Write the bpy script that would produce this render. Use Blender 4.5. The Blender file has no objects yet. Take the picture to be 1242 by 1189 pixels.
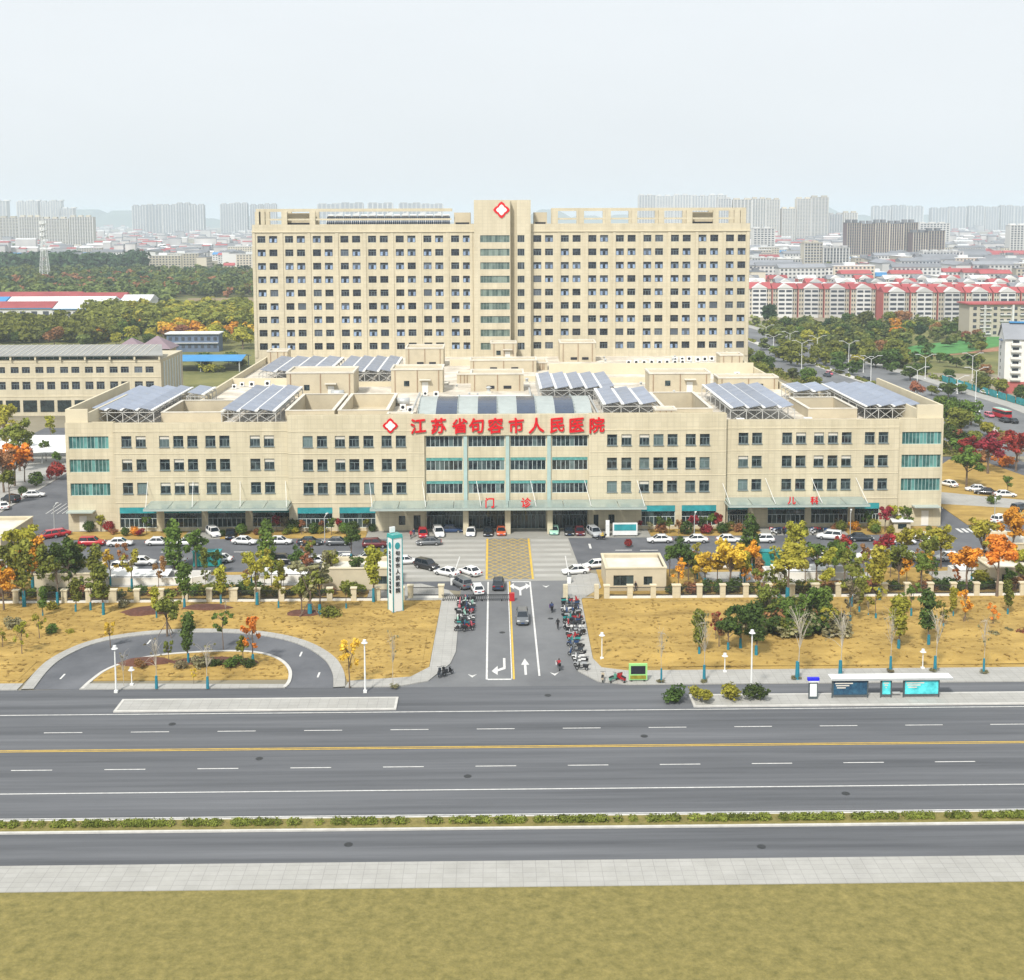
import bpy, math, random
import numpy as np
from mathutils import Matrix, Vector
random.seed(7); rng = np.random.default_rng(7)
S = bpy.context.scene
COL = S.collection
R = math.radians

# ------------------------------------------------------------------ camera
CAM_H, FOC = 59.0, 1500.0                       # metres, pixels of a 1242 px wide picture
PITCH, YAW, ROLL = R(5.86), R(-0.84), R(-0.17)
cam_d = bpy.data.cameras.new('camera'); cam = bpy.data.objects.new('camera', cam_d); COL.objects.link(cam)
cam_d.sensor_fit = 'HORIZONTAL'; cam_d.sensor_width = 36.0; cam_d.lens = 36.0*FOC/1242.0
cam_d.shift_y = -175.5/1242.0; cam_d.clip_start = 1.0; cam_d.clip_end = 30000.0
CROT = Matrix.Rotation(YAW, 3, 'Z') @ Matrix.Rotation(math.pi/2-PITCH, 3, 'X') @ Matrix.Rotation(ROLL, 3, 'Z')
cam.matrix_world = Matrix.Translation((0, 0, CAM_H)) @ CROT.to_4x4()
S.camera = cam

# ------------------------------------------------------------------ sky, sun, exposure
SUN_EL, SUN_AZ = R(48), R(205)                  # azimuth clockwise from +Y: behind the camera, a little to its left
W = bpy.data.worlds.new('World'); S.world = W; W.use_nodes = True
nt = W.node_tree; nt.nodes.clear()
sky = nt.nodes.new('ShaderNodeTexSky'); sky.sky_type = 'NISHITA'; sky.sun_disc = False
sky.sun_elevation = SUN_EL; sky.sun_rotation = SUN_AZ; sky.air_density = 1.0; sky.dust_density = 6.0; sky.ozone_density = 1.5
hsv = nt.nodes.new('ShaderNodeHueSaturation'); hsv.inputs['Saturation'].default_value = 0.45
ovc = nt.nodes.new('ShaderNodeMix'); ovc.data_type = 'RGBA'; ovc.inputs[0].default_value = 0.86
ovc.inputs[7].default_value = (6.9, 7.25, 7.5, 1)     # even thin overcast
bg = nt.nodes.new('ShaderNodeBackground'); bg.inputs['Strength'].default_value = 0.125
wo = nt.nodes.new('ShaderNodeOutputWorld')
nt.links.new(sky.outputs[0], hsv.inputs['Color']); nt.links.new(hsv.outputs[0], ovc.inputs[6])
cn = nt.nodes.new('ShaderNodeTexNoise'); cn.inputs['Scale'].default_value = 2.2; cn.inputs['Detail'].default_value = 5      # faint unevenness of the cloud veil
cr = nt.nodes.new('ShaderNodeMapRange'); cr.inputs['To Min'].default_value = 0.93; cr.inputs['To Max'].default_value = 1.07; nt.links.new(cn.outputs['Fac'], cr.inputs[0])
cv = nt.nodes.new('ShaderNodeVectorMath'); cv.operation = 'SCALE'; nt.links.new(ovc.outputs[2], cv.inputs[0]); nt.links.new(cr.outputs[0], cv.inputs['Scale']); nt.links.new(cv.outputs[0], bg.inputs[0])
ctc = nt.nodes.new('ShaderNodeTexCoord'); cmp_ = nt.nodes.new('ShaderNodeMapping'); cmp_.inputs['Scale'].default_value = (1, 1, 3.5); nt.links.new(ctc.outputs['Generated'], cmp_.inputs[0]); nt.links.new(cmp_.outputs[0], cn.inputs['Vector'])
nt.links.new(bg.outputs[0], wo.inputs[0])
sd = bpy.data.lights.new('sun', 'SUN'); sd.energy = 4.0; sd.angle = R(6); sd.color = (1.0, 0.95, 0.87)
sun = bpy.data.objects.new('sun', sd); COL.objects.link(sun)
sdir = Vector((math.sin(SUN_AZ)*math.cos(SUN_EL), math.cos(SUN_AZ)*math.cos(SUN_EL), math.sin(SUN_EL)))
sun.rotation_euler = (-sdir).to_track_quat('-Z', 'Y').to_euler()
vs = S.view_settings; vs.view_transform = 'Standard'; vs.look = 'None'; vs.gamma = 1.0; vs.exposure = 0.14; vs.use_curve_mapping = False
S.cycles.max_bounces = 6; S.cycles.diffuse_bounces = 3; S.cycles.glossy_bounces = 2; S.cycles.transmission_bounces = 2
S.cycles.volume_bounces = 3; S.cycles.caustics_reflective = False; S.cycles.caustics_refractive = False
S.cycles.use_denoising = True

# ------------------------------------------------------------------ survey helpers: where a sight line meets the ground / a wall
def _ray(px, py): return CROT @ Vector(((px-621.0)/FOC, -(py-419.0)/FOC, -1.0))
def gp(px, py, z=0.0):
    d = _ray(px, py); t = (z-CAM_H)/d.z
    return d.x*t, d.y*t
def pl(px, py, Y):
    d = _ray(px, py); t = Y/d.y
    return d.x*t, CAM_H+d.z*t

# ------------------------------------------------------------------ materials
MATS = {}
def mat(name, col, rough=0.8, var=0.12, scale=0.5, bump=0.0, bscale=None, metal=0.0, spec=0.3, rnd=0.0, joints=None, detail=4.0, nrough=0.65, stretch=None, col2=None, hue=0.0, trans=0.0):
    """noise-varied principled material; joints=(w,h,size,dark) lays panel joints over walls; rnd varies it from object to object"""
    m = bpy.data.materials.new(name); m.use_nodes = True; n = m.node_tree.nodes; l = m.node_tree.links
    b = n['Principled BSDF']; b.inputs['Roughness'].default_value = rough; b.inputs['Metallic'].default_value = metal
    b.inputs['Specular IOR Level'].default_value = spec
    tc = n.new('ShaderNodeTexCoord'); src = tc.outputs['Object']
    nz = n.new('ShaderNodeTexNoise'); nz.inputs['Scale'].default_value = scale; nz.inputs['Detail'].default_value = detail
    nz.inputs['Roughness'].default_value = nrough
    if stretch:
        mp = n.new('ShaderNodeMapping'); mp.inputs['Scale'].default_value = stretch; l.new(src, mp.inputs['Vector']); l.new(mp.outputs[0], nz.inputs['Vector'])
    else: l.new(src, nz.inputs['Vector'])
    mx = n.new('ShaderNodeMix'); mx.data_type = 'RGBA'
    c2 = col2 or col
    a_ = [max(0, c*(1-var)) for c in col]; b_ = [min(1, c*(1+var)) for c in c2]
    mx.inputs[6].default_value = (*a_, 1); mx.inputs[7].default_value = (*b_, 1)
    mr = n.new('ShaderNodeMapRange'); mr.inputs['From Min'].default_value = 0.3; mr.inputs['From Max'].default_value = 0.7
    l.new(nz.outputs['Fac'], mr.inputs[0]); l.new(mr.outputs[0], mx.inputs[0])
    out = mx.outputs[2]
    if joints:
        jw, jh, js, jd = joints[:4]
        sp = n.new('ShaderNodeSeparateXYZ'); l.new(src, sp.inputs[0])
        ad = n.new('ShaderNodeMath'); ad.operation = 'ADD'; l.new(sp.outputs[0], ad.inputs[0]); l.new(sp.outputs[1], ad.inputs[1])
        cb = n.new('ShaderNodeCombineXYZ'); l.new(sp.outputs[0] if len(joints) > 4 else ad.outputs[0], cb.inputs[0]); l.new(sp.outputs[1 if len(joints) > 4 else 2], cb.inputs[1])
        br = n.new('ShaderNodeTexBrick'); br.offset = 0.0; br.inputs['Scale'].default_value = 1.0
        br.inputs['Brick Width'].default_value = jw; br.inputs['Row Height'].default_value = jh; br.inputs['Mortar Size'].default_value = js
        br.inputs['Color1'].default_value = (1, 1, 1, 1); br.inputs['Color2'].default_value = (0.93, 0.93, 0.92, 1); br.inputs['Mortar'].default_value = (jd, jd, jd, 1)
        l.new(cb.outputs[0], br.inputs['Vector'])
        ml = n.new('ShaderNodeMix'); ml.data_type = 'RGBA'; ml.blend_type = 'MULTIPLY'; ml.inputs[0].default_value = 1.0
        l.new(out, ml.inputs[6]); l.new(br.outputs[0], ml.inputs[7]); out = ml.outputs[2]
    if rnd or hue:
        oi = n.new('ShaderNodeObjectInfo'); hs = n.new('ShaderNodeHueSaturation')
        r1 = n.new('ShaderNodeMapRange'); r1.inputs['To Min'].default_value = 1-rnd; r1.inputs['To Max'].default_value = 1+rnd
        l.new(oi.outputs['Random'], r1.inputs[0]); l.new(r1.outputs[0], hs.inputs['Value'])
        if hue:
            mu = n.new('ShaderNodeMath'); mu.operation = 'MULTIPLY'; mu.inputs[1].default_value = 7.31; l.new(oi.outputs['Random'], mu.inputs[0])
            fr = n.new('ShaderNodeMath'); fr.operation = 'FRACT'; l.new(mu.outputs[0], fr.inputs[0])
            r2 = n.new('ShaderNodeMapRange'); r2.inputs['To Min'].default_value = 0.5-hue; r2.inputs['To Max'].default_value = 0.5+hue
            l.new(fr.outputs[0], r2.inputs[0]); l.new(r2.outputs[0], hs.inputs['Hue'])
        l.new(out, hs.inputs['Color']); out = hs.outputs[0]
    l.new(out, b.inputs['Base Color'])
    if bump:
        nb = n.new('ShaderNodeTexNoise'); nb.inputs['Scale'].default_value = bscale or scale*6; nb.inputs['Detail'].default_value = 5
        l.new(src, nb.inputs['Vector']); bp = n.new('ShaderNodeBump'); bp.inputs['Strength'].default_value = bump; bp.inputs['Distance'].default_value = 0.1
        l.new(nb.outputs['Fac'], bp.inputs['Height']); l.new(bp.outputs[0], b.inputs['Normal'])
    if trans:
        tr = n.new('ShaderNodeBsdfTranslucent'); ms = n.new('ShaderNodeMixShader'); ms.inputs[0].default_value = trans
        l.new(out, tr.inputs[0]); l.new(b.outputs[0], ms.inputs[1]); l.new(tr.outputs[0], ms.inputs[2])
        l.new(ms.outputs[0], n['Material Output'].inputs[0])
    MATS[name] = m
    return m
def glass(name, dark, pale, share, rough=0.08):
    """window glass: mostly dark rooms, a share of the panes with drawn curtains or blinds"""
    m = bpy.data.materials.new(name); m.use_nodes = True; n = m.node_tree.nodes; l = m.node_tree.links
    b = n['Principled BSDF']; b.inputs['Roughness'].default_value = rough; b.inputs['Specular IOR Level'].default_value = 0.6
    oi = n.new('ShaderNodeObjectInfo'); gt = n.new('ShaderNodeMapRange')
    gt.inputs['From Min'].default_value = 1-share; gt.inputs['From Max'].default_value = 1.0
    l.new(oi.outputs['Random'], gt.inputs[0])
    tc = n.new('ShaderNodeTexCoord'); nz = n.new('ShaderNodeTexNoise'); nz.inputs['Scale'].default_value = 0.9
    ad = n.new('ShaderNodeVectorMath'); ad.operation = 'ADD'; l.new(tc.outputs['Object'], ad.inputs[0]); l.new(oi.outputs['Location'], ad.inputs[1])
    l.new(ad.outputs[0], nz.inputs['Vector'])
    sb = n.new('ShaderNodeMapRange'); sb.inputs['From Min'].default_value = 0.42; sb.inputs['From Max'].default_value = 0.75; sb.inputs['To Max'].default_value = 0.45
    l.new(nz.outputs['Fac'], sb.inputs[0])
    sm = n.new('ShaderNodeMath'); sm.operation = 'ADD'; sm.use_clamp = True; l.new(gt.outputs[0], sm.inputs[0]); l.new(sb.outputs[0], sm.inputs[1])
    mx = n.new('ShaderNodeMix'); mx.data_type = 'RGBA'; mx.inputs[6].default_value = (*dark, 1); mx.inputs[7].default_value = (*pale, 1)
    l.new(sm.outputs[0], mx.inputs[0]); l.new(mx.outputs[2], b.inputs['Base Color'])
    MATS[name] = m
    return m
M = MATS
mat('stone', (0.535, 0.475, 0.335), 0.85, 0.06, 1.0, joints=(1.2, 0.9, 0.05, 0.86), col2=(0.60, 0.54, 0.395), detail=6, stretch=(.55, .55, .06))
mat('stone_trim', (0.60, 0.54, 0.395), 0.85, 0.06, 0.3)
mat('tower_stone', (0.52, 0.465, 0.34), 0.85, 0.06, 1.0, joints=(1.34, 0.96, 0.06, 0.88), col2=(0.58, 0.525, 0.395), detail=6, stretch=(.4, .4, .04))
mat('roof_deck', (0.50, 0.45, 0.37), 0.95, 0.22, 0.22, col2=(0.60, 0.56, 0.49), bump=0.2)
mat('roof_pale', (0.60, 0.57, 0.50), 0.9, 0.15, 0.3)
mat('plaster', (0.50, 0.44, 0.32), 0.9, 0.10, 0.3)
mat('frame_grey', (0.20, 0.25, 0.26), 0.5, 0.05)
mat('frame_dark', (0.07, 0.09, 0.10), 0.5, 0.05)
mat('frame_pale', (0.55, 0.62, 0.62), 0.5, 0.05)
glass('glass_dark', (0.008, 0.016, 0.022), (0.14, 0.20, 0.20), 0.25)
glass('glass_tower', (0.007, 0.010, 0.018), (0.10, 0.12, 0.15), 0.2)
glass('glass_teal', (0.02, 0.085, 0.085), (0.13, 0.33, 0.31), 0.45)
glass('glass_core', (0.06, 0.10, 0.09), (0.22, 0.28, 0.24), 0.6)
glass('glass_shop', (0.010, 0.018, 0.020), (0.06, 0.09, 0.09), 0.3)
mat('sash', (0.17, 0.23, 0.33), 0.15, 0.2, 2.0, spec=0.6, rnd=0.4)  # pale blue carries the reflection on the tilted side panes
mat('teal_fascia', (0.03, 0.27, 0.30), 0.5, 0.25, 0.6)
mat('teal_spandrel', (0.10, 0.30, 0.28), 0.3, 0.35, 1.6)
mat('teal_column', (0.36, 0.48, 0.46), 0.4, 0.08)
mat('metal_pale', (0.36, 0.40, 0.39), 0.45, 0.10, 0.5)
mat('canopy_glass', (0.27, 0.33, 0.305), 0.22, 0.10, 0.4, spec=0.6)
mat('canopy_edge', (0.38, 0.44, 0.41), 0.4, 0.06)
mat('white_paint', (0.72, 0.73, 0.72), 0.55, 0.05, 0.8)
mat('white_wall', (0.70, 0.69, 0.65), 0.8, 0.07, 0.3)
mat('steel', (0.50, 0.52, 0.52), 0.45, 0.1, metal=0.3)
mat('red_sign', (0.60, 0.004, 0.012), 0.4, 0.05)
mat('solar', (0.235, 0.27, 0.345), 0.4, 0.12, 0.25, spec=0.7, rnd=0.12)  # base lightened to blue-grey for the sky reflected in the panels
mat('solar_dark', (0.035, 0.055, 0.10), 0.2, 0.15, 0.5, spec=0.6)
mat('truss', (0.46, 0.46, 0.44), 0.6, 0.1)
mat('rust', (0.30, 0.20, 0.13), 0.8, 0.2)
mat('asphalt', (0.098, 0.104, 0.118), 0.92, 0.20, 0.10, bump=0.15, bscale=6, col2=(0.125, 0.130, 0.142), detail=8)
mat('asphalt_street', (0.085, 0.09, 0.10), 0.92, 0.22, 0.5, bump=0.15, bscale=6, col2=(0.125, 0.13, 0.14), detail=9, stretch=(.03, .9, 1))
mat('asphalt_patch', (0.065, 0.068, 0.075), 0.92, 0.2, 0.8)
mat('asphalt_old', (0.135, 0.14, 0.15), 0.92, 0.18, 0.08, bump=0.1, bscale=6, col2=(0.16, 0.165, 0.17), detail=8)
mat('pale_paving', (0.37, 0.365, 0.345), 0.9, 0.12, 0.25, joints=(1.2, 0.8, 0.035, 0.78, 'xy'), detail=9, nrough=0.75)
mat('plaza_concrete', (0.30, 0.295, 0.27), 0.9, 0.12, 0.12, detail=8)
mat('box_paving', (0.20, 0.19, 0.165), 0.9, 0.15, 0.3)
mat('kerb_stone', (0.52, 0.51, 0.48), 0.9, 0.12, 0.8)
mat('line_white', (0.50, 0.50, 0.49), 0.7, 0.2, 1.6, detail=9, col2=(0.66, 0.66, 0.64), nrough=0.8)
mat('hatch_yellow', (0.36, 0.27, 0.10), 0.8, 0.25, 0.8, detail=8)
mat('plaza_band', (0.37, 0.365, 0.34), 0.9, 0.12, 0.2, detail=8)
mat('line_yellow', (0.60, 0.40, 0.06), 0.7, 0.20, 1.2, detail=8)
mat('lawn', (0.285, 0.185, 0.048), 1.0, 0.18, 0.16, bump=0.5, bscale=2.2, col2=(0.40, 0.272, 0.08), detail=10, nrough=0.68, stretch=(1, 2.2, 1))
mat('lawn_green', (0.13, 0.125, 0.035), 1.0, 0.3, 0.9, bump=0.8, bscale=2.2, col2=(0.23, 0.19, 0.065), detail=10, nrough=0.85)
mat('park_grass', (0.09, 0.115, 0.03), 1.0, 0.35, 0.05, col2=(0.18, 0.17, 0.06), detail=10, nrough=0.75)
mat('straw', (0.38, 0.255, 0.075), 1.0, 0.2, 0.6, col2=(0.43, 0.30, 0.10), trans=0.5)
mat('soil', (0.11, 0.05, 0.035), 1.0, 0.3, 0.8, bump=0.6)
mat('earth', (0.16, 0.15, 0.10), 1.0, 0.4, 0.012, col2=(0.26, 0.23, 0.17), detail=9)
mat('field_green', (0.07, 0.22, 0.06), 1.0, 0.3, 0.2)
mat('field_red', (0.30, 0.15, 0.09), 1.0, 0.3, 0.15)
mat('bark', (0.16, 0.12, 0.09), 0.95, 0.25, 3.0)
mat('bark_pale', (0.42, 0.38, 0.31), 0.95, 0.2, 3.0)
mat('wrap', (0.02, 0.19, 0.26), 0.8, 0.2, 3.0)
LV = dict(rough=0.75, scale=0.9, spec=0.15, trans=0.3)
mat('leaf_olive', (0.115, 0.142, 0.024), var=0.5, col2=(0.203, 0.223, 0.041), rnd=0.18, hue=0.012, **LV)
mat('leaf_dark', (0.041, 0.078, 0.019), var=0.5, col2=(0.088, 0.135, 0.030), rnd=0.2, hue=0.012, **LV)
mat('leaf_green', (0.074, 0.142, 0.024), var=0.5, col2=(0.149, 0.216, 0.041), rnd=0.18, hue=0.015, **LV)
mat('leaf_lime', (0.284, 0.284, 0.030), var=0.4, col2=(0.405, 0.378, 0.054), rnd=0.15, hue=0.012, **LV)
mat('leaf_yellow', (0.594, 0.365, 0.034), var=0.35, col2=(0.810, 0.540, 0.068), rnd=0.12, hue=0.012, **LV)
mat('leaf_orange', (0.567, 0.216, 0.024), var=0.35, col2=(0.810, 0.324, 0.041), rnd=0.15, hue=0.015, **LV)
mat('leaf_red', (0.203, 0.024, 0.030), var=0.5, col2=(0.351, 0.041, 0.047), rnd=0.15, hue=0.01, **LV)
mat('leaf_rust', (0.230, 0.115, 0.054), var=0.4, col2=(0.365, 0.176, 0.081), rnd=0.2, hue=0.02, **LV)
mat('leaf_grey', (0.176, 0.162, 0.081), var=0.4, col2=(0.297, 0.270, 0.149), rnd=0.2, hue=0.02, **LV)
mat('leaf_far', (0.062, 0.105, 0.032), var=0.5, scale=0.15, col2=(0.17, 0.19, 0.055), rnd=0.25, hue=0.02, rough=0.8, spec=0.1, trans=0.2)
mat('leaf_pine', (0.024, 0.057, 0.030), var=0.5, scale=0.15, col2=(0.054, 0.095, 0.041), rnd=0.2, rough=0.8, spec=0.1, trans=0.2)
mat('iron', (0.03, 0.032, 0.034), 0.5, 0.1)
mat('tyre', (0.012, 0.012, 0.013), 0.9, 0.1)
mat('rim', (0.40, 0.41, 0.42), 0.35, 0.1, metal=0.6)
mat('car_glass', (0.012, 0.018, 0.026), 0.05, 0.1, spec=0.7)
mat('lamp_clear', (0.65, 0.66, 0.66), 0.2, 0.05)
mat('lamp_red', (0.35, 0.01, 0.01), 0.3, 0.05)
for nm, c in dict(white=(0.76, 0.77, 0.77), silver=(0.42, 0.44, 0.46), black=(0.012, 0.013, 0.016), red=(0.42, 0.014, 0.022), dark=(0.03, 0.04, 0.055),
                  blue=(0.02, 0.06, 0.17), maroon=(0.12, 0.015, 0.02), grey=(0.12, 0.13, 0.14), green=(0.10, 0.30, 0.22), orange=(0.55, 0.10, 0.03),
                  teal=(0.02, 0.30, 0.29), pink=(0.55, 0.12, 0.17), yellow=(0.62, 0.47, 0.03), purple=(0.13, 0.07, 0.22), beige=(0.5, 0.43, 0.32), mint=(0.35, 0.62, 0.5), brown=(0.15, 0.07, 0.04)).items():
    p = mat('paint_'+nm, c, 0.28, 0.04, 0.6, spec=0.5); p.node_tree.nodes['Principled BSDF'].inputs['Coat Weight'].default_value = 0.4
for nm, c in dict(skin=(0.45, 0.27, 0.19), hair=(0.012, 0.01, 0.009), jacket_black=(0.014, 0.014, 0.017), jacket_blue=(0.03, 0.05, 0.12), jacket_yellow=(0.60, 0.42, 0.02), jacket_red=(0.35, 0.03, 0.04), jeans=(0.03, 0.04, 0.075)).items():
    mat(nm, c, 0.85, 0.15, 3.0)
mat('city_white', (0.56, 0.56, 0.55), 0.9, 0.06, 0.02, rnd=0.18)
mat('city_cream', (0.50, 0.46, 0.38), 0.9, 0.06, 0.02, rnd=0.2)
mat('city_grey', (0.36, 0.36, 0.36), 0.9, 0.06, 0.02, rnd=0.2)
mat('city_haze_tint', (0.36, 0.375, 0.40), 0.9, 0.3, 0.015, col2=(0.52, 0.50, 0.49), detail=2)  # distant house walls, greyed and blued with a haze tint in the colour
mat('city_brown', (0.17, 0.125, 0.125), 0.9, 0.06, 0.02, rnd=0.1)
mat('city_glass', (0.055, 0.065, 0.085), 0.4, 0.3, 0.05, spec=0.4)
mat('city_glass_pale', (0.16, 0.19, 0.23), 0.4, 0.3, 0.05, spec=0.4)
mat('roof_red', (0.33, 0.075, 0.08), 0.9, 0.15, 0.1, rnd=0.15)
mat('roof_grey', (0.20, 0.21, 0.23), 0.9, 0.15, 0.1, rnd=0.3)
mat('roof_white', (0.60, 0.61, 0.61), 0.9, 0.1, 0.1, rnd=0.15)
mat('roof_blue', (0.05, 0.22, 0.45), 0.7, 0.12, 0.1, rnd=0.1)
mat('roof_mauve', (0.24, 0.185, 0.21), 0.9, 0.1, 0.3)
mat('roof_sage', (0.27, 0.275, 0.265), 0.9, 0.12, 0.2)
mat('brick_orange', (0.42, 0.13, 0.07), 0.9, 0.1, 0.1)
mat('coral_wall', (0.42, 0.12, 0.11), 0.9, 0.1, 0.1)
mat('slate_blue', (0.12, 0.16, 0.24), 0.8, 0.15, 0.2)
mat('brown_field', (0.20, 0.155, 0.095), 1.0, 0.3, 0.03, col2=(0.26, 0.20, 0.12), detail=9)
mat('hill', (0.10, 0.13, 0.10), 1.0, 0.2, 0.004)
mat('ad_navy', (0.012, 0.03, 0.09), 0.3, 0.4, 1.2, col2=(0.03, 0.10, 0.16))
mat('ad_cyan', (0.03, 0.40, 0.50), 0.3, 0.4, 0.6, col2=(0.10, 0.60, 0.62))
mat('sign_green', (0.30, 0.62, 0.22), 0.5, 0.06)
mat('screen_dark', (0.02, 0.022, 0.03), 0.25, 0.2)
mat('cap_blue', (0.02, 0.02, 0.62), 0.4, 0.05)
mat('ink', (0.012, 0.012, 0.014), 0.6, 0.05)
mat('pylon_white', (0.74, 0.76, 0.76), 0.35, 0.03)

# ------------------------------------------------------------------ mesh and object helpers
class MB:
    def __init__(s): s.v = []; s.f = []; s.m = []; s.mi = 0
    def add(s, vs, fs):
        o = len(s.v); s.v += [tuple(p) for p in vs]; s.f += [tuple(i+o for i in f) for f in fs]; s.m += [s.mi]*len(fs)
        return s
    def quad(s, a, b, c, d): return s.add([a, b, c, d], [(0, 1, 2, 3)])
    def box(s, x0, x1, y0, y1, z0, z1):
        return s.add([(x0, y0, z0), (x1, y0, z0), (x1, y1, z0), (x0, y1, z0), (x0, y0, z1), (x1, y0, z1), (x1, y1, z1), (x0, y1, z1)],
                     [(0, 3, 2, 1), (4, 5, 6, 7), (0, 1, 5, 4), (1, 2, 6, 5), (2, 3, 7, 6), (3, 0, 4, 7)])
    def frus(s, x0, x1, y0, y1, z0, X0, X1, Y0, Y1, z1):
        return s.add([(x0, y0, z0), (x1, y0, z0), (x1, y1, z0), (x0, y1, z0), (X0, Y0, z1), (X1, Y0, z1), (X1, Y1, z1), (X0, Y1, z1)],
                     [(0, 3, 2, 1), (4, 5, 6, 7), (0, 1, 5, 4), (1, 2, 6, 5), (2, 3, 7, 6), (3, 0, 4, 7)])
    def cyl(s, a, b, r0, r1=None, n=8):
        r1 = r0 if r1 is None else r1
        a = Vector(a); b = Vector(b); d = (b-a).normalized() if (b-a).length > 1e-6 else Vector((0, 0, 1))
        u = d.orthogonal().normalized(); w = d.cross(u)
        vs = [a+(u*math.cos(t)+w*math.sin(t))*r0 for t in [2*math.pi*i/n for i in range(n)]] + [b+(u*math.cos(t)+w*math.sin(t))*r1 for t in [2*math.pi*i/n for i in range(n)]]
        return s.add(vs, [(i, (i+1) % n, n+(i+1) % n, n+i) for i in range(n)] + [tuple(range(n-1, -1, -1)), tuple(range(n, 2*n))])
    def bar(s, a, b, w, h=None):
        """square bar between two points"""
        h = h or w; a = Vector(a); b = Vector(b); d = (b-a).normalized()
        up = Vector((0, 0, 1)) if abs(d.z) < 0.95 else Vector((1, 0, 0))
        u = d.cross(up).normalized()*(w/2); k = u.cross(d).normalized()*(h/2)
        vs = [a-u-k, a+u-k, a+u+k, a-u+k, b-u-k, b+u-k, b+u+k, b-u+k]
        return s.add(vs, [(0, 1, 2, 3), (7, 6, 5, 4), (0, 4, 5, 1), (1, 5, 6, 2), (2, 6, 7, 3), (3, 7, 4, 0)])
    def prism(s, pts, z0, z1):
        n = len(pts)
        if sum(pts[i][0]*pts[(i+1) % n][1]-pts[(i+1) % n][0]*pts[i][1] for i in range(n)) < 0: pts = pts[::-1]
        return s.add([(x, y, z0) for x, y in pts]+[(x, y, z1) for x, y in pts],
                     [tuple(range(n-1, -1, -1)), tuple(range(n, 2*n))]+[(i, (i+1) % n, n+(i+1) % n, n+i) for i in range(n)])
    def sheet(s, pts, z):
        n = len(pts)
        if sum(pts[i][0]*pts[(i+1) % n][1]-pts[(i+1) % n][0]*pts[i][1] for i in range(n)) < 0: pts = pts[::-1]
        return s.add([(x, y, z) for x, y in pts], [tuple(range(n))])
    def gable(s, x0, x1, y0, y1, z0, h, ax='x'):
        if ax == 'x':
            ym = (y0+y1)/2
            return s.add([(x0, y0, z0), (x1, y0, z0), (x1, y1, z0), (x0, y1, z0), (x0, ym, z0+h), (x1, ym, z0+h)], [(0, 1, 5, 4), (2, 3, 4, 5), (0, 4, 3), (1, 2, 5), (0, 3, 2, 1)])
        xm = (x0+x1)/2
        return s.add([(x0, y0, z0), (x1, y0, z0), (x1, y1, z0), (x0, y1, z0), (xm, y0, z0+h), (xm, y1, z0+h)], [(1, 2, 5, 4), (3, 0, 4, 5), (0, 1, 4), (2, 3, 5), (0, 3, 2, 1)])
    def mesh(s, name):
        me = bpy.data.meshes.new(name); me.from_pydata(s.v, [], s.f)
        if s.mi: me.polygons.foreach_set('material_index', s.m)
        me.update()
        return me
    def build(s, name, m, parent=None, smooth=False):
        return link(name, s.mesh(name), m, parent, smooth)
def link(name, me, m, parent=None, smooth=False, loc=None):
    """mesh in world coordinates (or in the parent's own when the parent was made with local=True)"""
    o = bpy.data.objects.new(name, me); COL.objects.link(o)
    if not isinstance(m, (list, tuple)): m = [m]
    while len(me.materials) < len(m): me.materials.append(MATS[m[len(me.materials)]] if isinstance(m[len(me.materials)], str) else m[len(me.materials)])
    if smooth: me.polygons.foreach_set('use_smooth', [True]*len(me.polygons))
    if parent is not None:
        o.parent = parent
        if not parent.get('_l'): o.location = -WORLD.get(parent.name, Vector())
    if loc is not None: o.location = o.location + Vector(loc)
    WORLD[o.name] = Vector((0, 0, 0)) if loc is None else Vector(loc)
    return o
WORLD = {}
def thing(name, loc, label, cat, group=None, local=False, rz=0.0):
    o = bpy.data.objects.new(name, None); COL.objects.link(o); o.location = loc; o.rotation_euler = (0, 0, rz); o.empty_display_size = 0.2
    WORLD[o.name] = Vector(loc); LOCAL.add(o.name) if local else None
    if local: o['_l'] = 1
    return tag(o, label, cat, group)
LOCAL = set()
def tag(o, label=None, cat=None, group=None, kind=None):
    if label: o['label'] = label
    if cat: o['category'] = cat
    if group: o['group'] = group
    if kind: o['kind'] = kind
    return o
def struct(name, mb, m): return tag(mb.build(name, m), kind='structure')
def child(name, me, parent, m=None, loc=(0, 0, 0), rot=None, scale=None):
    """shared mesh placed at a local position under a parent; m overrides the material on the object only"""
    o = bpy.data.objects.new(name, me); COL.objects.link(o); o.parent = parent; o.location = loc
    if rot is not None: o.rotation_euler = rot
    if scale is not None: o.scale = scale
    if m is not None:
        for i, x in enumerate(m if isinstance(m, (list, tuple)) else [m]):
            if x: o.material_slots[i].link = 'OBJECT'; o.material_slots[i].material = MATS[x]
    return o
def shared(name, mb, ms, smooth=False):
    me = mb.mesh(name)
    for x in (ms if isinstance(ms, (list, tuple)) else [ms]): me.materials.append(MATS[x])
    if smooth: me.polygons.foreach_set('use_smooth', [True]*len(me.polygons))
    return me
NTH = 'first second third fourth fifth sixth seventh eighth ninth tenth eleventh twelfth thirteenth fourteenth fifteenth sixteenth seventeenth eighteenth nineteenth twentieth'.split()
def nth(i):
    if i < 20: return NTH[i]
    t = (i+1)//10; u = (i+1) % 10
    return ['twentieth', 'thirtieth', 'fortieth', 'fiftieth'][t-2] if u == 0 else ['twenty', 'thirty', 'forty', 'fifty'][t-2]+'-'+NTH[u-1]
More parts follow.
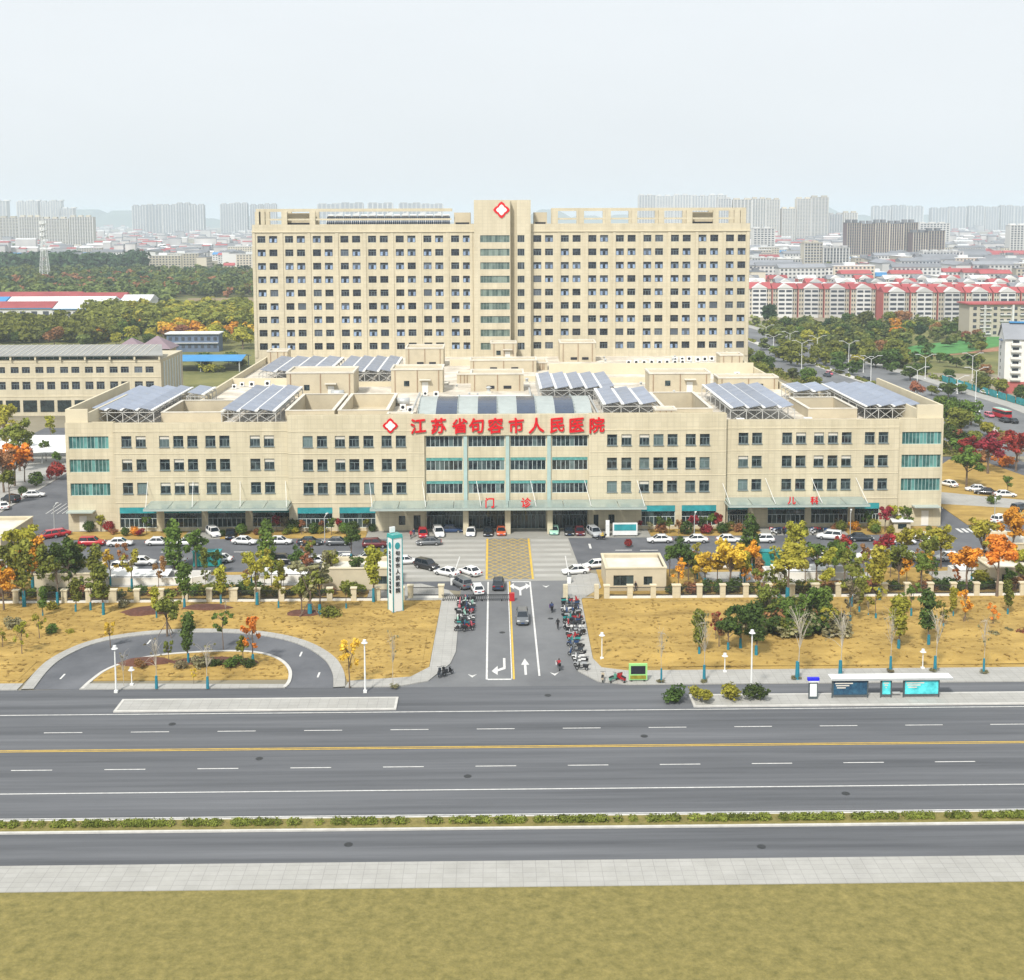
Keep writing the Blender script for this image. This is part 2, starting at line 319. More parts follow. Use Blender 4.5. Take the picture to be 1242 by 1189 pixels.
def cells(a0, a1, b0, b1, holes):
    """rectangles left over when holes (a0,a1,b0,b1) are cut from a rectangle"""
    A = sorted({a0, a1, *[min(max(v, a0), a1) for h in holes for v in h[:2]]}); out = []
    for i in range(len(A)-1):
        am = (A[i]+A[i+1])/2
        col = sorted([(h[2], h[3]) for h in holes if h[0] < am < h[1]]); b = b0
        for lo, hi in col:
            if lo > b: out.append((A[i], A[i+1], b, lo))
            b = max(b, hi)
        if b < b1: out.append((A[i], A[i+1], b, b1))
    return out
def wall_front(mb, x0, x1, z0, z1, y, holes, depth=0.35):
    """wall face looking at -Y with real openings and their reveals"""
    hs = [h for h in holes if h[0] >= x0-1e-4 and h[1] <= x1+1e-4]
    for a0, a1, b0, b1 in cells(x0, x1, z0, z1, hs): mb.quad((a0, y, b0), (a1, y, b0), (a1, y, b1), (a0, y, b1))
    for a0, a1, b0, b1 in hs:
        mb.quad((a0, y, b0), (a0, y, b1), (a0, y+depth, b1), (a0, y+depth, b0)); mb.quad((a1, y, b1), (a1, y, b0), (a1, y+depth, b0), (a1, y+depth, b1))
        mb.quad((a0, y, b0), (a0, y+depth, b0), (a1, y+depth, b0), (a1, y, b0)); mb.quad((a0, y, b1), (a1, y, b1), (a1, y+depth, b1), (a0, y+depth, b1))
def window_mesh(w, h, nv, transom=None, t=0.07, d=0.08, key=None):
    """frame with nv mullions and an optional transom, lower-left corner at the origin, front at y=0"""
    b = MB(); b.box(0, w, 0, d, 0, t); b.box(0, w, 0, d, h-t, h); b.box(0, t, 0, d, t, h-t); b.box(w-t, w, 0, d, t, h-t)
    zt = h-t
    if transom: b.box(t, w-t, 0.003, d, h*transom-t/2, h*transom+t/2); zt = h*transom-t/2
    for i in range(nv):
        x = w*(i+1)/(nv+1); b.box(x-t/2, x+t/2, 0.006, d, t, zt)
    return b
def stuff_part(o): o['kind'] = 'stuff'; return o
def pane_mesh(w, h, t=0.05): return MB().box(t, w-t, 0.045, 0.06, t, h-t)

# ================================================================== SETTING: ground, street, drive, lawns
def resample(pts, n):
    P = [Vector((x, y, 0)) for x, y in pts]; L = [0.0]
    for i in range(1, len(P)): L.append(L[-1]+(P[i]-P[i-1]).length)
    out = []
    for k in range(n):
        t = L[-1]*k/(n-1); i = 1
        while i < len(L)-1 and L[i] < t: i += 1
        f = (t-L[i-1])/max(1e-6, L[i]-L[i-1]); q = P[i-1].lerp(P[i], f); out.append((q.x, q.y))
    return out
def smooth_line(pts, it=2):
    for _ in range(it):
        q = [pts[0]]
        for a, b in zip(pts[:-1], pts[1:]): q += [(a[0]*.75+b[0]*.25, a[1]*.75+b[1]*.25), (a[0]*.25+b[0]*.75, a[1]*.25+b[1]*.75)]
        pts = q+[pts[-1]]
    return pts
def offset_line(pts, d):
    out = []
    for i, p in enumerate(pts):
        a = Vector(pts[max(0, i-1)]); b = Vector(pts[min(len(pts)-1, i+1)]); t = (b-a).normalized()
        out.append((p[0]+t.y*d, p[1]-t.x*d))
    return out
def ribbon(mb, A, B, z0, z1):
    n = len(A)
    for i in range(n-1):
        mb.quad((*A[i], z1), (*A[i+1], z1), (*B[i+1], z1), (*B[i], z1))
        mb.quad((*A[i], z0), (*A[i+1], z0), (*A[i+1], z1), (*A[i], z1)); mb.quad((*B[i], z1), (*B[i+1], z1), (*B[i+1], z0), (*B[i], z0))
    return mb
def rect(x0, x1, y0, y1): return [(x0, y0), (x1, y0), (x1, y1), (x0, y1)]

struct('ground', MB().sheet(rect(-9000, 9000, -500, 12000), -0.02), 'earth')
struct('main_street', MB().sheet(rect(-420, 420, 108.5, 151.6), 0.0), 'asphalt_street')
struct('hospital_yard', MB().sheet(rect(-128, 128, 203.4, 350), 0.0), 'asphalt')
struct('verge', MB().prism(rect(-420, 420, 40, 104), -0.02, 0.10), 'lawn_green')
struct('pavement_near', MB().prism(rect(-420, 420, 104.05, 108.5), -0.02, 0.14), 'pale_paving')
drive = [(-5.5, 203.4), (-5.4, 164), (-6.0, 159.5), (-8.6, 153.4), (-12.5, 151.5), (17, 151.5), (13.1, 152.7), (10.8, 156.4), (10.2, 164), (10.5, 185), (10.9, 194), (14.5, 203.4)]
struct('driveway', MB().sheet(drive, 0.004), 'asphalt_old')
struct('asphalt_apron', MB().sheet([(-19, 196.5), (-5.6, 192), (-5.6, 203.3), (-19, 203.3)], 0.005), 'asphalt')
# pavements beside the street and the drive
struct('pavement_right', MB().prism([(10.5, 187), (10.2, 164), (10.8, 156.4), (13.1, 152.7), (17, 151.55), (420, 151.55), (420, 156.7), (17.2, 156.4), (14.0, 157.6), (13.1, 161), (13.4, 187)], -0.02, 0.13), 'pale_paving')
struct('pavement_gate', MB().prism([(10.5, 187.05), (13.4, 187.05), (17.0, 193.0), (17.0, 200.5), (14.6, 202.4), (11.0, 194)], -0.02, 0.125), 'pale_paving')
struct('pavement_left', MB().prism([(-5.4, 187), (-5.4, 164), (-6.0, 159.5), (-8.6, 153.4), (-12.5, 151.55), (-19, 151.55), (-18.7, 153.6), (-11, 154.8), (-8.7, 158.3), (-8.3, 187)], -0.02, 0.13), 'pale_paving')
struct('pavement_corner', MB().prism([(-5.5, 187.05), (-8.3, 187.05), (-20, 187.6), (-20, 194.5), (-12, 195.8), (-7.4, 192.2)], -0.02, 0.125), 'pale_paving')
struct('pavement_island', MB().prism([(-52.5, 151.55), (-26.6, 151.55), (-26.2, 152.6), (-52.3, 153.4)], -0.02, 0.13), 'pale_paving')
struct('pavement_far', MB().prism([(-420, 151.55), (-60.3, 151.55), (-60.3, 153.6), (-420, 155.4)], -0.02, 0.13), 'pale_paving')
# lawns in front of the fence, gently mounded
def lawn(name, poly, mname, amp, seed, z=0.09, step=1.1):
    xs = [p[0] for p in poly]; ys = [p[1] for p in poly]; rs = np.random.default_rng(seed); ph = rs.uniform(0, 6.28, 8)
    def inside(x, y):
        c = False; n = len(poly)
        for i in range(n):
            (xa, ya), (xb, yb) = poly[i], poly[(i+1) % n]
            if (ya > y) != (yb > y) and x < (xb-xa)*(y-ya)/(yb-ya)+xa: c = not c
        return c
    def edge(x, y):
        d = 1e9; n = len(poly)
        for i in range(n):
            a = Vector(poly[i]); b = Vector(poly[(i+1) % n]); p = Vector((x, y)); t = max(0, min(1, (p-a).dot(b-a)/max(1e-9, (b-a).length_squared))); d = min(d, (p-a-(b-a)*t).length)
        return d
    mb = MB().prism(poly, -0.02, z)                                 # flat bed
    nx = int((max(xs)-min(xs))/step); ny = int((max(ys)-min(ys))/step); idx = {}; V = []; Fc = []
    for i in range(nx+1):
        for j in range(ny+1):
            x = min(xs)+i*step; y = min(ys)+j*step
            if x < -95 or x > 100 or not inside(x, y): continue
            e = min(1, edge(x, y)/5.0)
            h = amp*e*e*(3-2*e)*(0.55+0.22*math.sin(x*.11+ph[0])*math.sin(y*.19+ph[1])+0.15*math.sin(x*.31+ph[2])+0.12*math.sin(y*.5+x*.2+ph[3]))
            idx[i, j] = len(V); V.append((x, y, z+0.004+max(0, h)))
    for (i, j), k in idx.items():
        if (i+1, j) in idx and (i, j+1) in idx and (i+1, j+1) in idx: Fc.append((k, idx[i+1, j], idx[i+1, j+1], idx[i, j+1]))
    mb.add(V, Fc)
    o = struct(name, mb, mname)
    return [(V[k][0], V[k][1], V[k][2]) for k in range(len(V))]
LR = lawn('lawn_right', [(13.45, 187), (13.15, 161), (14.05, 157.65), (17.25, 156.45), (420, 156.75), (420, 187)], 'lawn', 1.1, 3)
outer = [(-59.8, 151.6), (-60.4, 158), (-60.1, 163.5), (-57.2, 170.2), (-50, 174), (-40.7, 174.6), (-33.3, 173.3), (-26.8, 169.6), (-21.9, 163.2), (-19.7, 157), (-19.0, 151.6)]
outer = resample(smooth_line(outer), 60)
LL1 = lawn('lawn_left', [(-8.35, 187), (-8.75, 158.35), (-11, 154.85), (-19.0, 153.6)]+offset_line(outer, -0.03)[::-1][6:-6]+[(-60.4, 153.65), (-420, 155.45), (-420, 187)], 'lawn', 0.55, 5)
inner_band = offset_line(outer, 1.5)
isl = resample(smooth_line([(-52.4, 151.6), (-52.3, 154), (-51.4, 159.3), (-47.2, 163.8), (-38.6, 165.4), (-32.9, 165.1), (-29.1, 162.5), (-26.7, 158.1), (-26.1, 153.5), (-26.5, 151.6)]), 60)
struct('loop_footpath', ribbon(MB(), outer, inner_band, -0.02, 0.14), 'pale_paving')
struct('loop_road', ribbon(MB(), offset_line(inner_band, 0.02), isl, -0.02, 0.012), 'asphalt')
struct('loop_kerb', ribbon(MB(), isl, offset_line(isl, 0.45), -0.02, 0.15), 'kerb_stone')
LL2 = lawn('lawn_island', offset_line(isl, 0.47)[4:-4], 'lawn', 0.35, 8)
# planted strip behind the fence, its paths and the plaza
struct('planted_strip_left', MB().prism(rect(-110, -20.05, 187.05, 203.35), -0.02, 0.07), 'lawn')
struct('planted_strip_right', MB().prism([(13.45, 187.05), (112, 187.05), (112, 203.35), (17.05, 203.35), (17.05, 193)], -0.02, 0.07), 'lawn')
struct('white_terrace_left', MB().prism([(-70, 196), (-58, 195), (-45, 196.4), (-34, 195.2), (-22, 196.3), (-22, 200.5), (-34, 201.6), (-50, 201.2), (-70, 201.5)], 0.0, 0.16), 'pale_paving')
struct('white_terrace_right', MB().prism([(34, 195.6), (46, 195), (56, 196), (62, 195.2), (62, 200.4), (50, 201.4), (34, 201)], 0.0, 0.16), 'pale_paving')
struct('white_terrace_end', MB().prism([(72, 194.6), (80, 194.4), (86, 196), (86, 199.8), (80, 201.6), (72, 200.4)], 0.0, 0.16), 'pale_paving')
struct('plaza', MB().sheet([(-17.6, 203.6), (-14.8, 197.3), (15.0, 197.3), (14.4, 203.4), (13.6, 224.3), (-18.7, 224.3)], 0.008), 'plaza_concrete')
for k in range(8):
    y = 199.6+k*3.2; struct('plaza_band', MB().sheet(rect(-16.2 if y < 205 else -17.4, -1.7, y, y+1.5), .0115), 'plaza_band'); struct('plaza_band', MB().sheet(rect(6.6, 13.9 if y < 210 else 13.5, y, y+1.5), .0115), 'plaza_band')
struct('no_stopping_box', MB().sheet(rect(-1.5, 6.35, 198.2, 224.2), 0.012), 'box_paving')
struct('front_terrace', MB().prism(rect(-24, 29, 224.35, 230.9), -0.02, 0.15), 'plaza_concrete')
struct('front_footway_left', MB().prism(rect(-80, -24.05, 225.3, 230.9), -0.02, 0.13), 'lawn')
struct('front_footway_right', MB().prism(rect(29.05, 84.5, 225.3, 230.9), -0.02, 0.13), 'lawn')
struct('entry_footway_right', MB().prism(rect(50, 66, 225.25, 230.85), -0.02, 0.16), 'plaza_concrete')
struct('entry_footway_left', MB().prism(rect(-58, -51, 225.25, 230.85), -0.02, 0.16), 'plaza_concrete')
# street islands with the shelter and small trees
for nm, a, b in (('street_island_right', 24, 420), ('street_island_middle', -46, -12), ('street_island_left', -420, -66)):
    struct(nm, MB().prism(rect(a, b, 144.2, 148.0), -0.02, 0.16), 'kerb_stone')
    struct(nm.replace('island', 'island_bed'), MB().prism(rect(a+.3, b-.3, 144.5, 147.7), 0.0, 0.165), 'pale_paving')
struct('street_island_near', MB().prism(rect(-420, 420, 114.6, 117.2), -0.02, 0.16), 'kerb_stone')
struct('near_island_bed', MB().prism(rect(-419.7, 419.7, 114.9, 116.9), 0.0, 0.17), 'lawn_green')
# side road on the right and the far one it joins
sideR = [(119, 300), (121, 380), (112, 470), (104, 600), (92, 760)]; sideR2 = [(157, 300), (160, 380), (153, 470), (143, 600), (128, 760)]
struct('side_road', ribbon(MB(), sideR, sideR2, -0.02, 0.006), 'asphalt_old')
struct('side_road_median', ribbon(MB(), [(x+17, y) for x, y in sideR], [(x+20.5, y) for x, y in sideR], 0.0, 0.2), 'kerb_stone')
struct('side_footway', ribbon(MB(), [(x+.1, y) for x, y in sideR2], [(x+5.5, y) for x, y in sideR2], -0.02, 0.13), 'pale_paving')
struct('side_hedge_bed', ribbon(MB(), [(x-9, y) for x, y in sideR], [(x-.1, y) for x, y in sideR], -0.02, 0.1), 'lawn_green')
struct('side_lawn', MB().prism([(91, 232), (128, 236), (118, 296), (111, 296), (92, 268)], 0.0, 0.1), 'lawn')
struct('side_path', MB().prism([(90, 250), (93, 262), (127, 243), (127, 238.5)], 0.0, 0.13), 'pale_paving')
struct('vegetable_field_green', MB().sheet([(178, 520), (205, 535), (270, 600), (262, 620), (200, 570), (172, 545)], 0.02), 'field_green')
struct('vegetable_field_red', MB().sheet([(160, 505), (250, 555), (262, 590), (205, 532), (172, 518)], 0.03), 'field_red')
struct('park_ground', MB().sheet([(150, 470), (330, 420), (420, 640), (120, 690)], 0.0), 'park_grass')
struct('wood_ground', MB().sheet([(-700, 470), (-98, 420), (-80, 900), (-500, 1800), (-1100, 1800)], 0.0), 'park_grass')
struct('brown_field', MB().sheet([gp(222, 377), gp(320, 380), gp(320, 361), gp(228, 362)], 0.03), 'brown_field')
struct('left_yard', MB().prism([(-150, 250), (-100, 245), (-100, 330), (-150, 340)], -0.02, 0.1), 'pale_paving')
# painted markings, each a piece of its own
def line(name, x0, x1, y0, y1, m='line_white', z=0.016): return struct(name, MB().sheet(rect(x0, x1, y0, y1), z), m)
line('lane_line', -1.25, -1.0, 153.9, 196.8); line('lane_line', 5.58, 5.83, 155, 196.9); line('stop_line', -1.0, 2.05, 153.7, 154.1)
line('stop_line', 2.7, 5.55, 196.6, 197.0); line('centre_line', 2.25, 2.5, 153.9, 197.0, 'line_yellow'); line('lane_line', 2.05, 2.18, 154.1, 196.8)
line('box_edge_line', -1.55, -1.2, 198.2, 224.2, 'line_yellow'); line('box_edge_line', 6.05, 6.4, 198.2, 224.2, 'line_yellow')
hb = MB()
def clipseg(x0, y0, x1, y1, X0=-1.15, X1=6.0, Y0=198.3, Y1=224.1):
    t0, t1 = 0.0, 1.0
    for p, q in ((-(x1-x0), x0-X0), (x1-x0, X1-x0), (-(y1-y0), y0-Y0), (y1-y0, Y1-y0)):
        if p == 0: continue
        r = q/p
        if p < 0: t0 = max(t0, r)
        else: t1 = min(t1, r)
    return None if t0 >= t1 else (x0+(x1-x0)*t0, y0+(y1-y0)*t0, x0+(x1-x0)*t1, y0+(y1-y0)*t1)
for k in range(-6, 18):
    for sg in (1, -1):
        y = 198.2+k*2.2; seg = clipseg(-1.2, y if sg > 0 else y+9.6, 6.1, y+9.6 if sg > 0 else y)
        if seg:
            a = Vector(seg[:2]); b = Vector(seg[2:]); n_ = (b-a).normalized(); n_ = Vector((-n_.y, n_.x))*0.17; zz = 0.016 if sg > 0 else 0.020
            hb.quad((*(a-n_), zz), (*(b-n_), zz), (*(b+n_), zz), (*(a+n_), zz))
struct('box_hatching_lines', hb, 'hatch_yellow')
def arrow(name, x, y, kind, sy=1):
    b = MB(); z = 0.018
    T = lambda pts: [(x+u, y+v*sy) for u, v in pts]
    if kind == 'straight': b.sheet(T([(-.16, 0), (.16, 0), (.16, 3.6), (.55, 3.6), (0, 6), (-.55, 3.6), (-.16, 3.6)]), z)
    if kind == 'left': b.sheet(T([(.7, 6), (.38, 6), (.38, 2.6), (-.35, 1.9), (-.35, 3.1), (-1.15, 1.2), (-.35, -.2), (-.35, 1.1), (.7, 2)]), z)
    if kind == 'both': b.sheet(T([(-.16, 0), (.16, 0), (.16, 2.6), (.95, 4.2), (.95, 3.2), (1.7, 5), (.95, 6.6), (.95, 5.4), (0, 4.2), (-.95, 5.4), (-.95, 6.6), (-1.7, 5), (-.95, 3.2), (-.95, 4.2), (-.16, 2.6)]), z)
    if kind == 'small': b.sheet(T([(-.6, 1.2), (0, 0), (.6, 1.2), (0, .7)]), z)
    return struct(name, b, 'line_white')
arrow('straight_arrow', 3.95, 155.4, 'straight'); arrow('left_turn_arrow', 0.65, 155.6, 'left'); arrow('turn_arrow', 4.0, 189.4, 'both')
arrow('small_arrow', -3.0, 154.6, 'small'); arrow('small_arrow', 7.7, 155.0, 'small'); arrow('small_arrow', 8.2, 193.5, 'small')
for x, y, w, h in ((17.2, 218.5, .4, 3.2), (23, 215.6, 3.0, .35), (27.5, 215.4, 3.2, .35), (-22, 215.8, 3.0, .35), (-27, 216, 3, .35), (-20.4, 210.4, .4, 3), (19.4, 208.6, 2.6, .3), (-34, 216, 3, .3), (35, 215.2, 3, .3), (43, 215, 3, .3), (-45, 216.2, 3, .3), (54, 214.8, 3, .3), (-58, 216.4, 3, .3)):
    line('lane_dash', x-w/2, x+w/2, y-h/2, y+h/2)
for x, y in ((-56.2, 156.2), (-48.6, 169.2), (-36, 169.4), (-26.5, 163.8), (-23.0, 156.0)):
    line('loop_dash', x-.12, x+.12, y-.9, y+.9)
for k in range(9): line('crossing_bar', 87.6+k*1.05, 88.2+k*1.05, 226.4, 229.4)
for k in range(8): struct('parking_bay_line', MB().quad((88.6+k*1.2, 245.5, .02), (88.75+k*1.2, 245.5, .02), (92.75+k*.6, 255, .02), (92.6+k*.6, 255, .02)), 'line_white')
for k in range(7): line('parking_bay_line', -84-k*1.1, -83.85-k*1.1, 246, 255)
for y in (128.6, 138.4):
    for k in range(-13, 13): line('street_dash', k*10-2.2, k*10+2.2, y-.08, y+.08)
for x, y in ((-26, 131), (-3, 126.2), (17, 136), (36, 121.4), (-38, 140.6), (6.5, 148.4), (-14, 112), (25, 110.8), (1.0, 172), (8.2, 178)):
    struct('manhole_cover', MB().sheet([(x+.42*math.cos(t), y+.42*math.sin(t)) for t in [6.283*i/16 for i in range(16)]], .021), 'iron')
line('street_centre_line', -420, 420, 133.2, 133.36, 'line_yellow'); line('street_centre_line', -420, 420, 133.56, 133.72, 'line_yellow')
line('street_edge_line', -420, 420, 123.0, 123.18); line('street_edge_line', -420, 420, 143.5, 143.68); line('street_edge_line', -420, 420, 117.6, 117.75)
hl = MB()
for i in range(40):
    x0 = -5200+i*280; hgt = 40+70*abs(math.sin(i*.53))+35*math.sin(i*1.7)
    hl.frus(x0-260, x0+260, 8700, 9600, -1, x0-60, x0+60, 9000, 9200, max(25, hgt))
struct('hills', hl, 'hill')

# ================================================================== HOSPITAL: front block
YF = 230.6
def fx(px): return pl(px, 560, YF)[0]
hosp = thing('outpatient_building', (2.2, YF, 0), 'long beige four-storey outpatient building with red sign and rooftop solar frames', 'building')
rows = [(16.3, 18.4), (11.85, 13.95), (7.35, 9.45)]
WW, WH = 1.9, 2.1
wingL = [147, 164.4, 192.8, 210, 227, 249, 266, 303, 320]
ctrL = [368, 385.3, 407, 424, 441.4, 463.4, 480.6]; ctrR = [736, 753.3, 775, 792, 809, 831, 848]
wingR = [896, 912.5, 949, 965.8, 987.6, 1004.6, 1021.2, 1049.2, 1065.8]
XL0, XL1, XR0, XR1 = fx(78), fx(137), fx(1091), fx(1145.5)      # end blocks
XC0, XC1 = fx(350), fx(880)
RX0, RX1 = fx(515), fx(714)                                     # glazed recess
def hole_row(pxs): return [(fx(p), fx(p)+WW, a, b) for p in pxs for a, b in rows]
shopL = [(142, 187), (196, 242), (249.5, 295.5), (304, 349)]; shopC = [(360, 402.6), (411, 455)]; shopD = [(778, 819), (827, 869)]; shopR = [(884, 909), (933, 978.5), (986, 1031), (1039, 1069)]
SZ0, SZ1 = 0.75, 4.7
def shop_holes(l, z0=SZ0): return [(fx(a), fx(b), z0, SZ1) for a, b in l]
smallC = [(fx(483), fx(491), 1.2, 3.0), (fx(501), fx(509.5), 0.2, 3.1), (fx(720), fx(726), 0.2, 3.0), (fx(738), fx(745.5), 1.2, 3.0)]
entry = [(516.8, 561), (568, 612), (619, 662), (669.6, 712.7)]
strips = [(16.05, 18.15), (11.55, 14.0), (7.1, 9.55)]
def block(name, x0, x1, y, yb, H, holes, m='stone', par=0.4):
    b = MB(); wall_front(b, x0, x1, 0, H, y, holes)
    b.quad((x0, yb, 0), (x0, y, 0), (x0, y, H), (x0, yb, H)); b.quad((x1, y, 0), (x1, yb, 0), (x1, yb, H), (x1, y, H))
    b.quad((x1, yb, 0), (x0, yb, 0), (x0, yb, H), (x1, yb, H))
    b.quad((x0, y, H), (x1, y, H), (x1, y+par, H), (x0, y+par, H)); b.quad((x1, y+par, 19.2), (x0, y+par, 19.2), (x0, y+par, H), (x1, y+par, H))
    return b.build(name, m, hosp)
YW, YC, YE = YF+0.5, YF-0.5, YF+1.0
block('wing_wall', XL1, XC0, YW, YW+1.2, 20.8, hole_row(wingL)+shop_holes(shopL))
block('wing_wall', XC1, XR0, YW, YW+1.2, 20.8, hole_row(wingR)+shop_holes(shopR))
block('central_wall', XC0, RX0, YC, YC+1.6, 22.3, hole_row(ctrL)+shop_holes(shopC)+smallC[:2])
block('central_wall', RX1, XC1, YC, YC+1.6, 22.3, hole_row(ctrR)+shop_holes(shopD)+smallC[2:])
endz = [(15.9, 18.3), (11.4, 13.9), (6.9, 9.3)]
block('end_wall', XL0, XL1, YE, YE+1.4, 20.9, [(fx(82), fx(130.5), a, b) for a, b in endz])
block('end_wall', XR0, XR1, YE, YE+1.4, 20.9, [(fx(1095.5), fx(1143.4), a, b) for a, b in endz])
# taller corner pieces and the side parapets running back
for x0, x1 in ((XL0, XL0+4.2), (XR1-5.0, XR1)):
    b = MB(); b.box(x0+.02, x1, YE+.45, YE+1.0, 20.9, 23.4); s_ = x0 if x0 < 0 else x1
    b.box(min(s_, s_+(.5 if x0 < 0 else -.5)), max(s_, s_+(.5 if x0 < 0 else -.5)), YE+1.0, 272, 19.2, 23.4)
    b.box((x1-.35 if x0 < 0 else x0), (x1 if x0 < 0 else x0+.35), YE+1.0, 258, 19.2, 22.6)
    b.build('corner_parapet', 'stone_trim', hosp)
# glazed recess: spandrel bands between the strips, then the curtain strips
b = MB(); wall_front(b, RX0, RX1, 0, 22.3, YC+.55, [(fx(a), fx(c), z0, z1) for a, c in entry for z0, z1 in strips]+[(fx(a), fx(c), 0.2, 4.6) for a, c in entry], 0.3)
b.quad((RX0, YC+.55, 22.3), (RX1, YC+.55, 22.3), (RX1, YC+.95, 22.3), (RX0, YC+.95, 22.3)); b.quad((RX1, YC+.95, 19.2), (RX0, YC+.95, 19.2), (RX0, YC+.95, 22.3), (RX1, YC+.95, 22.3))
b.build('recess_wall', 'stone', hosp)
b = MB(); b.box(RX0, RX1, YC-.02, YC+.54, 18.35, 22.32); b.build('sign_band', 'stone', hosp)
for p in (564.5, 615.5, 665.8):
    MB().box(fx(p)-.34, fx(p)+.34, YC+.2, YC+.55, 5.6, 18.34).build('teal_pier', 'teal_column', hosp)
# string courses
for x0, x1, y in ((XL1, XC0, YW), (XC1, XR0, YW), (XC0, RX0, YC), (RX1, XC1, YC)):
    for z in (5.55, 10.45, 14.95, 19.2): MB().box(x0+.05, x1-.05, y-.07, y-.003, z, z+.14).build('string_course', 'stone_trim', hosp)
# single windows: frame with a sill, the pane its sub-part
wmA = window_mesh(WW, WH, 1, 0.66); wmA.box(-.08, WW+.08, -.42, 0, -.1, 0); meA = shared('window', wmA, 'frame_grey')
wmB = window_mesh(WW, WH, 2, 0.66); wmB.box(-.08, WW+.08, -.42, 0, -.1, 0); meB = shared('window', wmB, 'frame_grey')
pnA = shared('pane', pane_mesh(WW, WH), 'glass_dark'); blind = shared('blind', MB().box(.08, WW-.08, .02, .04, WH*.69, WH-.08), 'roof_pale')
def put_window(me, pn, x, y, z, parent, pm=None):
    w = child('window', me, parent, loc=Vector((x, y, z))-WORLD[parent.name]); child('pane', pn, w, pm)
    return w
k = 0
for pxs, y in ((wingL, YW), (ctrL, YC), (ctrR, YC), (wingR, YW)):
    for p in pxs:
        for a, c in rows:
            w = put_window(meA if (k*7) % 3 else meB, pnA, fx(p), y+.22, a, hosp); k += 1
            if random.random() < .16: child('blind', blind, w)
def strip_window(x0, x1, z0, z1, y, parent, n, pm, fr='frame_grey', transom=None, name='window_strip'):
    w = x1-x0; h = z1-z0; f = shared(name, window_mesh(w, h, n, transom, 0.075, 0.1), fr)
    o = child(name, f, parent, loc=Vector((x0, y, z0))-WORLD[parent.name])
    for i in range(n+1):
        a = w*i/(n+1); c = w*(i+1)/(n+1)
        child('pane', shared('pane', MB().box(a+.05, c-.05, .05, .065, .05, h-.05), pm), o)
    return o
for a, c in entry:
    for i, (z0, z1) in enumerate(strips):
        strip_window(fx(a), fx(c), z0, z1-(.55 if i else 0), YC+.72, hosp, 7, 'glass_dark', 'frame_pale')
        if i: MB().box(fx(a), fx(c), YC+.6, YC+.72, z1-.55, z1-.003).build('spandrel', 'teal_spandrel', hosp)
    strip_window(fx(a), fx(c), 0.2, 4.6, YC+.75, hosp, 9, 'glass_shop', 'frame_grey', 0.6, 'storefront')
for a, c in ((82, 130.5), (1095.5, 1143.4)):
    for z0, z1 in endz: strip_window(fx(a), fx(c), z0, z1, YE+.2, hosp, 10, 'glass_teal', 'teal_column')
for lst, y in ((shopL, YW), (shopC, YC), (shopD, YC), (shopR, YW)):
    for a, c in lst:
        strip_window(fx(a), fx(c), SZ0, 3.55, y+.2, hosp, 7, 'glass_shop', 'frame_pale', 0.62, 'storefront')
        MB().box(fx(a)+.02, fx(c)-.02, y+.03, y+.3, 3.56, SZ1-.01).build('shop_fascia', 'teal_fascia', hosp)
for a, c, z0, z1 in smallC: strip_window(a, c, z0, z1, YC+.2, hosp, 1, 'glass_shop', 'frame_dark', None, 'door' if z0 < 1 else 'window')
# service doors on the end blocks with small hoods
for x, sg in ((fx(96), 1), (fx(1126), 1)):
    d = MB().box(x-.7, x+.7, YE-.08, YE-.01, 0.1, 3.0).build('door', 'white_wall', hosp); MB().box(x-2.6, x+2.4, YE-1.8, YE-.02, 3.9, 4.15).build('door_hood', 'canopy_edge', hosp)
# roof decks with real light wells
wells = [(-65.0, -54.0, 242.0, 257.5), (-40.9, -32.2, 243.5, 266.0), (-30.5, -21.5, 243.5, 266.0), (34.2, 43.0, 243.5, 266.0), (62.8, 71.6, 242.5, 257.5)]
b = MB()
for a0, a1, b0, b1 in cells(XL0+.5, XR1-.5, YW+.9, 273, wells): b.quad((a0, b0, 19.3), (a1, b0, 19.3), (a1, b1, 19.3), (a0, b1, 19.3))
b.quad((-63, 273, 19.3), (66.5, 273, 19.3), (66.5, 355, 19.3), (-63, 355, 19.3))
b.build('roof', 'roof_deck', hosp)
b = MB(); b.quad((XL0+.01, 273, 0), (-63, 273, 0), (-63, 273, 19.29), (XL0+.01, 273, 19.29)); b.quad((66.5, 273, 0), (XR1-.01, 273, 0), (XR1-.01, 273, 19.29), (66.5, 273, 19.29))
b.quad((XL0+.02, 273, 0), (XL0+.02, YE+1.5, 0), (XL0+.02, YE+1.5, 19.2), (XL0+.02, 273, 19.2)); b.quad((XR1-.02, YE+1.5, 0), (XR1-.02, 273, 0), (XR1-.02, 273, 19.2), (XR1-.02, YE+1.5, 19.2))
b.quad((-63, 355, 0), (-63, 273, 0), (-63, 273, 19.29), (-63, 355, 19.29)); b.quad((66.5, 273, 0), (66.5, 355, 0), (66.5, 355, 19.29), (66.5, 273, 19.29))
b.build('rear_wall', 'stone', hosp)
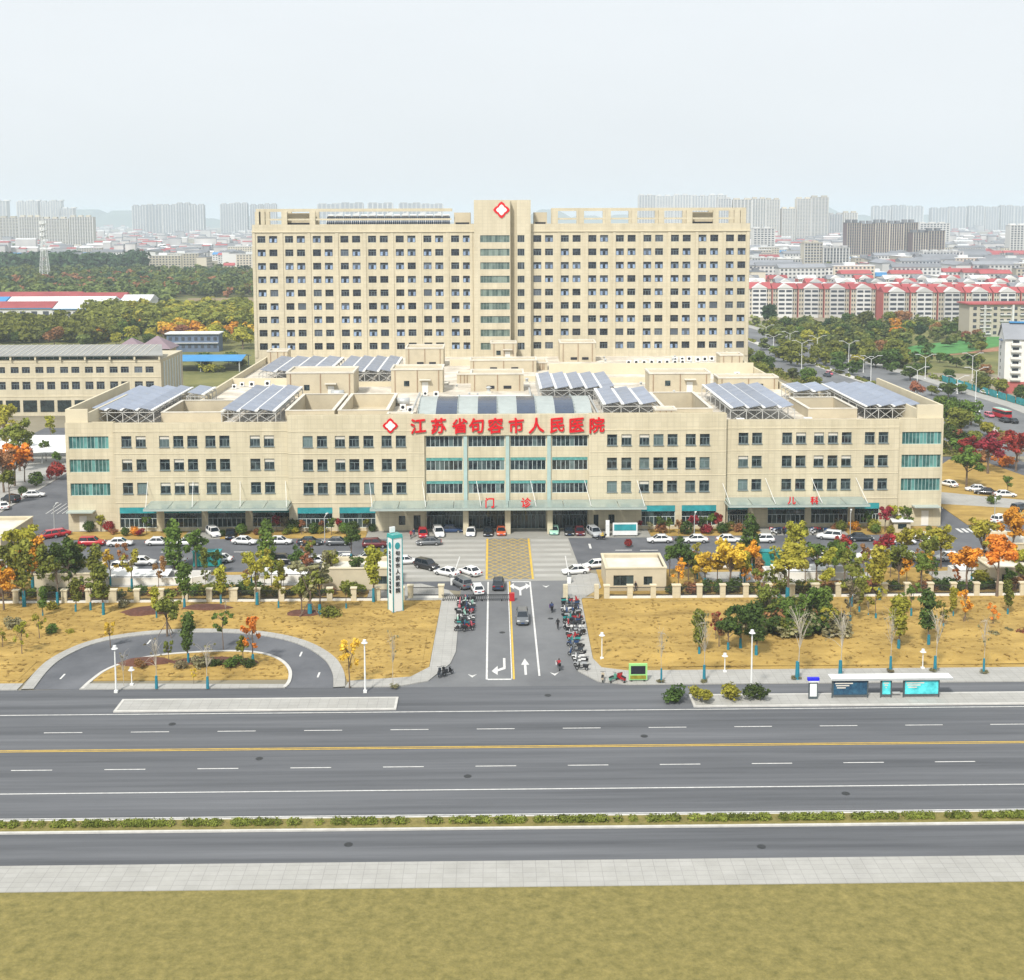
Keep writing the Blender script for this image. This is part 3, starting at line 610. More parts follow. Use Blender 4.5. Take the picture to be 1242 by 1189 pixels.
for i, (x0, x1, y0, y1) in enumerate(wells):
    dp = 4.5 if i not in (2,) else 18.4
    b = MB()
    b.quad((x0, y1, dp), (x1, y1, dp), (x1, y1, 19.3), (x0, y1, 19.3)); b.quad((x0, y0, dp), (x0, y1, dp), (x0, y1, 19.3), (x0, y0, 19.3))
    b.quad((x1, y1, dp), (x1, y0, dp), (x1, y0, 19.3), (x1, y1, 19.3)); b.quad((x1, y0, dp), (x0, y0, dp), (x0, y0, 19.3), (x1, y0, 19.3)); b.quad((x0, y0, dp), (x1, y0, dp), (x1, y1, dp), (x0, y1, dp))
    t = .5
    b.box(x0-t, x1+t, y0-t, y0, 19.3, 21.2); b.box(x0-t, x1+t, y1, y1+t, 19.3, 21.2); b.box(x0-t, x0, y0, y1, 19.3, 21.2); b.box(x1, x1+t, y0, y1, 19.3, 21.2)
    b.build('light_well', 'plaster', hosp)
    b = MB(); c = .09
    b.box(x0-t-c, x1+t+c, y0-t-c, y0+c, 21.2, 21.32); b.box(x0-t-c, x1+t+c, y1-c, y1+t+c, 21.2, 21.32); b.box(x0-t-c, x0+c, y0+c, y1-c, 21.2, 21.32); b.box(x1-c, x1+t+c, y0+c, y1-c, 21.2, 21.32)
    b.build('well_coping', 'roof_pale', hosp)
for x0, x1, y0, y1, z in ((-63.4, -62.9, 273.5, 352, 20.9), (66.4, 66.9, 273.5, 352, 20.9), (XL0+.6, -63.4, 272.6, 273.1, 20.7), (66.9, XR1-.6, 272.6, 273.1, 20.7), (-62.9, -46, 296.0, 296.5, 20.9), (14, 66.3, 313, 313.5, 22.1), (-6, 16, 300, 300.4, 20.6), (-44, -24, 292, 292.4, 20.5), (28, 50, 297, 297.4, 20.6), (-12, 13, 333, 333.4, 21.0), (30, 60, 327, 327.4, 20.5), (-22, -12, 295.5, 296, 22.6)):
    MB().box(x0, x1, y0, y1, 19.25, z).build('roof_parapet', 'stone_trim', hosp)
# vaulted atrium roof, alternating metal and dark glass strips
ax0, ax1 = -15.2, 19.4; segs = [(-15.2, -11.6, 0), (-11.6, -7.4, 1), (-7.4, -3.3, 0), (-3.3, .5, 1), (.5, 4.5, 0), (4.5, 8.2, 1), (8.2, 12.1, 0), (12.1, 15.9, 1), (15.9, 19.4, 0)]
def arc(t): return 242.3+t*21.5, 20.6+2.7*math.sin(math.pi*(0.12+0.8*t))-2.7*math.sin(math.pi*.12)
for x0, x1, dk in segs:
    b = MB(); n = 12
    for i in range(n):
        (ya, za), (yb, zb) = arc(i/n), arc((i+1)/n)
        b.quad((x0, ya, za), (x1, ya, za), (x1, yb, zb), (x0, yb, zb))
        if not dk:
            b.box(x0+.02, x0+.14, ya, yb, min(za, zb), max(za, zb)+.1)
    b.quad((x0, 242.3, 19.3), (x1, 242.3, 19.3), (x1, arc(0)[0], arc(0)[1]), (x0, arc(0)[0], arc(0)[1]))
    b.build('skylight_panel', 'solar_dark' if dk else 'metal_pale', hosp)
b = MB()
for x in (ax0, ax1):
    pts = [(x, *arc(i/12)) for i in range(13)]
    b.add(pts+[(x, 263.8, 19.3), (x, 242.3, 19.3)], [tuple(range(15)) if x < 0 else tuple(range(14, -1, -1))])
b.build('atrium_end', 'roof_pale', hosp)
# penthouses, plant rooms and stair heads
pents = [(-46.5, -31.5, 275.5, 286, 24.6, 1), (-23.6, -11.8, 281.5, 290, 24.5, 1), (-23.8, -13.6, 331, 340, 24.2, 0), (-.9, 6.3, 346, 352, 24.0, 1), (18.3, 28.2, 341, 349, 24.5, 0), (35.5, 49.5, 280, 288, 23.5, 1), (-5.4, 6.8, 283, 291, 23.2, 0), (-6.2, 11.0, 318.5, 325, 22.3, 0),
         (31.5, 35.5, 238.5, 242.0, 21.6, 0), (-20.8, -16, 236.5, 241, 20.9, 0), (60, 66, 325, 331, 22.6, 0), (52, 66, 284, 290, 21.9, 0), (-62.5, -57, 340, 346, 22.6, 0), (-9, -5.6, 297, 303, 21.4, 0), (11.2, 14, 322, 330, 21.2, 0)]
for x0, x1, y0, y1, z, dr in pents:
    b = MB().box(x0, x1, y0, y1, 19.2, z); o = b.build('penthouse', 'plaster', hosp)
    cp = MB(); cp.box(x0-.15, x1+.15, y0-.15, y0+.3, z, z+.35); cp.box(x0-.15, x1+.15, y1-.3, y1+.15, z, z+.35); cp.box(x0-.15, x0+.3, y0+.3, y1-.3, z, z+.35); cp.box(x1-.3, x1+.15, y0+.3, y1-.3, z, z+.35)
    cp.build('coping', 'roof_pale', o)
    for dx in (.8, (x1-x0)*.5, x1-x0-1.0): MB().box(x0+dx, x0+dx+.16, y0-.14, y0-.01, 19.4, z).build('drain_pipe', 'rust', o)
    if dr:
        xm = x0+(x1-x0)*.66; MB().box(xm-.7, xm+.7, y0-.09, y0-.01, 19.35, 21.7).build('door', 'white_wall', o); MB().box(xm-1.3, xm+1.3, y0-1.1, y0-.02, 22.2, 22.4).build('door_hood', 'roof_pale', o)
        xm = x0+(x1-x0)*.3; MB().box(xm-.6, xm+.6, y0-.09, y0-.01, 20.8, 22.0).build('window', 'glass_dark', o)
    elif x1-x0 > 9:
        for q in (.3, .62): MB().box(x0+(x1-x0)*q, x0+(x1-x0)*q+1.8, y0-.09, y0-.01, 19.9, 20.6).build('vent', 'screen_dark', o)
for x0, x1, y0, y1 in ((-19.5, -11, 294, 299.5), (14, 24, 300, 311), (24, 33, 316, 330), (-30, -24, 270, 276), (52, 60, 300, 310)):
    MB().box(x0, x1, y0, y1, 19.31, 19.75).build('roof_platform', 'roof_pale', hosp)

# ------------------------------------------------------------------ canopies with tie rods and columns
def canopy(x0, x1, n, cols, y=YC):
    o = MB().box(x0, x1, y-5.65, y-5.3, 5.25, 5.65); 
    for i in range(n+1):
        x = x0+(x1-x0)*i/n; o.box(x-.09, x+.09, y-5.3, y-.02, 5.2, 5.55)
    o.box(x0, x1, y-.3, y-.02, 5.56, 5.72)
    o = o.build('canopy', 'canopy_edge', hosp)
    for i in range(n):
        a = x0+(x1-x0)*i/n+.05; c = x0+(x1-x0)*(i+1)/n-.05
        MB().add([(a, y-5.6, 5.68), (c, y-5.6, 5.68), (c, y-.31, 5.95), (a, y-.31, 5.95), (a, y-5.6, 5.73), (c, y-5.6, 5.73), (c, y-.31, 6.0), (a, y-.31, 6.0)], [(0, 3, 2, 1), (4, 5, 6, 7), (0, 1, 5, 4), (1, 2, 6, 5), (2, 3, 7, 6), (3, 0, 4, 7)]).build('canopy_panel', 'canopy_glass', o)
    for i in range(0, n+1, 2):
        x = min(max(x0+(x1-x0)*i/n, x0+.3), x1-.3); MB().bar((x, y-4.9, 5.8), (x-.9, y-.02, 9.6), .07).build('tie_rod', 'white_paint', o)
    for x in cols: MB().box(x-.5, x+.5, y-3.2, y-2.2, .1, 5.19).build('column', 'stone', o)
canopy(fx(452), fx(780), 10, [fx(p) for p in (565, 615.5, 666)])
canopy(fx(181), fx(353), 6, [], YW); canopy(fx(879), fx(1047), 6, [], YW)

# ------------------------------------------------------------------ red lettering and emblems
def glyph(ch, size, depth, fat=0.02, slant=0.0):
    c = bpy.data.curves.new('glyph', 'FONT'); c.body = ch; c.size = size; c.extrude = depth/2;  c.align_x = 'CENTER'; c.resolution_u = 3
    t = bpy.data.objects.new('glyph', c); COL.objects.link(t); bpy.context.view_layer.update()
    me = bpy.data.meshes.new_from_object(t.evaluated_get(bpy.context.evaluated_depsgraph_get())); bpy.data.objects.remove(t); bpy.data.curves.remove(c)
    P = np.array([v.co for v in me.vertices]); fs = [tuple(p.vertices) for p in me.polygons]; nv = len(P); V = []; Fc = []
    for i, (dx, dy) in enumerate(((0, 0), (1, .4), (-1, -.4), (.4, -1), (-.4, 1))):     # heavier strokes: the outline pushed four ways
        V.append(P+np.array([dx*fat*size*.8, dy*fat*size*.8, .004*i])); Fc += [tuple(q+i*nv for q in f) for f in fs]
    P = np.concatenate(V); bpy.data.meshes.remove(me); me = bpy.data.meshes.new('character'); me.from_pydata(P.tolist(), [], Fc)
    P[:, 1] -= (P[:, 1].max()+P[:, 1].min())/2; P[:, 0] -= (P[:, 0].max()+P[:, 0].min())/2
    P[:, 1] += slant*P[:, 0]; Q = np.stack([P[:, 0], -P[:, 2], P[:, 1]], 1)               # upright, facing -Y
    me.vertices.foreach_set('co', Q.astype(np.float32).ravel()); me.update()
    return me
def letters(name, text, xs, y, z, size, label, m='red_sign', fat=.02, slant=0.0, depth=.25, rz=0):
    r = thing(name, (sum(xs)/len(xs), y, z), label, 'sign')
    for ch, x in zip(text, xs):
        me = glyph(ch, size, depth, fat, slant); me.materials.append(MATS[m]); child('character', me, r, loc=(x-sum(xs)/len(xs), 0, 0))
    return r
ch_px = [508, 532.5, 558, 578, 601, 626, 650.5, 675.5, 699, 723.5]
letters('roof_sign', '江苏省句容市人民医院', [fx(p) for p in ch_px], YC-.18, 20.25, 3.05, 'large red Chinese characters spelling the hospital name above the glazed recess', fat=.028, slant=.10)
letters('canopy_sign', '门诊', [fx(594), fx(637)], YC-5.75, 6.75, 1.9, 'two red characters standing on the central entrance canopy', fat=.03)
letters('canopy_sign', '儿科', [fx(953), fx(980)], YW-5.75, 6.6, 1.5, 'two small red characters on the canopy of the right wing', fat=.03)
def emblem(name, x, y, z, s, label):
    r = thing(name, (x, y, z), label, 'sign')
    def quatre(k, n=64):                                   # four round lobes meeting in notches
        out = []
        for i in range(n):
            t = 2*math.pi*i/n; ph = (t+math.pi/4) % (math.pi/2)-math.pi/4; q = .55*math.cos(ph)+math.sqrt(max(0, .45**2-(.55*math.sin(ph))**2)); q = q*.45+.55*(1/(abs(math.cos(t))+abs(math.sin(t)))); out.append((math.cos(t)*k*q, math.sin(t)*k*q))
        return out
    for nm, k, y0, m_ in (('red_border', s, 0.0, 'red_sign'), ('white_cross', s*.66, -.06, 'white_paint')):
        q = quatre(k); n = len(q)
        b = MB(); b.add([(u, y0-.1, v) for u, v in q]+[(u, y0+.05, v) for u, v in q], [tuple(range(n)), tuple(range(2*n-1, n-1, -1))]+[(i, n+i, n+(i+1) % n, (i+1) % n) for i in range(n)])
        me = b.mesh(nm); me.materials.append(MATS[m_]); child(nm, me, r)
emblem('emblem', fx(474.3), YC-.1, 20.3, 1.45, 'small red-edged white cross emblem beside the red characters')

# ------------------------------------------------------------------ ward tower
YT = 355.0
def tx(px): return pl(px, 355, YT)[0]
tower = thing('ward_tower', (2.6, YT, 0), 'tall beige ward tower with paired windows rising behind the outpatient building', 'building')
TX0, TX1, TZ = tx(307.5), tx(908.5), 57.4
tcols = [313.6+33.42*i+d for i in range(8) for d in (0, 14.2)]+[646.9+33.25*i+d for i in range(8) for d in (0, 14.2)]
TW, TH, FL = 2.3, 1.95, 3.84
trows = [52.25-FL*i for i in range(9)]
CX0, CXa, CXb, CX1 = tx(575.5), tx(619), tx(627), tx(643.5)
YK = YT-2.2
holes = [(tx(p), tx(p)+TW, z, z+TH) for p in tcols for z in trows]
b = MB(); wall_front(b, TX0, CX0, 0, TZ, YT, holes, .4); wall_front(b, CX1, TX1, 0, TZ, YT, holes, .4)
b.quad((TX0, YT+24, 0), (TX0, YT, 0), (TX0, YT, TZ), (TX0, YT+24, TZ)); b.quad((TX1, YT, 0), (TX1, YT+24, 0), (TX1, YT+24, TZ), (TX1, YT, TZ)); b.quad((TX1, YT+24, 0), (TX0, YT+24, 0), (TX0, YT+24, TZ), (TX1, YT+24, TZ))
for x0, x1 in ((TX0, CX0), (CX1, TX1)):
    b.quad((x0, YT, TZ), (x1, YT, TZ), (x1, YT+.5, TZ), (x0, YT+.5, TZ)); b.quad((x1, YT+.5, 56.2), (x0, YT+.5, 56.2), (x0, YT+.5, TZ), (x1, YT+.5, TZ))
b.build('wall', 'tower_stone', tower)
MB().box(TX0+.3, TX1-.3, YT+.51, YT+23.7, 55.8, 56.2).build('roof', 'roof_deck', tower)
# shallow pilasters between the window pairs, floor bands
for i in range(9):
    for x in ((tx(307.7+33.42*i)+.05 if i < 8 else CX0-1.2), (tx(641.5+33.25*i)-.9+1.4 if i < 8 else TX1-.9)):
        MB().box(x-.1, x+.75, YT-.22, YT-.004, 19.3, TZ-2.4).build('pilaster', 'tower_stone', tower)
MB().box(TX0-.15, CX0-.01, YT-.3, YT-.004, TZ-2.2, TZ-1.85).build('cornice', 'stone_trim', tower); MB().box(CX1+.01, TX1+.15, YT-.3, YT-.004, TZ-2.2, TZ-1.85).build('cornice', 'stone_trim', tower)
twA = shared('window', window_mesh(TW, TH, 2, .68, .07), 'frame_grey'); twB = shared('window', window_mesh(TW, TH, 2, .6, .08), 'frame_dark')
tpn = shared('pane', pane_mesh(TW, TH), 'glass_tower')
ts = shared('sash', MB().add([(.12, .0, 1.18), (.78, .0, 1.18), (.78, -.34, .12), (.12, -.34, .12), (.12, .03, 1.18), (.78, .03, 1.18), (.78, -.31, .12), (.12, -.31, .12)], [(0, 1, 2, 3), (7, 6, 5, 4), (0, 4, 5, 1), (2, 6, 7, 3), (1, 5, 6, 2), (0, 3, 7, 4)]), 'sash')
for p in tcols:
    for ri, z in enumerate(trows):
        w = put_window(twA if random.random() < .5 else twB, tpn, tx(p), YT+.28, z, tower)
        if random.random() < (.75 if ri in (1, 2, 3) else .35):
            child('sash', ts, w); child('sash', ts, w, loc=(TW-.9, 0, 0))
core_h = [(z+.0, z+2.0) for z in trows]
core = [(CX0, CXa, YK, [(tx(582.8), CXa-.2)]), (CXa, CXb, YK+2.6, []), (CXb, CX1, YK, [(CXb+.15, tx(636))])]
b = MB()
for x0, x1, y, hs in core:
    wall_front(b, x0, x1, 0, 64.2, y, [(a, c, z0, z1) for a, c in hs for z0, z1 in core_h], .4)
b.quad((CXa, YK, 0), (CXa, YK+2.6, 0), (CXa, YK+2.6, 64.2), (CXa, YK, 64.2)); b.quad((CXb, YK+2.6, 0), (CXb, YK, 0), (CXb, YK, 64.2), (CXb, YK+2.6, 64.2))
b.quad((CX0, YT+14, 0), (CX0, YK, 0), (CX0, YK, 64.2), (CX0, YT+14, 64.2)); b.quad((CX1, YK, 0), (CX1, YT+14, 0), (CX1, YT+14, 64.2), (CX1, YK, 64.2))
b.quad((CX1, YT+14, 50), (CX0, YT+14, 50), (CX0, YT+14, 64.2), (CX1, YT+14, 64.2)); b.add([(CX0, YK, 64.2), (CXa, YK, 64.2), (CXa, YK+2.6, 64.2), (CXb, YK+2.6, 64.2), (CXb, YK, 64.2), (CX1, YK, 64.2), (CX1, YT+14, 64.2), (CX0, YT+14, 64.2)], [tuple(range(8))])
b.build('stair_core', 'tower_stone', tower)
for x0, x1, y, hs in core:
    for a, c in hs:
        for z0, z1 in core_h: strip_window(a, c, z0, z1, y+.2, tower, 9 if c-a > 5 else 3, 'glass_core' if c-a > 5 else 'glass_tower', 'frame_grey' if c-a > 5 else 'frame_grey')
emblem('emblem', tx(608.6), YK-.1, 61.4, 2.35, 'large red-edged white cross emblem at the top of the ward tower')
# roof pergola: columns, top beam, mid rail
rail = lambda x0, x1: (MB().box(x0, x1, YT+1.0, YT+1.9, 61.1, 61.9).build('pergola_beam', 'tower_stone', tower), MB().box(x0, x1, YT+1.2, YT+1.6, 58.6, 59.1).build('pergola_rail', 'tower_stone', tower), MB().box(x0, x1, YT+9, YT+9.9, 61.1, 61.9).build('pergola_beam', 'tower_stone', tower))
rail(tx(670), TX1-1.0); rail(TX0+1.0, tx(548))
for p in (673.5, 705, 737.5, 769.5, 802, 836, 868, 893.5, 901, 314, 319, 346, 380):
    MB().box(tx(p)-.8, tx(p)+.8, YT+.9, YT+2.0, 56.2, 61.09).build('pergola_column', 'tower_stone', tower); MB().box(tx(p)-.8, tx(p)+.8, YT+8.8, YT+10, 56.2, 61.09).build('pergola_column', 'tower_stone', tower)
for p0, p1 in ((347, 379), (837, 868), (551, 571), (648, 664)):
    o = MB().box(tx(p0), tx(p1), YT+3, YT+8, 56.2, 60.7).build('plant_room', 'plaster', tower); MB().box(tx(p0)+.4, tx(p1)-.4, YT+2.9, YT+2.99, 56.8, 57.9).build('louvre', 'screen_dark', o)
for i in range(15):
    p = 396.5+i*10.0; x0, x1 = tx(p), tx(p+9.6)
    f = thing('solar_water_heater', (x0, YT+2.2, 56.2), f'dark tube solar water heater on the tower roof edge, {nth(i)} from the left', 'solar heater', 'solar water heaters in a row on the tower roof')
    MB().add([(x0, YT+2.2, 57.5), (x1, YT+2.2, 57.5), (x1, YT+3.6, 59.6), (x0, YT+3.6, 59.6), (x0, YT+2.3, 57.44), (x1, YT+2.3, 57.44), (x1, YT+3.7, 59.54), (x0, YT+3.7, 59.54)], [(0, 1, 2, 3), (7, 6, 5, 4), (0, 4, 5, 1), (2, 6, 7, 3), (1, 5, 6, 2), (0, 3, 7, 4)]).build('tube_panel', 'solar_dark', f)
    g = MB(); [g.bar((x0+(x1-x0)*q/4, YT+2.18, 57.48), (x0+(x1-x0)*q/4, YT+3.58, 59.62), .1) for q in range(5)]; g.bar((x0, YT+2.86, 58.55), (x1, YT+2.86, 58.55), .1); g.bar((x0+.1, YT+3.6, 56.2), (x0+.1, YT+3.6, 59.5), .12); g.bar((x1-.1, YT+3.6, 56.2), (x1-.1, YT+3.6, 59.5), .12); g.build('rack', 'steel', f)
    MB().cyl((x0+.2, YT+3.8, 59.9), (x1-.2, YT+3.8, 59.9), .32, n=10).build('tank', 'white_paint', f)
    if i % 2: MB().add([(x0, YT+3.6, 60.1), (x1, YT+3.6, 60.1), (x1-.4, YT+5.5, 61.0), (x0, YT+3.6, 60.16), (x1, YT+3.6, 60.16), (x1-.4, YT+5.5, 61.06)], [(0, 2, 1), (3, 4, 5), (0, 1, 4, 3), (1, 2, 5, 4), (2, 0, 3, 5)]).build('wind_plate', 'steel', f)

# ------------------------------------------------------------------ roof-top solar frames: each row of collectors a part
def solar_array(x0, x1, y0, y1, n, label, lean=1, z=21.6):
    r = thing('solar_array', ((x0+x1)/2, y0, 19.3), label, 'solar panels', 'solar frames on the hospital roof')
    w = (x1-x0)/n; hi, lo = z+1.05, z+.55
    fr = MB(); nb = max(3, int((y1-y0)/5))
    for i in range(n+1):
        x = x0+w*i
        for j in range(nb+1):
            y = y0+.3+(y1-y0-.6)*j/nb; fr.bar((x, y, 19.3), (x, y, z+.2), .14)
            if i < n:
                fr.bar((x, y, z+.1), (x+w, y, z+.1), .12); fr.bar((x, y, 19.5), (x+w, y, z), .09); fr.bar((x+w, y, 19.5), (x, y, z), .09)
                for q in range(5):                                   # arched bracket under each row
                    t0, t1 = q/5, (q+1)/5; fr.bar((x+w*t0, y, z+.1+.75*math.sin(math.pi*t0)), (x+w*t1, y, z+.1+.75*math.sin(math.pi*t1)), .09)
        fr.bar((x, y0, z+.15), (x, y1, z+.15), .13)
    fr.build('support_frame', 'truss', r)
    for i in range(n):
        a = x0+w*i+.08*w; c = x0+w*(i+1)-.16*w
        za, zc = (hi, lo) if lean > 0 else (lo, hi)
        if lean < 0: a, c = x0+w*i+.16*w, x0+w*(i+1)-.08*w
        nm = max(4, int((y1-y0)/4)); p = MB(); g = (y1-y0)/nm
        for j in range(nm):
            ya, yb = y0+g*j+.05, y0+g*(j+1)-.05
            p.add([(a, ya, za), (c, ya, zc), (c, yb, zc), (a, yb, za), (a, ya, za+.1), (c, ya, zc+.1), (c, yb, zc+.1), (a, yb, za+.1)], [(0, 3, 2, 1), (4, 5, 6, 7), (0, 1, 5, 4), (1, 2, 6, 5), (2, 3, 7, 6), (3, 0, 4, 7)])
        p.build('collector_row', 'solar', r)
        xs = c+.03 if lean > 0 else a-.03-.16*w
        MB().box(xs, xs+.17*w, y0, y1, lo-.05, lo+.16).build('ridge_strip', 'white_paint', r)
solar_array(-78.2, -66.2, 238.5, 271, 4, 'four-row solar frame on the roof beside the far left parapet')
solar_array(-65.0, -61.2, 259.5, 271, 1, 'single short solar row behind the square light well on the left wing roof')
solar_array(-52.6, -42.2, 236.5, 271, 3, 'three-row solar frame left of the raised central parapet')
solar_array(-57.0, -40.0, 298, 329, 4, 'four-row solar frame on the rear left roof, outer of two')
solar_array(-38.4, -24.4, 298, 329, 4, 'four-row solar frame on the rear left roof, next to the tall plant room')
solar_array(9.9, 26.4, 266.5, 292, 5, 'five-row solar frame behind the vaulted atrium roof', -1)
solar_array(21.6, 32.6, 243.2, 265.6, 3, 'three-row solar frame just right of the vaulted atrium roof', -1)
solar_array(46.0, 58.6, 237.5, 271, 4, 'four-row solar frame on the right wing roof, nearer the centre', -1)
solar_array(72.6, 83.6, 238.5, 271.5, 4, 'four-row solar frame beside the far right parapet', -1)
solar_array(63.8, 71.6, 259.5, 271.5, 2, 'two-row short solar frame behind the right wing light well', -1)
# air-conditioning units, tanks and fans on the roofs
def ac_unit(x, y, z, s=1.0, lab='', grp='condenser units on the hospital roof'):
    r = thing('condenser_unit', (x, y, z), lab, 'condenser', grp, local=True); r.scale = (s, s, s)
    child('casing', ACm, r); child('fan', ACf, r); child('foot', ACt, r)
b = MB(); b.box(-.7, .7, -.45, .45, .15, 1.5); ACm = shared('casing', b, 'white_paint')
b = MB(); b.cyl((0, -.47, .85), (0, -.44, .85), .42, n=14); ACf = shared('fan', b, 'screen_dark')
b = MB(); b.box(-.6, -.45, -.4, .4, 0, .14); b.box(.45, .6, -.4, .4, 0, .14); ACt = shared('foot', b, 'steel')
for i in range(8): ac_unit(36.5+i*2.1, 333+(i % 2)*.4, 19.3, .9, f'white condenser unit in the row below the right tower half, {nth(i)} from the left')
for i in range(7): ac_unit(50+i*2.1, 339+(i % 3), 19.3, .95, f'white condenser unit in the row nearest the tower foot, {nth(i)} from the left')
for i, (x, y) in enumerate(sorted(((-60, 293), (-57.5, 292), (-54, 293.2), (-61, 289), (-15.5, 276), (-13, 274.5), (-18, 247), (-17.2, 251), (-19, 255), (22, 297), (58, 304), (60.5, 305), (63, 300), (47, 232.9), (49.5, 233), (53, 233.2), (60, 233.2), (28, 238.4), (25, 238.2)))): ac_unit(x, y, 19.3, random.uniform(.7, 1.1), f'loose white condenser unit on the outpatient roof, {nth(i)} from the left')
tk = MB(); tk.cyl((-1.4, 0, .9), (1.4, 0, .9), .8, n=16); tkm = shared('tank', tk, 'steel', True); lg = MB(); lg.box(-1, -.8, -.5, .5, 0, .5); lg.box(.8, 1, -.5, .5, 0, .5); lgm = shared('cradle', lg, 'rust')
for i, (x, y, lb) in enumerate(((-19.5, 262, 'steel water tank beside the left end of the vaulted atrium'), (31, 275, 'steel water tank behind the three-row solar frame'), (-35, 274.5, 'steel water tank in front of the left penthouse'))):
    r = thing('water_tank', (x, y, 19.3), lb, 'tank', local=True); child('drum', tkm, r); child('cradle', lgm, r)
vb = MB(); vb.cyl((0, 0, 0), (0, 0, .9), .3, n=8); vb.cyl((0, 0, .9), (0, 0, 1.15), .55, .2, 8); VENT = shared('stack', vb, 'steel'); vc = MB(); vc.box(-.5, .5, -.5, .5, 0, .25); VBASE = shared('base', vc, 'roof_pale')
vr = random.Random(4); vsp = sorted([(vr.uniform(-60, 64), vr.uniform(274, 350)) for _ in range(40)]+[(vr.uniform(-30, 34), vr.uniform(267, 276)) for _ in range(10)])
vsp = [q for q in vsp if not any(p[0]-1.5 < q[0] < p[1]+1.5 and p[2]-1.5 < q[1] < p[3]+1.5 for p in pents) and not (-58 < q[0] < -23.5 and 297 < q[1] < 330) and not (9 < q[0] < 27.5 and q[1] < 293)]
for i, (x, y) in enumerate(vsp):
    o = thing('roof_vent', (x, y, 19.3), f'small steel roof vent on the podium roof, {nth(i)} from the left', 'vent', 'roof vents on the hospital podium', local=True); s_ = vr.uniform(.6, 1.3); o.scale = (s_, s_, s_); child('base', VBASE, o); child('stack', VENT, o)
def pipe_run(pts, label):
    b = MB(); [b.cyl(p, q, .22, n=8) for p, q in zip(pts[:-1], pts[1:])]
    [b.box(p[0]-.12, p[0]+.12, p[1]-.12, p[1]+.12, 19.3, p[2]) for p in pts]
    tag(b.build('roof_duct', 'steel'), label, 'duct')
pipe_run([(-16.5, 241.6, 20.6), (-16.5, 258, 20.6), (-16.5, 272, 20.6)], 'long steel duct beside the left end of the vaulted atrium')
pipe_run([(20.6, 241.6, 20.6), (20.6, 266, 20.6)], 'short steel duct between the vaulted atrium and a solar frame')
pipe_run([(-8, 268, 20.4), (8, 268, 20.4), (8, 280, 20.4)], 'bent steel duct behind the vaulted atrium')

# ================================================================== VEGETATION
def leaf_mesh(name, lobes, n, size, seed, m='leaf_olive', shell=0.55):
    """leaf-clump faces spread through the lobes (centre, radii) of a crown"""
    r = np.random.default_rng(seed); C = np.array([l[0] for l in lobes], float); A = np.array([l[1] for l in lobes], float)
    vol = A.prod(1)**.75; pick = r.choice(len(lobes), n, p=vol/vol.sum())
    d = r.normal(size=(n, 3)); d /= np.linalg.norm(d, axis=1)[:, None]
    rad = shell+(1-shell)*r.random(n)**.6; rad *= r.uniform(.82, 1.14, n)
    c = C[pick]+d*A[pick]*rad[:, None]
    nrm = d+r.normal(size=(n, 3))*.55+np.array([0, 0, .35]); nrm /= np.linalg.norm(nrm, axis=1)[:, None]
    t = np.cross(nrm, r.normal(size=(n, 3))); t /= np.linalg.norm(t, axis=1)[:, None]; u = np.cross(nrm, t)
    s = size*r.uniform(.55, 1.35, n)[:, None]; s2 = s*r.uniform(.5, .95, n)[:, None]
    bend = nrm*s*.25
    V = np.stack([c-t*s-u*s2*.3, c-u*s2+bend, c+t*s-u*s2*.2, c+t*s*.5+u*s2, c-t*s*.6+u*s2*.9-bend], 1).reshape(-1, 3)
    me = bpy.data.meshes.new(name); nv = len(V); me.vertices.add(nv); me.vertices.foreach_set('co', V.astype(np.float32).ravel())
    me.loops.add(nv); me.loops.foreach_set('vertex_index', np.arange(nv, dtype=np.int32)); me.polygons.add(n)
    me.polygons.foreach_set('loop_start', np.arange(0, nv, 5, dtype=np.int32)); me.polygons.foreach_set('loop_total', np.full(n, 5, np.int32))
    me.update(calc_edges=True); me.materials.append(MATS[m])
    return me
def trunk_mesh(name, h, r0, tips, seed, m='bark'):
    """tapered trunk with limbs reaching the given tips"""
    r = random.Random(seed); b = MB(); x = y = 0; segs = 4; pts = [(0, 0, -.05)]
    for i in range(segs): x += r.uniform(-.06, .06); y += r.uniform(-.06, .06); pts.append((x, y, h*(i+1)/segs))
    for i in range(segs): b.cyl(pts[i], pts[i+1], r0*(1-.17*i), r0*(1-.17*(i+1)), 6)
    for t in tips:
        k = r.choice((2, 3, 4)); p = Vector(pts[k]); q = Vector(t); mid = p.lerp(q, .5)+Vector((0, 0, .12*(q-p).length)); b.cyl(p, mid, r0*.45, r0*.3, 5); b.cyl(mid, q, r0*.3, r0*.1, 5)
    me = b.mesh(name); me.materials.append(MATS[m])
    return me
TREES = {}
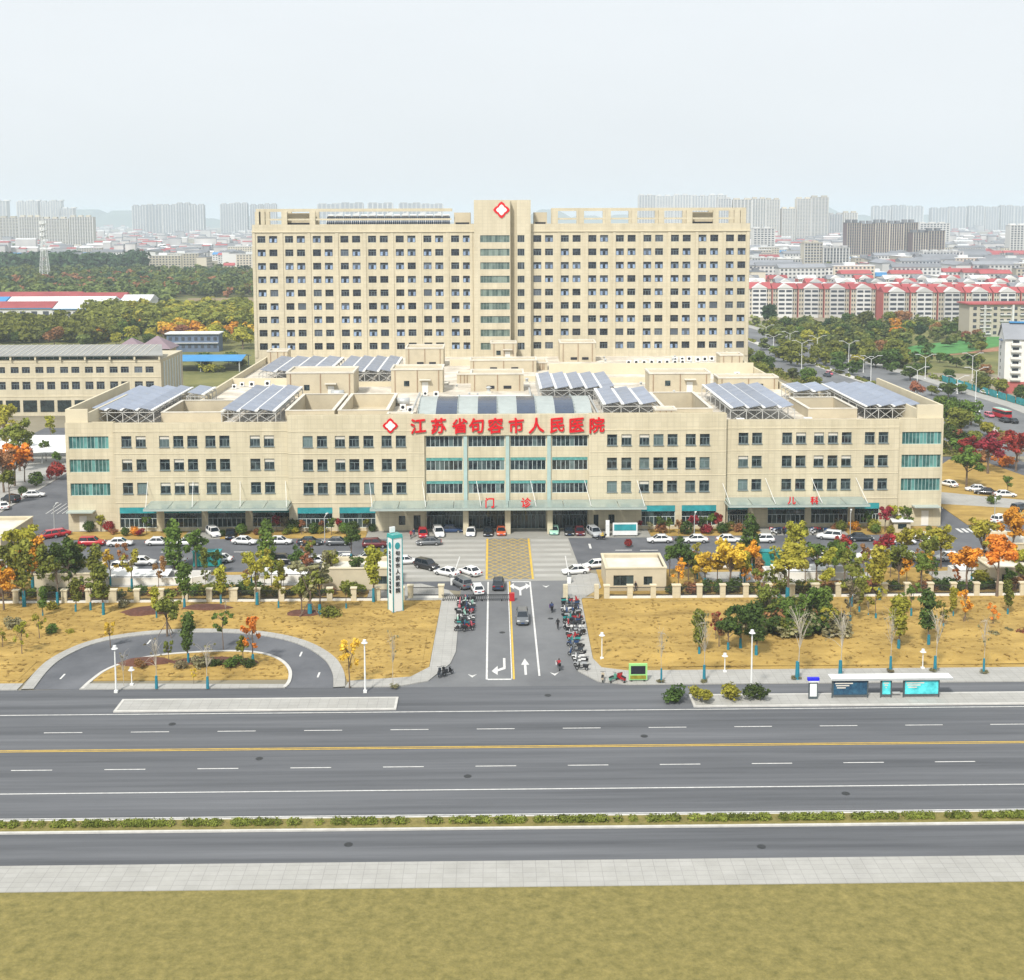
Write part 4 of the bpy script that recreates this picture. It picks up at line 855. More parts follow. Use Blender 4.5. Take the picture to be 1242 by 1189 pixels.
def make_kind(kind, var, seed):
    r = random.Random(seed)
    if kind == 'round':                                   # street tree: clear stem, dense uneven head, about 6 m tall
        lobes = [((r.uniform(-.4, .4), r.uniform(-.4, .4), 4.1+r.uniform(-.3, .4)), (.95, .9, 1.05))]+[((math.cos(a)*q, math.sin(a)*q, z), (e, e, e*r.uniform(.7, 1.0))) for a, q, z, e in [(r.uniform(0, 6.28), r.uniform(.5, 1.45), r.uniform(2.9, 5.4), r.uniform(.3, .68)) for _ in range(13)]]
        return trunk_mesh('trunk', 4.2, .13, [l[0] for l in lobes[1:]], seed), leaf_mesh('crown', lobes, 1300, .15, seed, shell=.3)
    if kind == 'sparse':                                  # thin young tree, tufts at the branch ends
        lobes = [((math.cos(a)*q, math.sin(a)*q, z), (r.uniform(.28, .55),)*2+(r.uniform(.3, .5),)) for a, q, z in [(r.uniform(0, 6.28), r.uniform(.2, 1.35), r.uniform(2.6, 5.7)) for _ in range(12)]]
        return trunk_mesh('trunk', 4.6, .10, [l[0] for l in lobes], seed), leaf_mesh('crown', lobes, 460, .17, seed, shell=.1)
    if kind == 'tall':                                    # narrow tall head
        lobes = [((r.uniform(-.25, .25), r.uniform(-.25, .25), z), (r.uniform(.65, 1.0),)*2+(r.uniform(.55, .8),)) for z in (2.6, 3.2, 3.9, 4.6, 5.2, 5.7)]
        return trunk_mesh('trunk', 4.8, .12, [l[0] for l in lobes], seed), leaf_mesh('crown', lobes, 1000, .16, seed, shell=.4)
    if kind == 'cone':                                    # clipped evergreen almost to the ground
        lobes = [((0, 0, z), (q, q, .8)) for z, q in ((1.2, 1.05), (2.2, 1.15), (3.3, 1.1), (4.4, .95), (5.3, .65))]
        return trunk_mesh('trunk', 3.6, .12, [], seed), leaf_mesh('crown', lobes, 1000, .18, seed, shell=.7)
    if kind == 'ball':                                    # clipped ball shrub, radius 1
        return trunk_mesh('trunk', .7, .08, [], seed), leaf_mesh('crown', [((0, 0, 1.0), (.95, .95, .85)), ((.2, .1, 1.25), (.6, .6, .6))], 700, .11, seed, shell=.75)
    if kind == 'shrub':                                   # loose multi-stem shrub 2 m high
        lobes = [((r.uniform(-.9, .9), r.uniform(-.6, .6), r.uniform(.5, 1.3)), (r.uniform(.4, .75),)*2+(r.uniform(.4, .7),)) for _ in range(8)]
        return trunk_mesh('trunk', 1.0, .05, [l[0] for l in lobes], seed), leaf_mesh('crown', lobes, 650, .125, seed)
    if kind == 'bare':                                    # leafless sapling
        tips = [(math.cos(a)*q, math.sin(a)*q, z) for a, q, z in [(r.uniform(0, 6.28), r.uniform(.4, 1.5), r.uniform(3.0, 6.0)) for _ in range(15)]]
        t2 = tips+[(p[0]*.8+r.uniform(-.3, .3), p[1]*.8+r.uniform(-.3, .3), p[2]+r.uniform(.1, .5)) for p in tips]
        return trunk_mesh('trunk', 5.2, .055, t2, seed, 'bark_pale'), leaf_mesh('crown', [(p, (.14, .14, .14)) for p in tips[:6]], 26, .12, seed, shell=0)
    if kind == 'far':                                     # full-grown tree of the distant park, about 10 m
        lobes = [((r.uniform(-2.4, 2.4), r.uniform(-2.4, 2.4), r.uniform(3.2, 8)), (r.uniform(1.5, 2.6),)*2+(r.uniform(1.2, 2.2),)) for _ in range(8)]
        return trunk_mesh('trunk', 5, .3, [l[0] for l in lobes], seed), leaf_mesh('crown', lobes, 1100, .45, seed, 'leaf_far')
for kk in ('round', 'sparse', 'tall', 'cone', 'ball', 'shrub', 'bare', 'far'):
    TREES[kk] = [make_kind(kk, v, 11+v*17+len(kk)) for v in range(4 if kk in ('round', 'sparse', 'far') else 3)]
wb = MB(); wb.cyl((0, 0, 0), (0, 0, 1.5), .19, .15, 7); WRAP = shared('trunk_wrap', wb, 'wrap')
st = MB()
for a in (0, 2.1, 4.2): st.bar((math.cos(a)*1.0, math.sin(a)*1.0, 0), (0, 0, 1.9), .06)
STAKE = shared('stake', st, 'bark')
NAT = dict(round=5.6, sparse=5.9, tall=6.3, cone=5.9, ball=1.95, shrub=1.95, bare=6.3, far=9.6)
HUE = dict(olive='olive-green', dark='dark green', green='green', lime='yellow-green', yellow='yellow', orange='orange', red='dark red', rust='russet', grey='grey-green', far='mid-green', pine='dark pine')
SHAPE = dict(round='round-headed tree', sparse='thin young tree', tall='tall narrow tree', cone='clipped conical tree', ball='clipped ball shrub', shrub='loose shrub', bare='leafless sapling', far='leafy tree')
CATN = dict(round='tree', sparse='tree', tall='tree', cone='tree', ball='shrub', shrub='shrub', bare='tree', far='tree')
NAMEN = dict(round='street_tree', sparse='young_tree', tall='narrow_tree', cone='conical_tree', ball='ball_shrub', shrub='shrub', bare='bare_sapling', far='park_tree')
PLANTED = []
def plant(x, y, h, kind, colr, where, wrap=False, stake=False, width=1.0, z=0.05):
    v = random.randrange(len(TREES[kind])); tr, cr = TREES[kind][v]; s = h/NAT[kind]
    o = thing(NAMEN[kind], (x, y, z), None, CATN[kind], None, local=True, rz=random.uniform(0, 6.28)); o.scale = (s*width*random.uniform(.93, 1.07), s*width*random.uniform(.93, 1.07), s)
    child('trunk', tr, o); child('crown', cr, o, 'leaf_'+colr)
    if wrap: child('trunk_wrap', WRAP, o)
    if stake: child('stake', STAKE, o)
    PLANTED.append((where, kind, colr, x, y, o))
    return o
def plant_px(bx, by, ty, kind, colr, where, wrap=False, stake=False, width=1.0, z=0.1):
    x, y = gp(bx, by); return plant(x, y, max(.7, pl(bx, ty, y)[1]), kind, colr, where, wrap, stake, width, z)
GL, GI, BF, BR, FAC, STR, RS = 'on the left lawn', 'on the loop island', 'behind the left fence', 'behind the right fence', 'along the outpatient front', 'on the street island', 'on the right lawn'
for t in ((203, 772, 719, 'round', 'olive', GL, 0, 1, 1.1), (92, 744, 702, 'tall', 'olive', GL, 1, 0), (125.6, 747, 684, 'tall', 'olive', GL, 1, 0), (224, 741, 682, 'tall', 'green', GL, 1, 0), (27, 798, 757, 'sparse', 'lime', GL), (48, 778, 744, 'sparse', 'lime', GL), (63, 771, 757, 'ball', 'green', GL),
          (17, 765, 748, 'shrub', 'grey', GL), (84, 771, 763, 'shrub', 'lime', GL), (134, 786, 753, 'sparse', 'yellow', GL), (3, 790, 762, 'sparse', 'lime', GL), (376, 750, 684, 'sparse', 'grey', GL, 1, 1, 1.5), (388, 749, 690, 'sparse', 'olive', GL, 1, 0, 1.2), (399, 752, 734, 'shrub', 'olive', GL, 0, 0, 1.3), (366, 748, 700, 'round', 'olive', GL, 0, 0, .9),
          (424, 835, 778, 'sparse', 'yellow', GL, 0, 0, .9), (477, 835, 762, 'bare', 'grey', GL, 0, 0, .7), (268, 733, 686, 'tall', 'lime', GL, 1, 0), (274, 747, 727, 'bare', 'grey', GL, 1), (312, 735, 674, 'sparse', 'lime', GL, 1, 0, 1.1), (70, 735, 672, 'sparse', 'olive', GL, 1), (29.5, 737, 655, 'tall', 'olive', GL, 1), (150, 833, 790, 'bare', 'grey', GL), (5, 742, 690, 'round', 'orange', GL), (62, 742, 728, 'shrub', 'lime', GL), (148, 738, 726, 'shrub', 'grey', GL), (190, 752, 712, 'tall', 'lime', GL, 1, 0, .9), (110, 742, 700, 'sparse', 'olive', GL, 1), (52, 750, 712, 'tall', 'green', GL, 1, 0, .9), (338, 740, 700, 'sparse', 'lime', GL, 1), (420, 742, 706, 'sparse', 'olive', GL, 1)):
    plant_px(*t)
for t in ((228.6, 809, 743, 'tall', 'dark', GI, 1, 0, .9), (190, 836, 772, 'bare', 'grey', GI, 1), (271, 789, 743, 'sparse', 'green', GI), (307, 809, 752, 'sparse', 'orange', GI, 1, 0, 1.1), (252, 836, 776, 'bare', 'grey', GI, 1), (205, 806, 776, 'sparse', 'olive', GI), (295, 806, 770, 'round', 'olive', GI, 0, 0, .8),
          (262, 810, 798, 'shrub', 'dark', GI, 0, 0, 1.4), (280, 811, 797, 'shrub', 'green', GI, 0, 0, 1.5), (300, 812, 800, 'shrub', 'dark', GI, 0, 0, 1.3), (245, 812, 796, 'shrub', 'grey', GI, 0, 0, 1.2), (222, 814, 800, 'shrub', 'grey', GI), (170, 812, 798, 'shrub', 'rust', GI), (185, 808, 800, 'shrub', 'rust', GI), (235, 830, 812, 'sparse', 'yellow', GI)):
    plant_px(*t)
for t in ((28, 716, 640, 'round', 'lime', BF), (40, 718, 652, 'round', 'orange', BF, 1), (51, 721, 662, 'tall', 'olive', BF, 1), (82, 721, 656, 'round', 'dark', BF, 1), (70, 716, 660, 'round', 'dark', BF, 1), (116, 721, 662, 'tall', 'olive', BF, 1), (134, 712, 665, 'sparse', 'yellow', BF, 1), (160, 715, 666, 'sparse', 'lime', BF, 1, 0, 1.1), (12, 720, 662, 'round', 'olive', BF), (20, 722, 690, 'round', 'orange', BF),
          (376, 712, 670, 'sparse', 'rust', BF), (400, 710, 665, 'sparse', 'grey', BF), (434, 712, 676, 'round', 'dark', BF, 1), (453, 731, 662, 'tall', 'lime', BF, 1, 0, .9), (426, 684, 640, 'round', 'dark', BF, 1), (300, 714, 690, 'sparse', 'rust', BF), (344, 713, 692, 'sparse', 'rust', BF), (465, 700, 668, 'sparse', 'lime', BF), (250, 716, 690, 'sparse', 'olive', BF),
          (211, 690, 632, 'cone', 'green', BF), (238, 690, 641, 'round', 'green', BF), (324, 686, 632, 'cone', 'green', BF), (372, 688, 655, 'sparse', 'rust', BF), (92, 712, 660, 'round', 'olive', BF), (104, 706, 672, 'sparse', 'dark', BF), (390, 722, 690, 'round', 'grey', BF)):
    plant_px(*t)
for i in range(34):                                   # hedge shrubs behind the left railing
    x = -94+i*2.2+random.uniform(-.4, .4); plant(x, 189+random.uniform(0, 2.2), random.uniform(1.2, 2.4), 'shrub', random.choice(['dark', 'dark', 'dark', 'green', 'rust', 'olive']), BF, width=1.35)
for i in range(30):
    x = 29+i*2.3+random.uniform(-.5, .5); plant(x, 189+random.uniform(0, 2.2), random.uniform(1.2, 2.4), 'shrub', random.choice(['dark', 'dark', 'rust', 'green', 'olive', 'rust']), BR, width=1.35)
fr = random.Random(21)
for i in range(30):                                   # more trees of the planted strips
    x = fr.uniform(-92, -24); plant(x, fr.uniform(189, 203), fr.uniform(3.4, 6.0), fr.choice(['round', 'sparse', 'tall', 'sparse']), fr.choice(['olive', 'lime', 'green', 'dark', 'rust', 'olive', 'lime']), BF, wrap=fr.random() < .4)
for i in range(32):
    x = fr.uniform(29, 98); plant(x, fr.uniform(189, 203), fr.uniform(3.4, 6.2), fr.choice(['round', 'sparse', 'tall', 'sparse', 'round']), fr.choice(['olive', 'lime', 'green', 'lime', 'rust', 'yellow', 'olive', 'dark', 'orange']), BR, wrap=fr.random() < .4)
for i in range(22):
    x = fr.choice((fr.uniform(-78, -26), fr.uniform(31, 82))); plant(x, fr.uniform(226, 228.6), fr.uniform(1.0, 2.2), fr.choice(['shrub', 'ball', 'shrub']), fr.choice(['dark', 'green', 'red', 'rust', 'olive', 'lime']), FAC, z=.14)
for t in ((823, 702, 653, 'round', 'dark', BR, 0, 0, 1.15), (835, 704, 668, 'round', 'dark', BR), (812, 700, 664, 'round', 'green', BR), (909, 690, 626, 'cone', 'dark', BR), (855, 714, 668, 'round', 'yellow', BR, 1, 0, 1.1), (886, 716, 660, 'round', 'yellow', BR, 0, 0, 1.3), (870, 712, 676, 'round', 'yellow', BR), (905, 716, 690, 'sparse', 'orange', BR), (965, 690, 636, 'round', 'lime', BR), (955, 732, 662, 'round', 'lime', BR, 1, 0, 1.15), (945, 731, 690, 'sparse', 'olive', BR, 1), (925, 736, 692, 'sparse', 'olive', BR, 1, 0, 1.1),
          (1001, 726, 690, 'round', 'lime', BR), (990, 706, 660, 'round', 'green', BR), (1012, 704, 658, 'round', 'dark', BR), (978, 700, 664, 'sparse', 'lime', BR), (1032, 740, 674, 'sparse', 'olive', BR, 1, 0, 1.2), (1024, 716, 662, 'round', 'green', BR), (1066, 729, 662, 'tall', 'lime', BR, 1, 0, 1.2), (1090, 716, 662, 'round', 'olive', BR), (1117, 718, 674, 'round', 'green', BR), (1172, 722, 663, 'round', 'orange', BR, 0, 0, 1.2), (1209, 724, 652, 'round', 'orange', BR, 0, 0, 1.1), (1160, 716, 690, 'sparse', 'orange', BR), (1052, 712, 670, 'sparse', 'lime', BR), (1224, 716, 690, 'round', 'green', BR), (1192, 712, 690, 'shrub', 'lime', BR, 0, 0, 1.4), (1238, 714, 684, 'round', 'olive', BR),
          (1022, 690, 652, 'round', 'red', BR), (1071, 692, 648, 'round', 'red', BR, 0, 0, 1.1), (1141, 690, 636, 'round', 'lime', BR), (1122, 690, 640, 'sparse', 'lime', BR), (1098, 690, 640, 'round', 'lime', BR), (1192, 690, 631, 'round', 'lime', BR), (1228, 680, 619, 'round', 'orange', BR), (1212, 684, 650, 'sparse', 'lime', BR), (762, 664, 654, 'ball', 'red', BR), (875, 684, 654, 'round', 'yellow', BR, 0, 0, .9), (940, 690, 664, 'sparse', 'lime', BR), (845, 690, 660, 'sparse', 'lime', BR)):
    plant_px(*t)
for t in ((848, 800, 739, 'tall', 'olive', RS, 1, 0, .9), (883, 794, 742, 'round', 'dark', RS, 1), (898, 790, 734, 'round', 'dark', RS, 1), (917, 799, 736, 'tall', 'dark', RS, 1, 0, 1.1), (872, 790, 744, 'sparse', 'rust', RS), (967, 775, 732, 'round', 'green', RS), (955, 772, 726, 'tall', 'green', RS, 1), (1001, 770, 714, 'tall', 'green', RS, 1), (1031, 760, 708, 'sparse', 'grey', RS, 1), (1089.7, 794, 722, 'tall', 'lime', RS, 1, 0, 1.0), (1126, 788, 716, 'tall', 'dark', RS, 1), (1144, 767, 728, 'sparse', 'olive', RS, 1), (1170, 761, 716, 'sparse', 'orange', RS, 0, 1), (1204, 764, 734, 'sparse', 'orange', RS, 0, 1), (1224, 772, 760, 'shrub', 'grey', RS), (1205, 778, 764, 'shrub', 'grey', RS), (1240, 776, 762, 'shrub', 'rust', RS),
          (802, 829, 756, 'bare', 'grey', RS, 1, 0, .6), (854, 828, 742, 'bare', 'grey', RS, 1, 0, .8), (967, 825, 734, 'bare', 'grey', RS, 1), (1019, 822, 738, 'bare', 'grey', RS, 1), (1080, 816, 736, 'bare', 'grey', RS, 1, 0, .7), (1134, 815, 738, 'bare', 'grey', RS, 1, 0, .9), (1193, 818, 741, 'bare', 'grey', RS, 1, 0, .6), (868, 780, 745, 'sparse', 'red', RS), (1053, 752, 722, 'bare', 'grey', RS, 1), (1042, 748, 700, 'tall', 'olive', RS, 1, 0, .9), (1062, 756, 712, 'sparse', 'lime', RS, 1), (1105, 750, 706, 'sparse', 'green', RS, 1), (1156, 752, 712, 'tall', 'lime', RS, 1, 0, .8), (1222, 750, 704, 'tall', 'olive', RS, 1, 0, .9), (985, 764, 712, 'round', 'green', RS, 1), (930, 762, 712, 'round', 'olive', RS, 1), (1006, 778, 738, 'sparse', 'lime', RS, 1)):
    plant_px(*t)
for i in range(44):                                   # thicket at the back of the right lawn
    bx = 916+random.uniform(0, 96); by = 760+random.uniform(-8, 17); plant_px(bx, by, by-random.uniform(16, 32), 'shrub', random.choice(['dark', 'dark', 'dark', 'grey', 'rust', 'olive', 'green']), RS, width=1.3, z=.3)
for bx, by, ty, kd, cl in ((122, 645, 625, 'round', 'lime'), (108, 646, 632, 'ball', 'dark'), (132, 645, 632, 'ball', 'red'), (152, 651, 640, 'ball', 'dark'), (163, 650, 638, 'shrub', 'orange'), (178, 648, 628, 'round', 'green'), (205, 660, 636, 'round', 'dark'), (336, 646, 627, 'round', 'red'), (345, 647, 628, 'round', 'grey'), (356, 647, 630, 'ball', 'dark'), (366, 649, 632, 'round', 'rust'), (381, 648, 634, 'ball', 'dark'), (391, 648, 632, 'round', 'rust'), (402, 650, 630, 'round', 'green'), (410, 646, 630, 'round', 'red'), (418, 648, 634, 'ball', 'green'), (428, 646, 632, 'ball', 'dark'), (445, 647, 630, 'round', 'olive'), (452, 646, 636, 'ball', 'dark'),
                           (776, 646, 632, 'round', 'red'), (788, 648, 634, 'round', 'grey'), (800, 648, 628, 'round', 'dark'), (812, 648, 628, 'round', 'green'), (823, 649, 632, 'round', 'rust'), (832, 649, 632, 'ball', 'dark'), (841, 648, 626, 'round', 'red'), (851, 648, 628, 'round', 'dark'), (862, 647, 624, 'round', 'green'), (871, 647, 622, 'round', 'red'), (876, 648, 634, 'ball', 'dark'), (893, 646, 634, 'shrub', 'rust'), (1015, 644, 634, 'shrub', 'rust'), (1035, 644, 632, 'shrub', 'orange'), (1052, 645, 622, 'round', 'dark'), (1060, 646, 630, 'ball', 'lime'), (1073, 646, 616, 'round', 'red'), (1085, 645, 614, 'round', 'lime'), (1100, 645, 616, 'round', 'green'), (1080, 648, 638, 'ball', 'lime'), (1062, 648, 636, 'ball', 'green')):
    plant_px(bx, by, ty, kd, cl, FAC, z=.14)
for bx, cl, h in ((820, 'dark', 2.25), (850, 'lime', 2.0), (888, 'lime', 2.35), (921, 'dark', 2.1)):
    x = pl(bx, 832, 146)[0]; plant(x, 146.0, h, 'shrub', cl, STR, width=1.25, z=.16)
for bx, by in ((477, 835), (802, 829), (854, 828), (967, 825), (1019, 822), (1080, 816), (1134, 815), (1193, 818)):
    x, y = gp(bx, by); plant(x, y, .5, 'shrub', 'grey', 'round the foot of a pavement sapling', width=2.0, z=.1)
# right-hand side of the hospital
SD = 'beside the right end of the hospital'
for t in ((1175, 566, 528, 'round', 'red', SD, 0, 0, 1.2), (1198, 575, 524, 'round', 'red', SD, 0, 0, 1.3), (1212, 560, 524, 'round', 'rust', SD, 0, 0, 1.2), (1232, 572, 524, 'round', 'red', SD, 0, 0, 1.3), (1172, 592, 542, 'round', 'green', SD, 0, 0, 1.3), (1160, 548, 520, 'round', 'rust', SD), (1150, 520, 484, 'far', 'green', SD), (1162, 528, 490, 'far', 'olive', SD), (1178, 516, 482, 'far', 'green', SD), (1197, 530, 510, 'far', 'lime', SD), (1222, 600, 578, 'round', 'green', SD), (1190, 560, 545, 'shrub', 'rust', SD, 0, 0, 1.6), (1215, 566, 552, 'shrub', 'orange', SD, 0, 0, 1.6), (1168, 520, 500, 'far', 'green', SD), (1182, 545, 520, 'far', 'olive', SD), (1155, 505, 480, 'far', 'dark', SD), (1140, 498, 478, 'far', 'green', SD), (1236, 560, 540, 'round', 'rust', SD), (1206, 612, 600, 'shrub', 'green', SD)):
    plant_px(*t)
LS = 'beside the left end of the hospital'
for t in ((10, 560, 510, 'sparse', 'lime', LS, 0, 0, 1.2), (24, 572, 508, 'round', 'olive', LS), (18, 590, 540, 'round', 'orange', LS, 0, 0, 1.3), (5, 598, 545, 'round', 'rust', LS, 0, 0, 1.2), (30, 585, 545, 'round', 'rust', LS), (56, 560, 535, 'round', 'green', LS), (62, 545, 505, 'sparse', 'lime', LS), (70, 572, 548, 'round', 'green', LS), (44, 590, 572, 'ball', 'green', LS), (28, 602, 590, 'ball', 'dark', LS), (6, 540, 490, 'round', 'lime', LS), (68, 582, 560, 'shrub', 'red', LS), (12, 612, 570, 'round', 'olive', LS), (85, 480, 455, 'far', 'olive', LS)):
    plant_px(*t)
# labels: colour, shape, place and rank along the row
def label_rows(items, text):
    rows_ = {}
    for it in items: rows_.setdefault(it[:3], []).append(it)
    for key, g in rows_.items():
        g.sort(key=lambda q: q[3]/q[4])
        for i, it in enumerate(g):
            it[5]['label'] = text(it) if len(g) == 1 else text(it)+f", {nth(i)} from the left"
            it[5]['group'] = f"{it[1]} planting {it[0]}" if False else 'trees and shrubs '+it[0]
label_rows(PLANTED, lambda it: f"{HUE[it[2]]} {SHAPE[it[1]]} {it[0]}" if it[1] != 'bare' else f"pale leafless sapling {it[0]}")
# dry grass tufts and fallen leaves on the lawns
def tufts(name, pts, n, m, h, seed, label):
    r = np.random.default_rng(seed); P = np.array([p for p in pts if -75 < p[0] < 82]); i = r.integers(0, len(P), n)
    c = P[i]+np.c_[r.uniform(-.55, .55, (n, 2)), np.zeros(n)]; V = []
    for q in range(4):
        a = r.uniform(0, 6.28, n); w = .12+.10*r.random(n); hh = .02+h*.35*r.uniform(.5, 1.3, n); d = np.c_[np.cos(a), np.sin(a)]
        b0 = c.copy(); b0[:, :2] += d*w[:, None]; b1 = c.copy(); b1[:, :2] -= d*w[:, None]; t = c.copy(); t[:, :2] += r.normal(size=(n, 2))*.3; t[:, 2] += hh
        V.append(np.stack([b0, b1, t], 1))
    V = np.concatenate(V).reshape(-1, 3); me = bpy.data.meshes.new(name); k = len(V)
    me.vertices.add(k); me.vertices.foreach_set('co', V.astype(np.float32).ravel()); me.loops.add(k); me.loops.foreach_set('vertex_index', np.arange(k, dtype=np.int32)); me.polygons.add(k//3)
    me.polygons.foreach_set('loop_start', np.arange(0, k, 3, dtype=np.int32)); me.polygons.foreach_set('loop_total', np.full(k//3, 3, np.int32)); me.update(calc_edges=True)
    return tag(link(name, me, m), label, 'grass', kind='stuff')
tufts('dry_grass', LR, 1500, 'straw', .10, 1, 'dry golden grass covering the lawn right of the drive')
tufts('dry_grass', LL1, 1500, 'straw', .10, 2, 'dry golden grass covering the lawn left of the drive')
tufts('dry_grass', LL2, 250, 'straw', .10, 4, 'dry golden grass on the loop island')
for bx, by, w, h in ((186, 744, 5.0, 2.2), (250, 741, 4.6, 2.0), (368, 748, 3.6, 2.0), (258, 806, 7, 1.6), (180, 806, 4, 1.4)):
    x, y = gp(bx, by); pts = [(x+math.cos(t)*w*random.uniform(.85, 1.1), y+math.sin(t)*h*random.uniform(.85, 1.1)) for t in [6.283*i/20 for i in range(20)]]
    b = MB(); n = 20; b.add([(*p, .12) for p in pts]+[((p[0]-x)*.6+x, (p[1]-y)*.6+y, .75) for p in pts], [(i, (i+1) % n, n+(i+1) % n, n+i) for i in range(n)]+[tuple(range(n, 2*n))])
    struct('planting_bed', b, 'soil')

# ================================================================== FENCE, GATE, GATEHOUSES
def fence(name, xs, y, label, wide=()):
    r = thing(name, (xs[0], y, 0), label, 'fence')
    MB().box(xs[0], xs[-1], y-.28, y+.18, 0, .38).build('base_wall', 'white_wall', r)
    for i, x in enumerate(xs):
        w = .42 if i not in wide else .62
        p = MB().box(x-w, x+w, y-.33, y+.33, 0, 2.0).build('pillar', 'stone', r); MB().box(x-w-.1, x+w+.1, y-.43, y+.43, 2.0, 2.18).build('cap', 'stone_trim', p)
        if i < len(xs)-1:
            a, c = x+.43, xs[i+1]-.43; b = MB(); b.box(a, c, y-.04, y+.04, 1.66, 1.74); b.box(a, c, y-.04, y+.04, .52, .6)
            n = int((c-a)/.16)
            for k in range(n): q = a+(c-a)*(k+.5)/n; b.box(q-.022, q+.022, y-.022, y+.022, .38, 1.85)
            b.build('railing', 'iron', r)
fence('boundary_fence', [-92.6+3.72*i for i in range(22)], 187.3, 'iron railing fence with beige pillars along the back of the left lawn', (4, 9, 14))
fence('boundary_fence', [17.4+3.62*i for i in range(22)], 187.6, 'iron railing fence with beige pillars along the back of the right lawn', (3, 9))
fence('gate_fence', [-13.2, -8.4], 188.4, 'short iron fence panel beside the left gate post')
g = thing('side_gate', (13.2, 187.5, 0), 'narrow white-barred wicket gate between two beige posts right of the drive', 'gate')
for x in (10.95, 15.8): p = MB().box(x-.35, x+.35, 187.1, 187.8, 0, 2.3).build('post', 'stone', g)
b = MB(); b.box(11.3, 15.4, 187.4, 187.5, 2.0, 2.08); b.box(11.3, 15.4, 187.4, 187.5, .2, .28)
for k in range(20): b.box(11.35+k*.205, 11.39+k*.205, 187.42, 187.48, .28, 2.0)
b.build('bars', 'steel', g)
g = thing('sliding_gate', (-2, 186.8, 0), 'low dark folding barrier drawn across the left half of the drive', 'gate')
b = MB()
for k in range(34):
    x = -8.2+k*.315; b.bar((x, 186.6, .1), (x+.3, 186.95, 1.0), .05); b.bar((x+.3, 186.6, .1), (x, 186.95, 1.0), .05)
b.box(-8.3, 2.6, 186.7, 186.8, .95, 1.05); b.build('lattice', 'iron', g)
MB().box(2.2, 3.0, 186.5, 187.1, 0, 1.25).build('motor_box', 'paint_red', g); b = MB(); [b.cyl((x, 186.6, .12), (x, 186.9, .12), .12, n=8) for x in (-8, -5, -2, 1, 2.6)]; b.build('roller', 'tyre', g)
for x, lb in ((-6.9, 'white ticket pillar with a raised barrier arm left of the drive'), (12.0, 'white ticket pillar with a raised barrier arm right of the drive')):
    g = thing('parking_barrier', (x, 195.5, 0), lb, 'barrier'); MB().box(x-.3, x+.3, 195.2, 195.8, 0, 1.3).build('cabinet', 'white_paint', g); MB().bar((x, 195.5, 1.1), (x+(1.2 if x < 0 else -.6), 195.5, 4.6), .14).build('arm', 'white_paint', g); MB().box(x-.36, x+.36, 195.14, 195.86, 1.3, 1.42).build('lid', 'paint_grey', g)
def gatehouse(x0, x1, y0, y1, h, label, wins, door=None):
    r = thing('gatehouse', ((x0+x1)/2, y0, 0), label, 'gatehouse')
    b = MB(); wall_front(b, x0, x1, 0, h, y0, wins, .25); b.quad((x0, y1, 0), (x0, y0, 0), (x0, y0, h), (x0, y1, h)); b.quad((x1, y0, 0), (x1, y1, 0), (x1, y1, h), (x1, y0, h)); b.quad((x1, y1, 0), (x0, y1, 0), (x0, y1, h), (x1, y1, h)); b.build('wall', 'plaster', r)
    MB().box(x0+.3, x1-.3, y0+.3, y1-.3, h-.7, h-.5).build('roof', 'roof_pale', r)
    cp = MB(); cp.box(x0-.12, x1+.12, y0-.12, y0+.3, h, h+.2); cp.box(x0-.12, x1+.12, y1-.3, y1+.12, h, h+.2); cp.box(x0-.12, x0+.3, y0+.3, y1-.3, h, h+.2); cp.box(x1-.3, x1+.12, y0+.3, y1-.3, h, h+.2); cp.build('parapet', 'stone_trim', r)
    ip = MB(); ip.quad((x1-.3, y0+.3, h-.5), (x0+.3, y0+.3, h-.5), (x0+.3, y0+.3, h), (x1-.3, y0+.3, h)); ip.quad((x0+.3, y1-.3, h-.5), (x1-.3, y1-.3, h-.5), (x1-.3, y1-.3, h), (x0+.3, y1-.3, h)); ip.build('inner_face', 'plaster', r)
    for a, c, z0, z1 in wins: strip_window(a, c, z0, z1, y0+.15, r, 2 if c-a > 2 else 1, 'glass_shop', 'frame_dark', None, 'window' if z0 > .3 else 'door')
    return r
gatehouse(17.6, 27.2, 191.2, 199.6, 3.7, 'beige flat-roofed gatehouse beside the right gate', [(18.8, 22.0, .9, 2.6), (23.6, 25.0, 1.0, 2.4)])
gatehouse(-27.5, -16.4, 192.4, 199.0, 3.6, 'beige flat-roofed gatehouse behind the tall white pylon sign', [(-18.6, -17.2, 1.1, 2.4)])
gatehouse(-72.6, -63.4, 191.2, 198.0, 3.4, 'beige flat-roofed plant house behind the far left fence', [(-66.0, -64.8, 1.1, 2.4)])
gatehouse(79.0, 87.0, 191.6, 197.6, 3.2, 'beige flat-roofed plant house behind the far right fence', [(81.0, 82.2, 1.1, 2.2)])
gatehouse(87.5, 97.0, 206.0, 214.0, 3.2, 'small beige hut beyond the zebra bars at the right edge', [(89.0, 90.4, 1.0, 2.2)])
gatehouse(-92.5, -85.6, 211, 226, 4.2, 'grey-roofed low shed at the left edge beside the hospital corner', [(-91, -89, 1, 2.4)])
gatehouse(-85.0, -79.0, 262, 272, 4.2, 'small beige outbuilding left of the hospital under orange trees', [(-83, -81, 1.2, 2.6)])
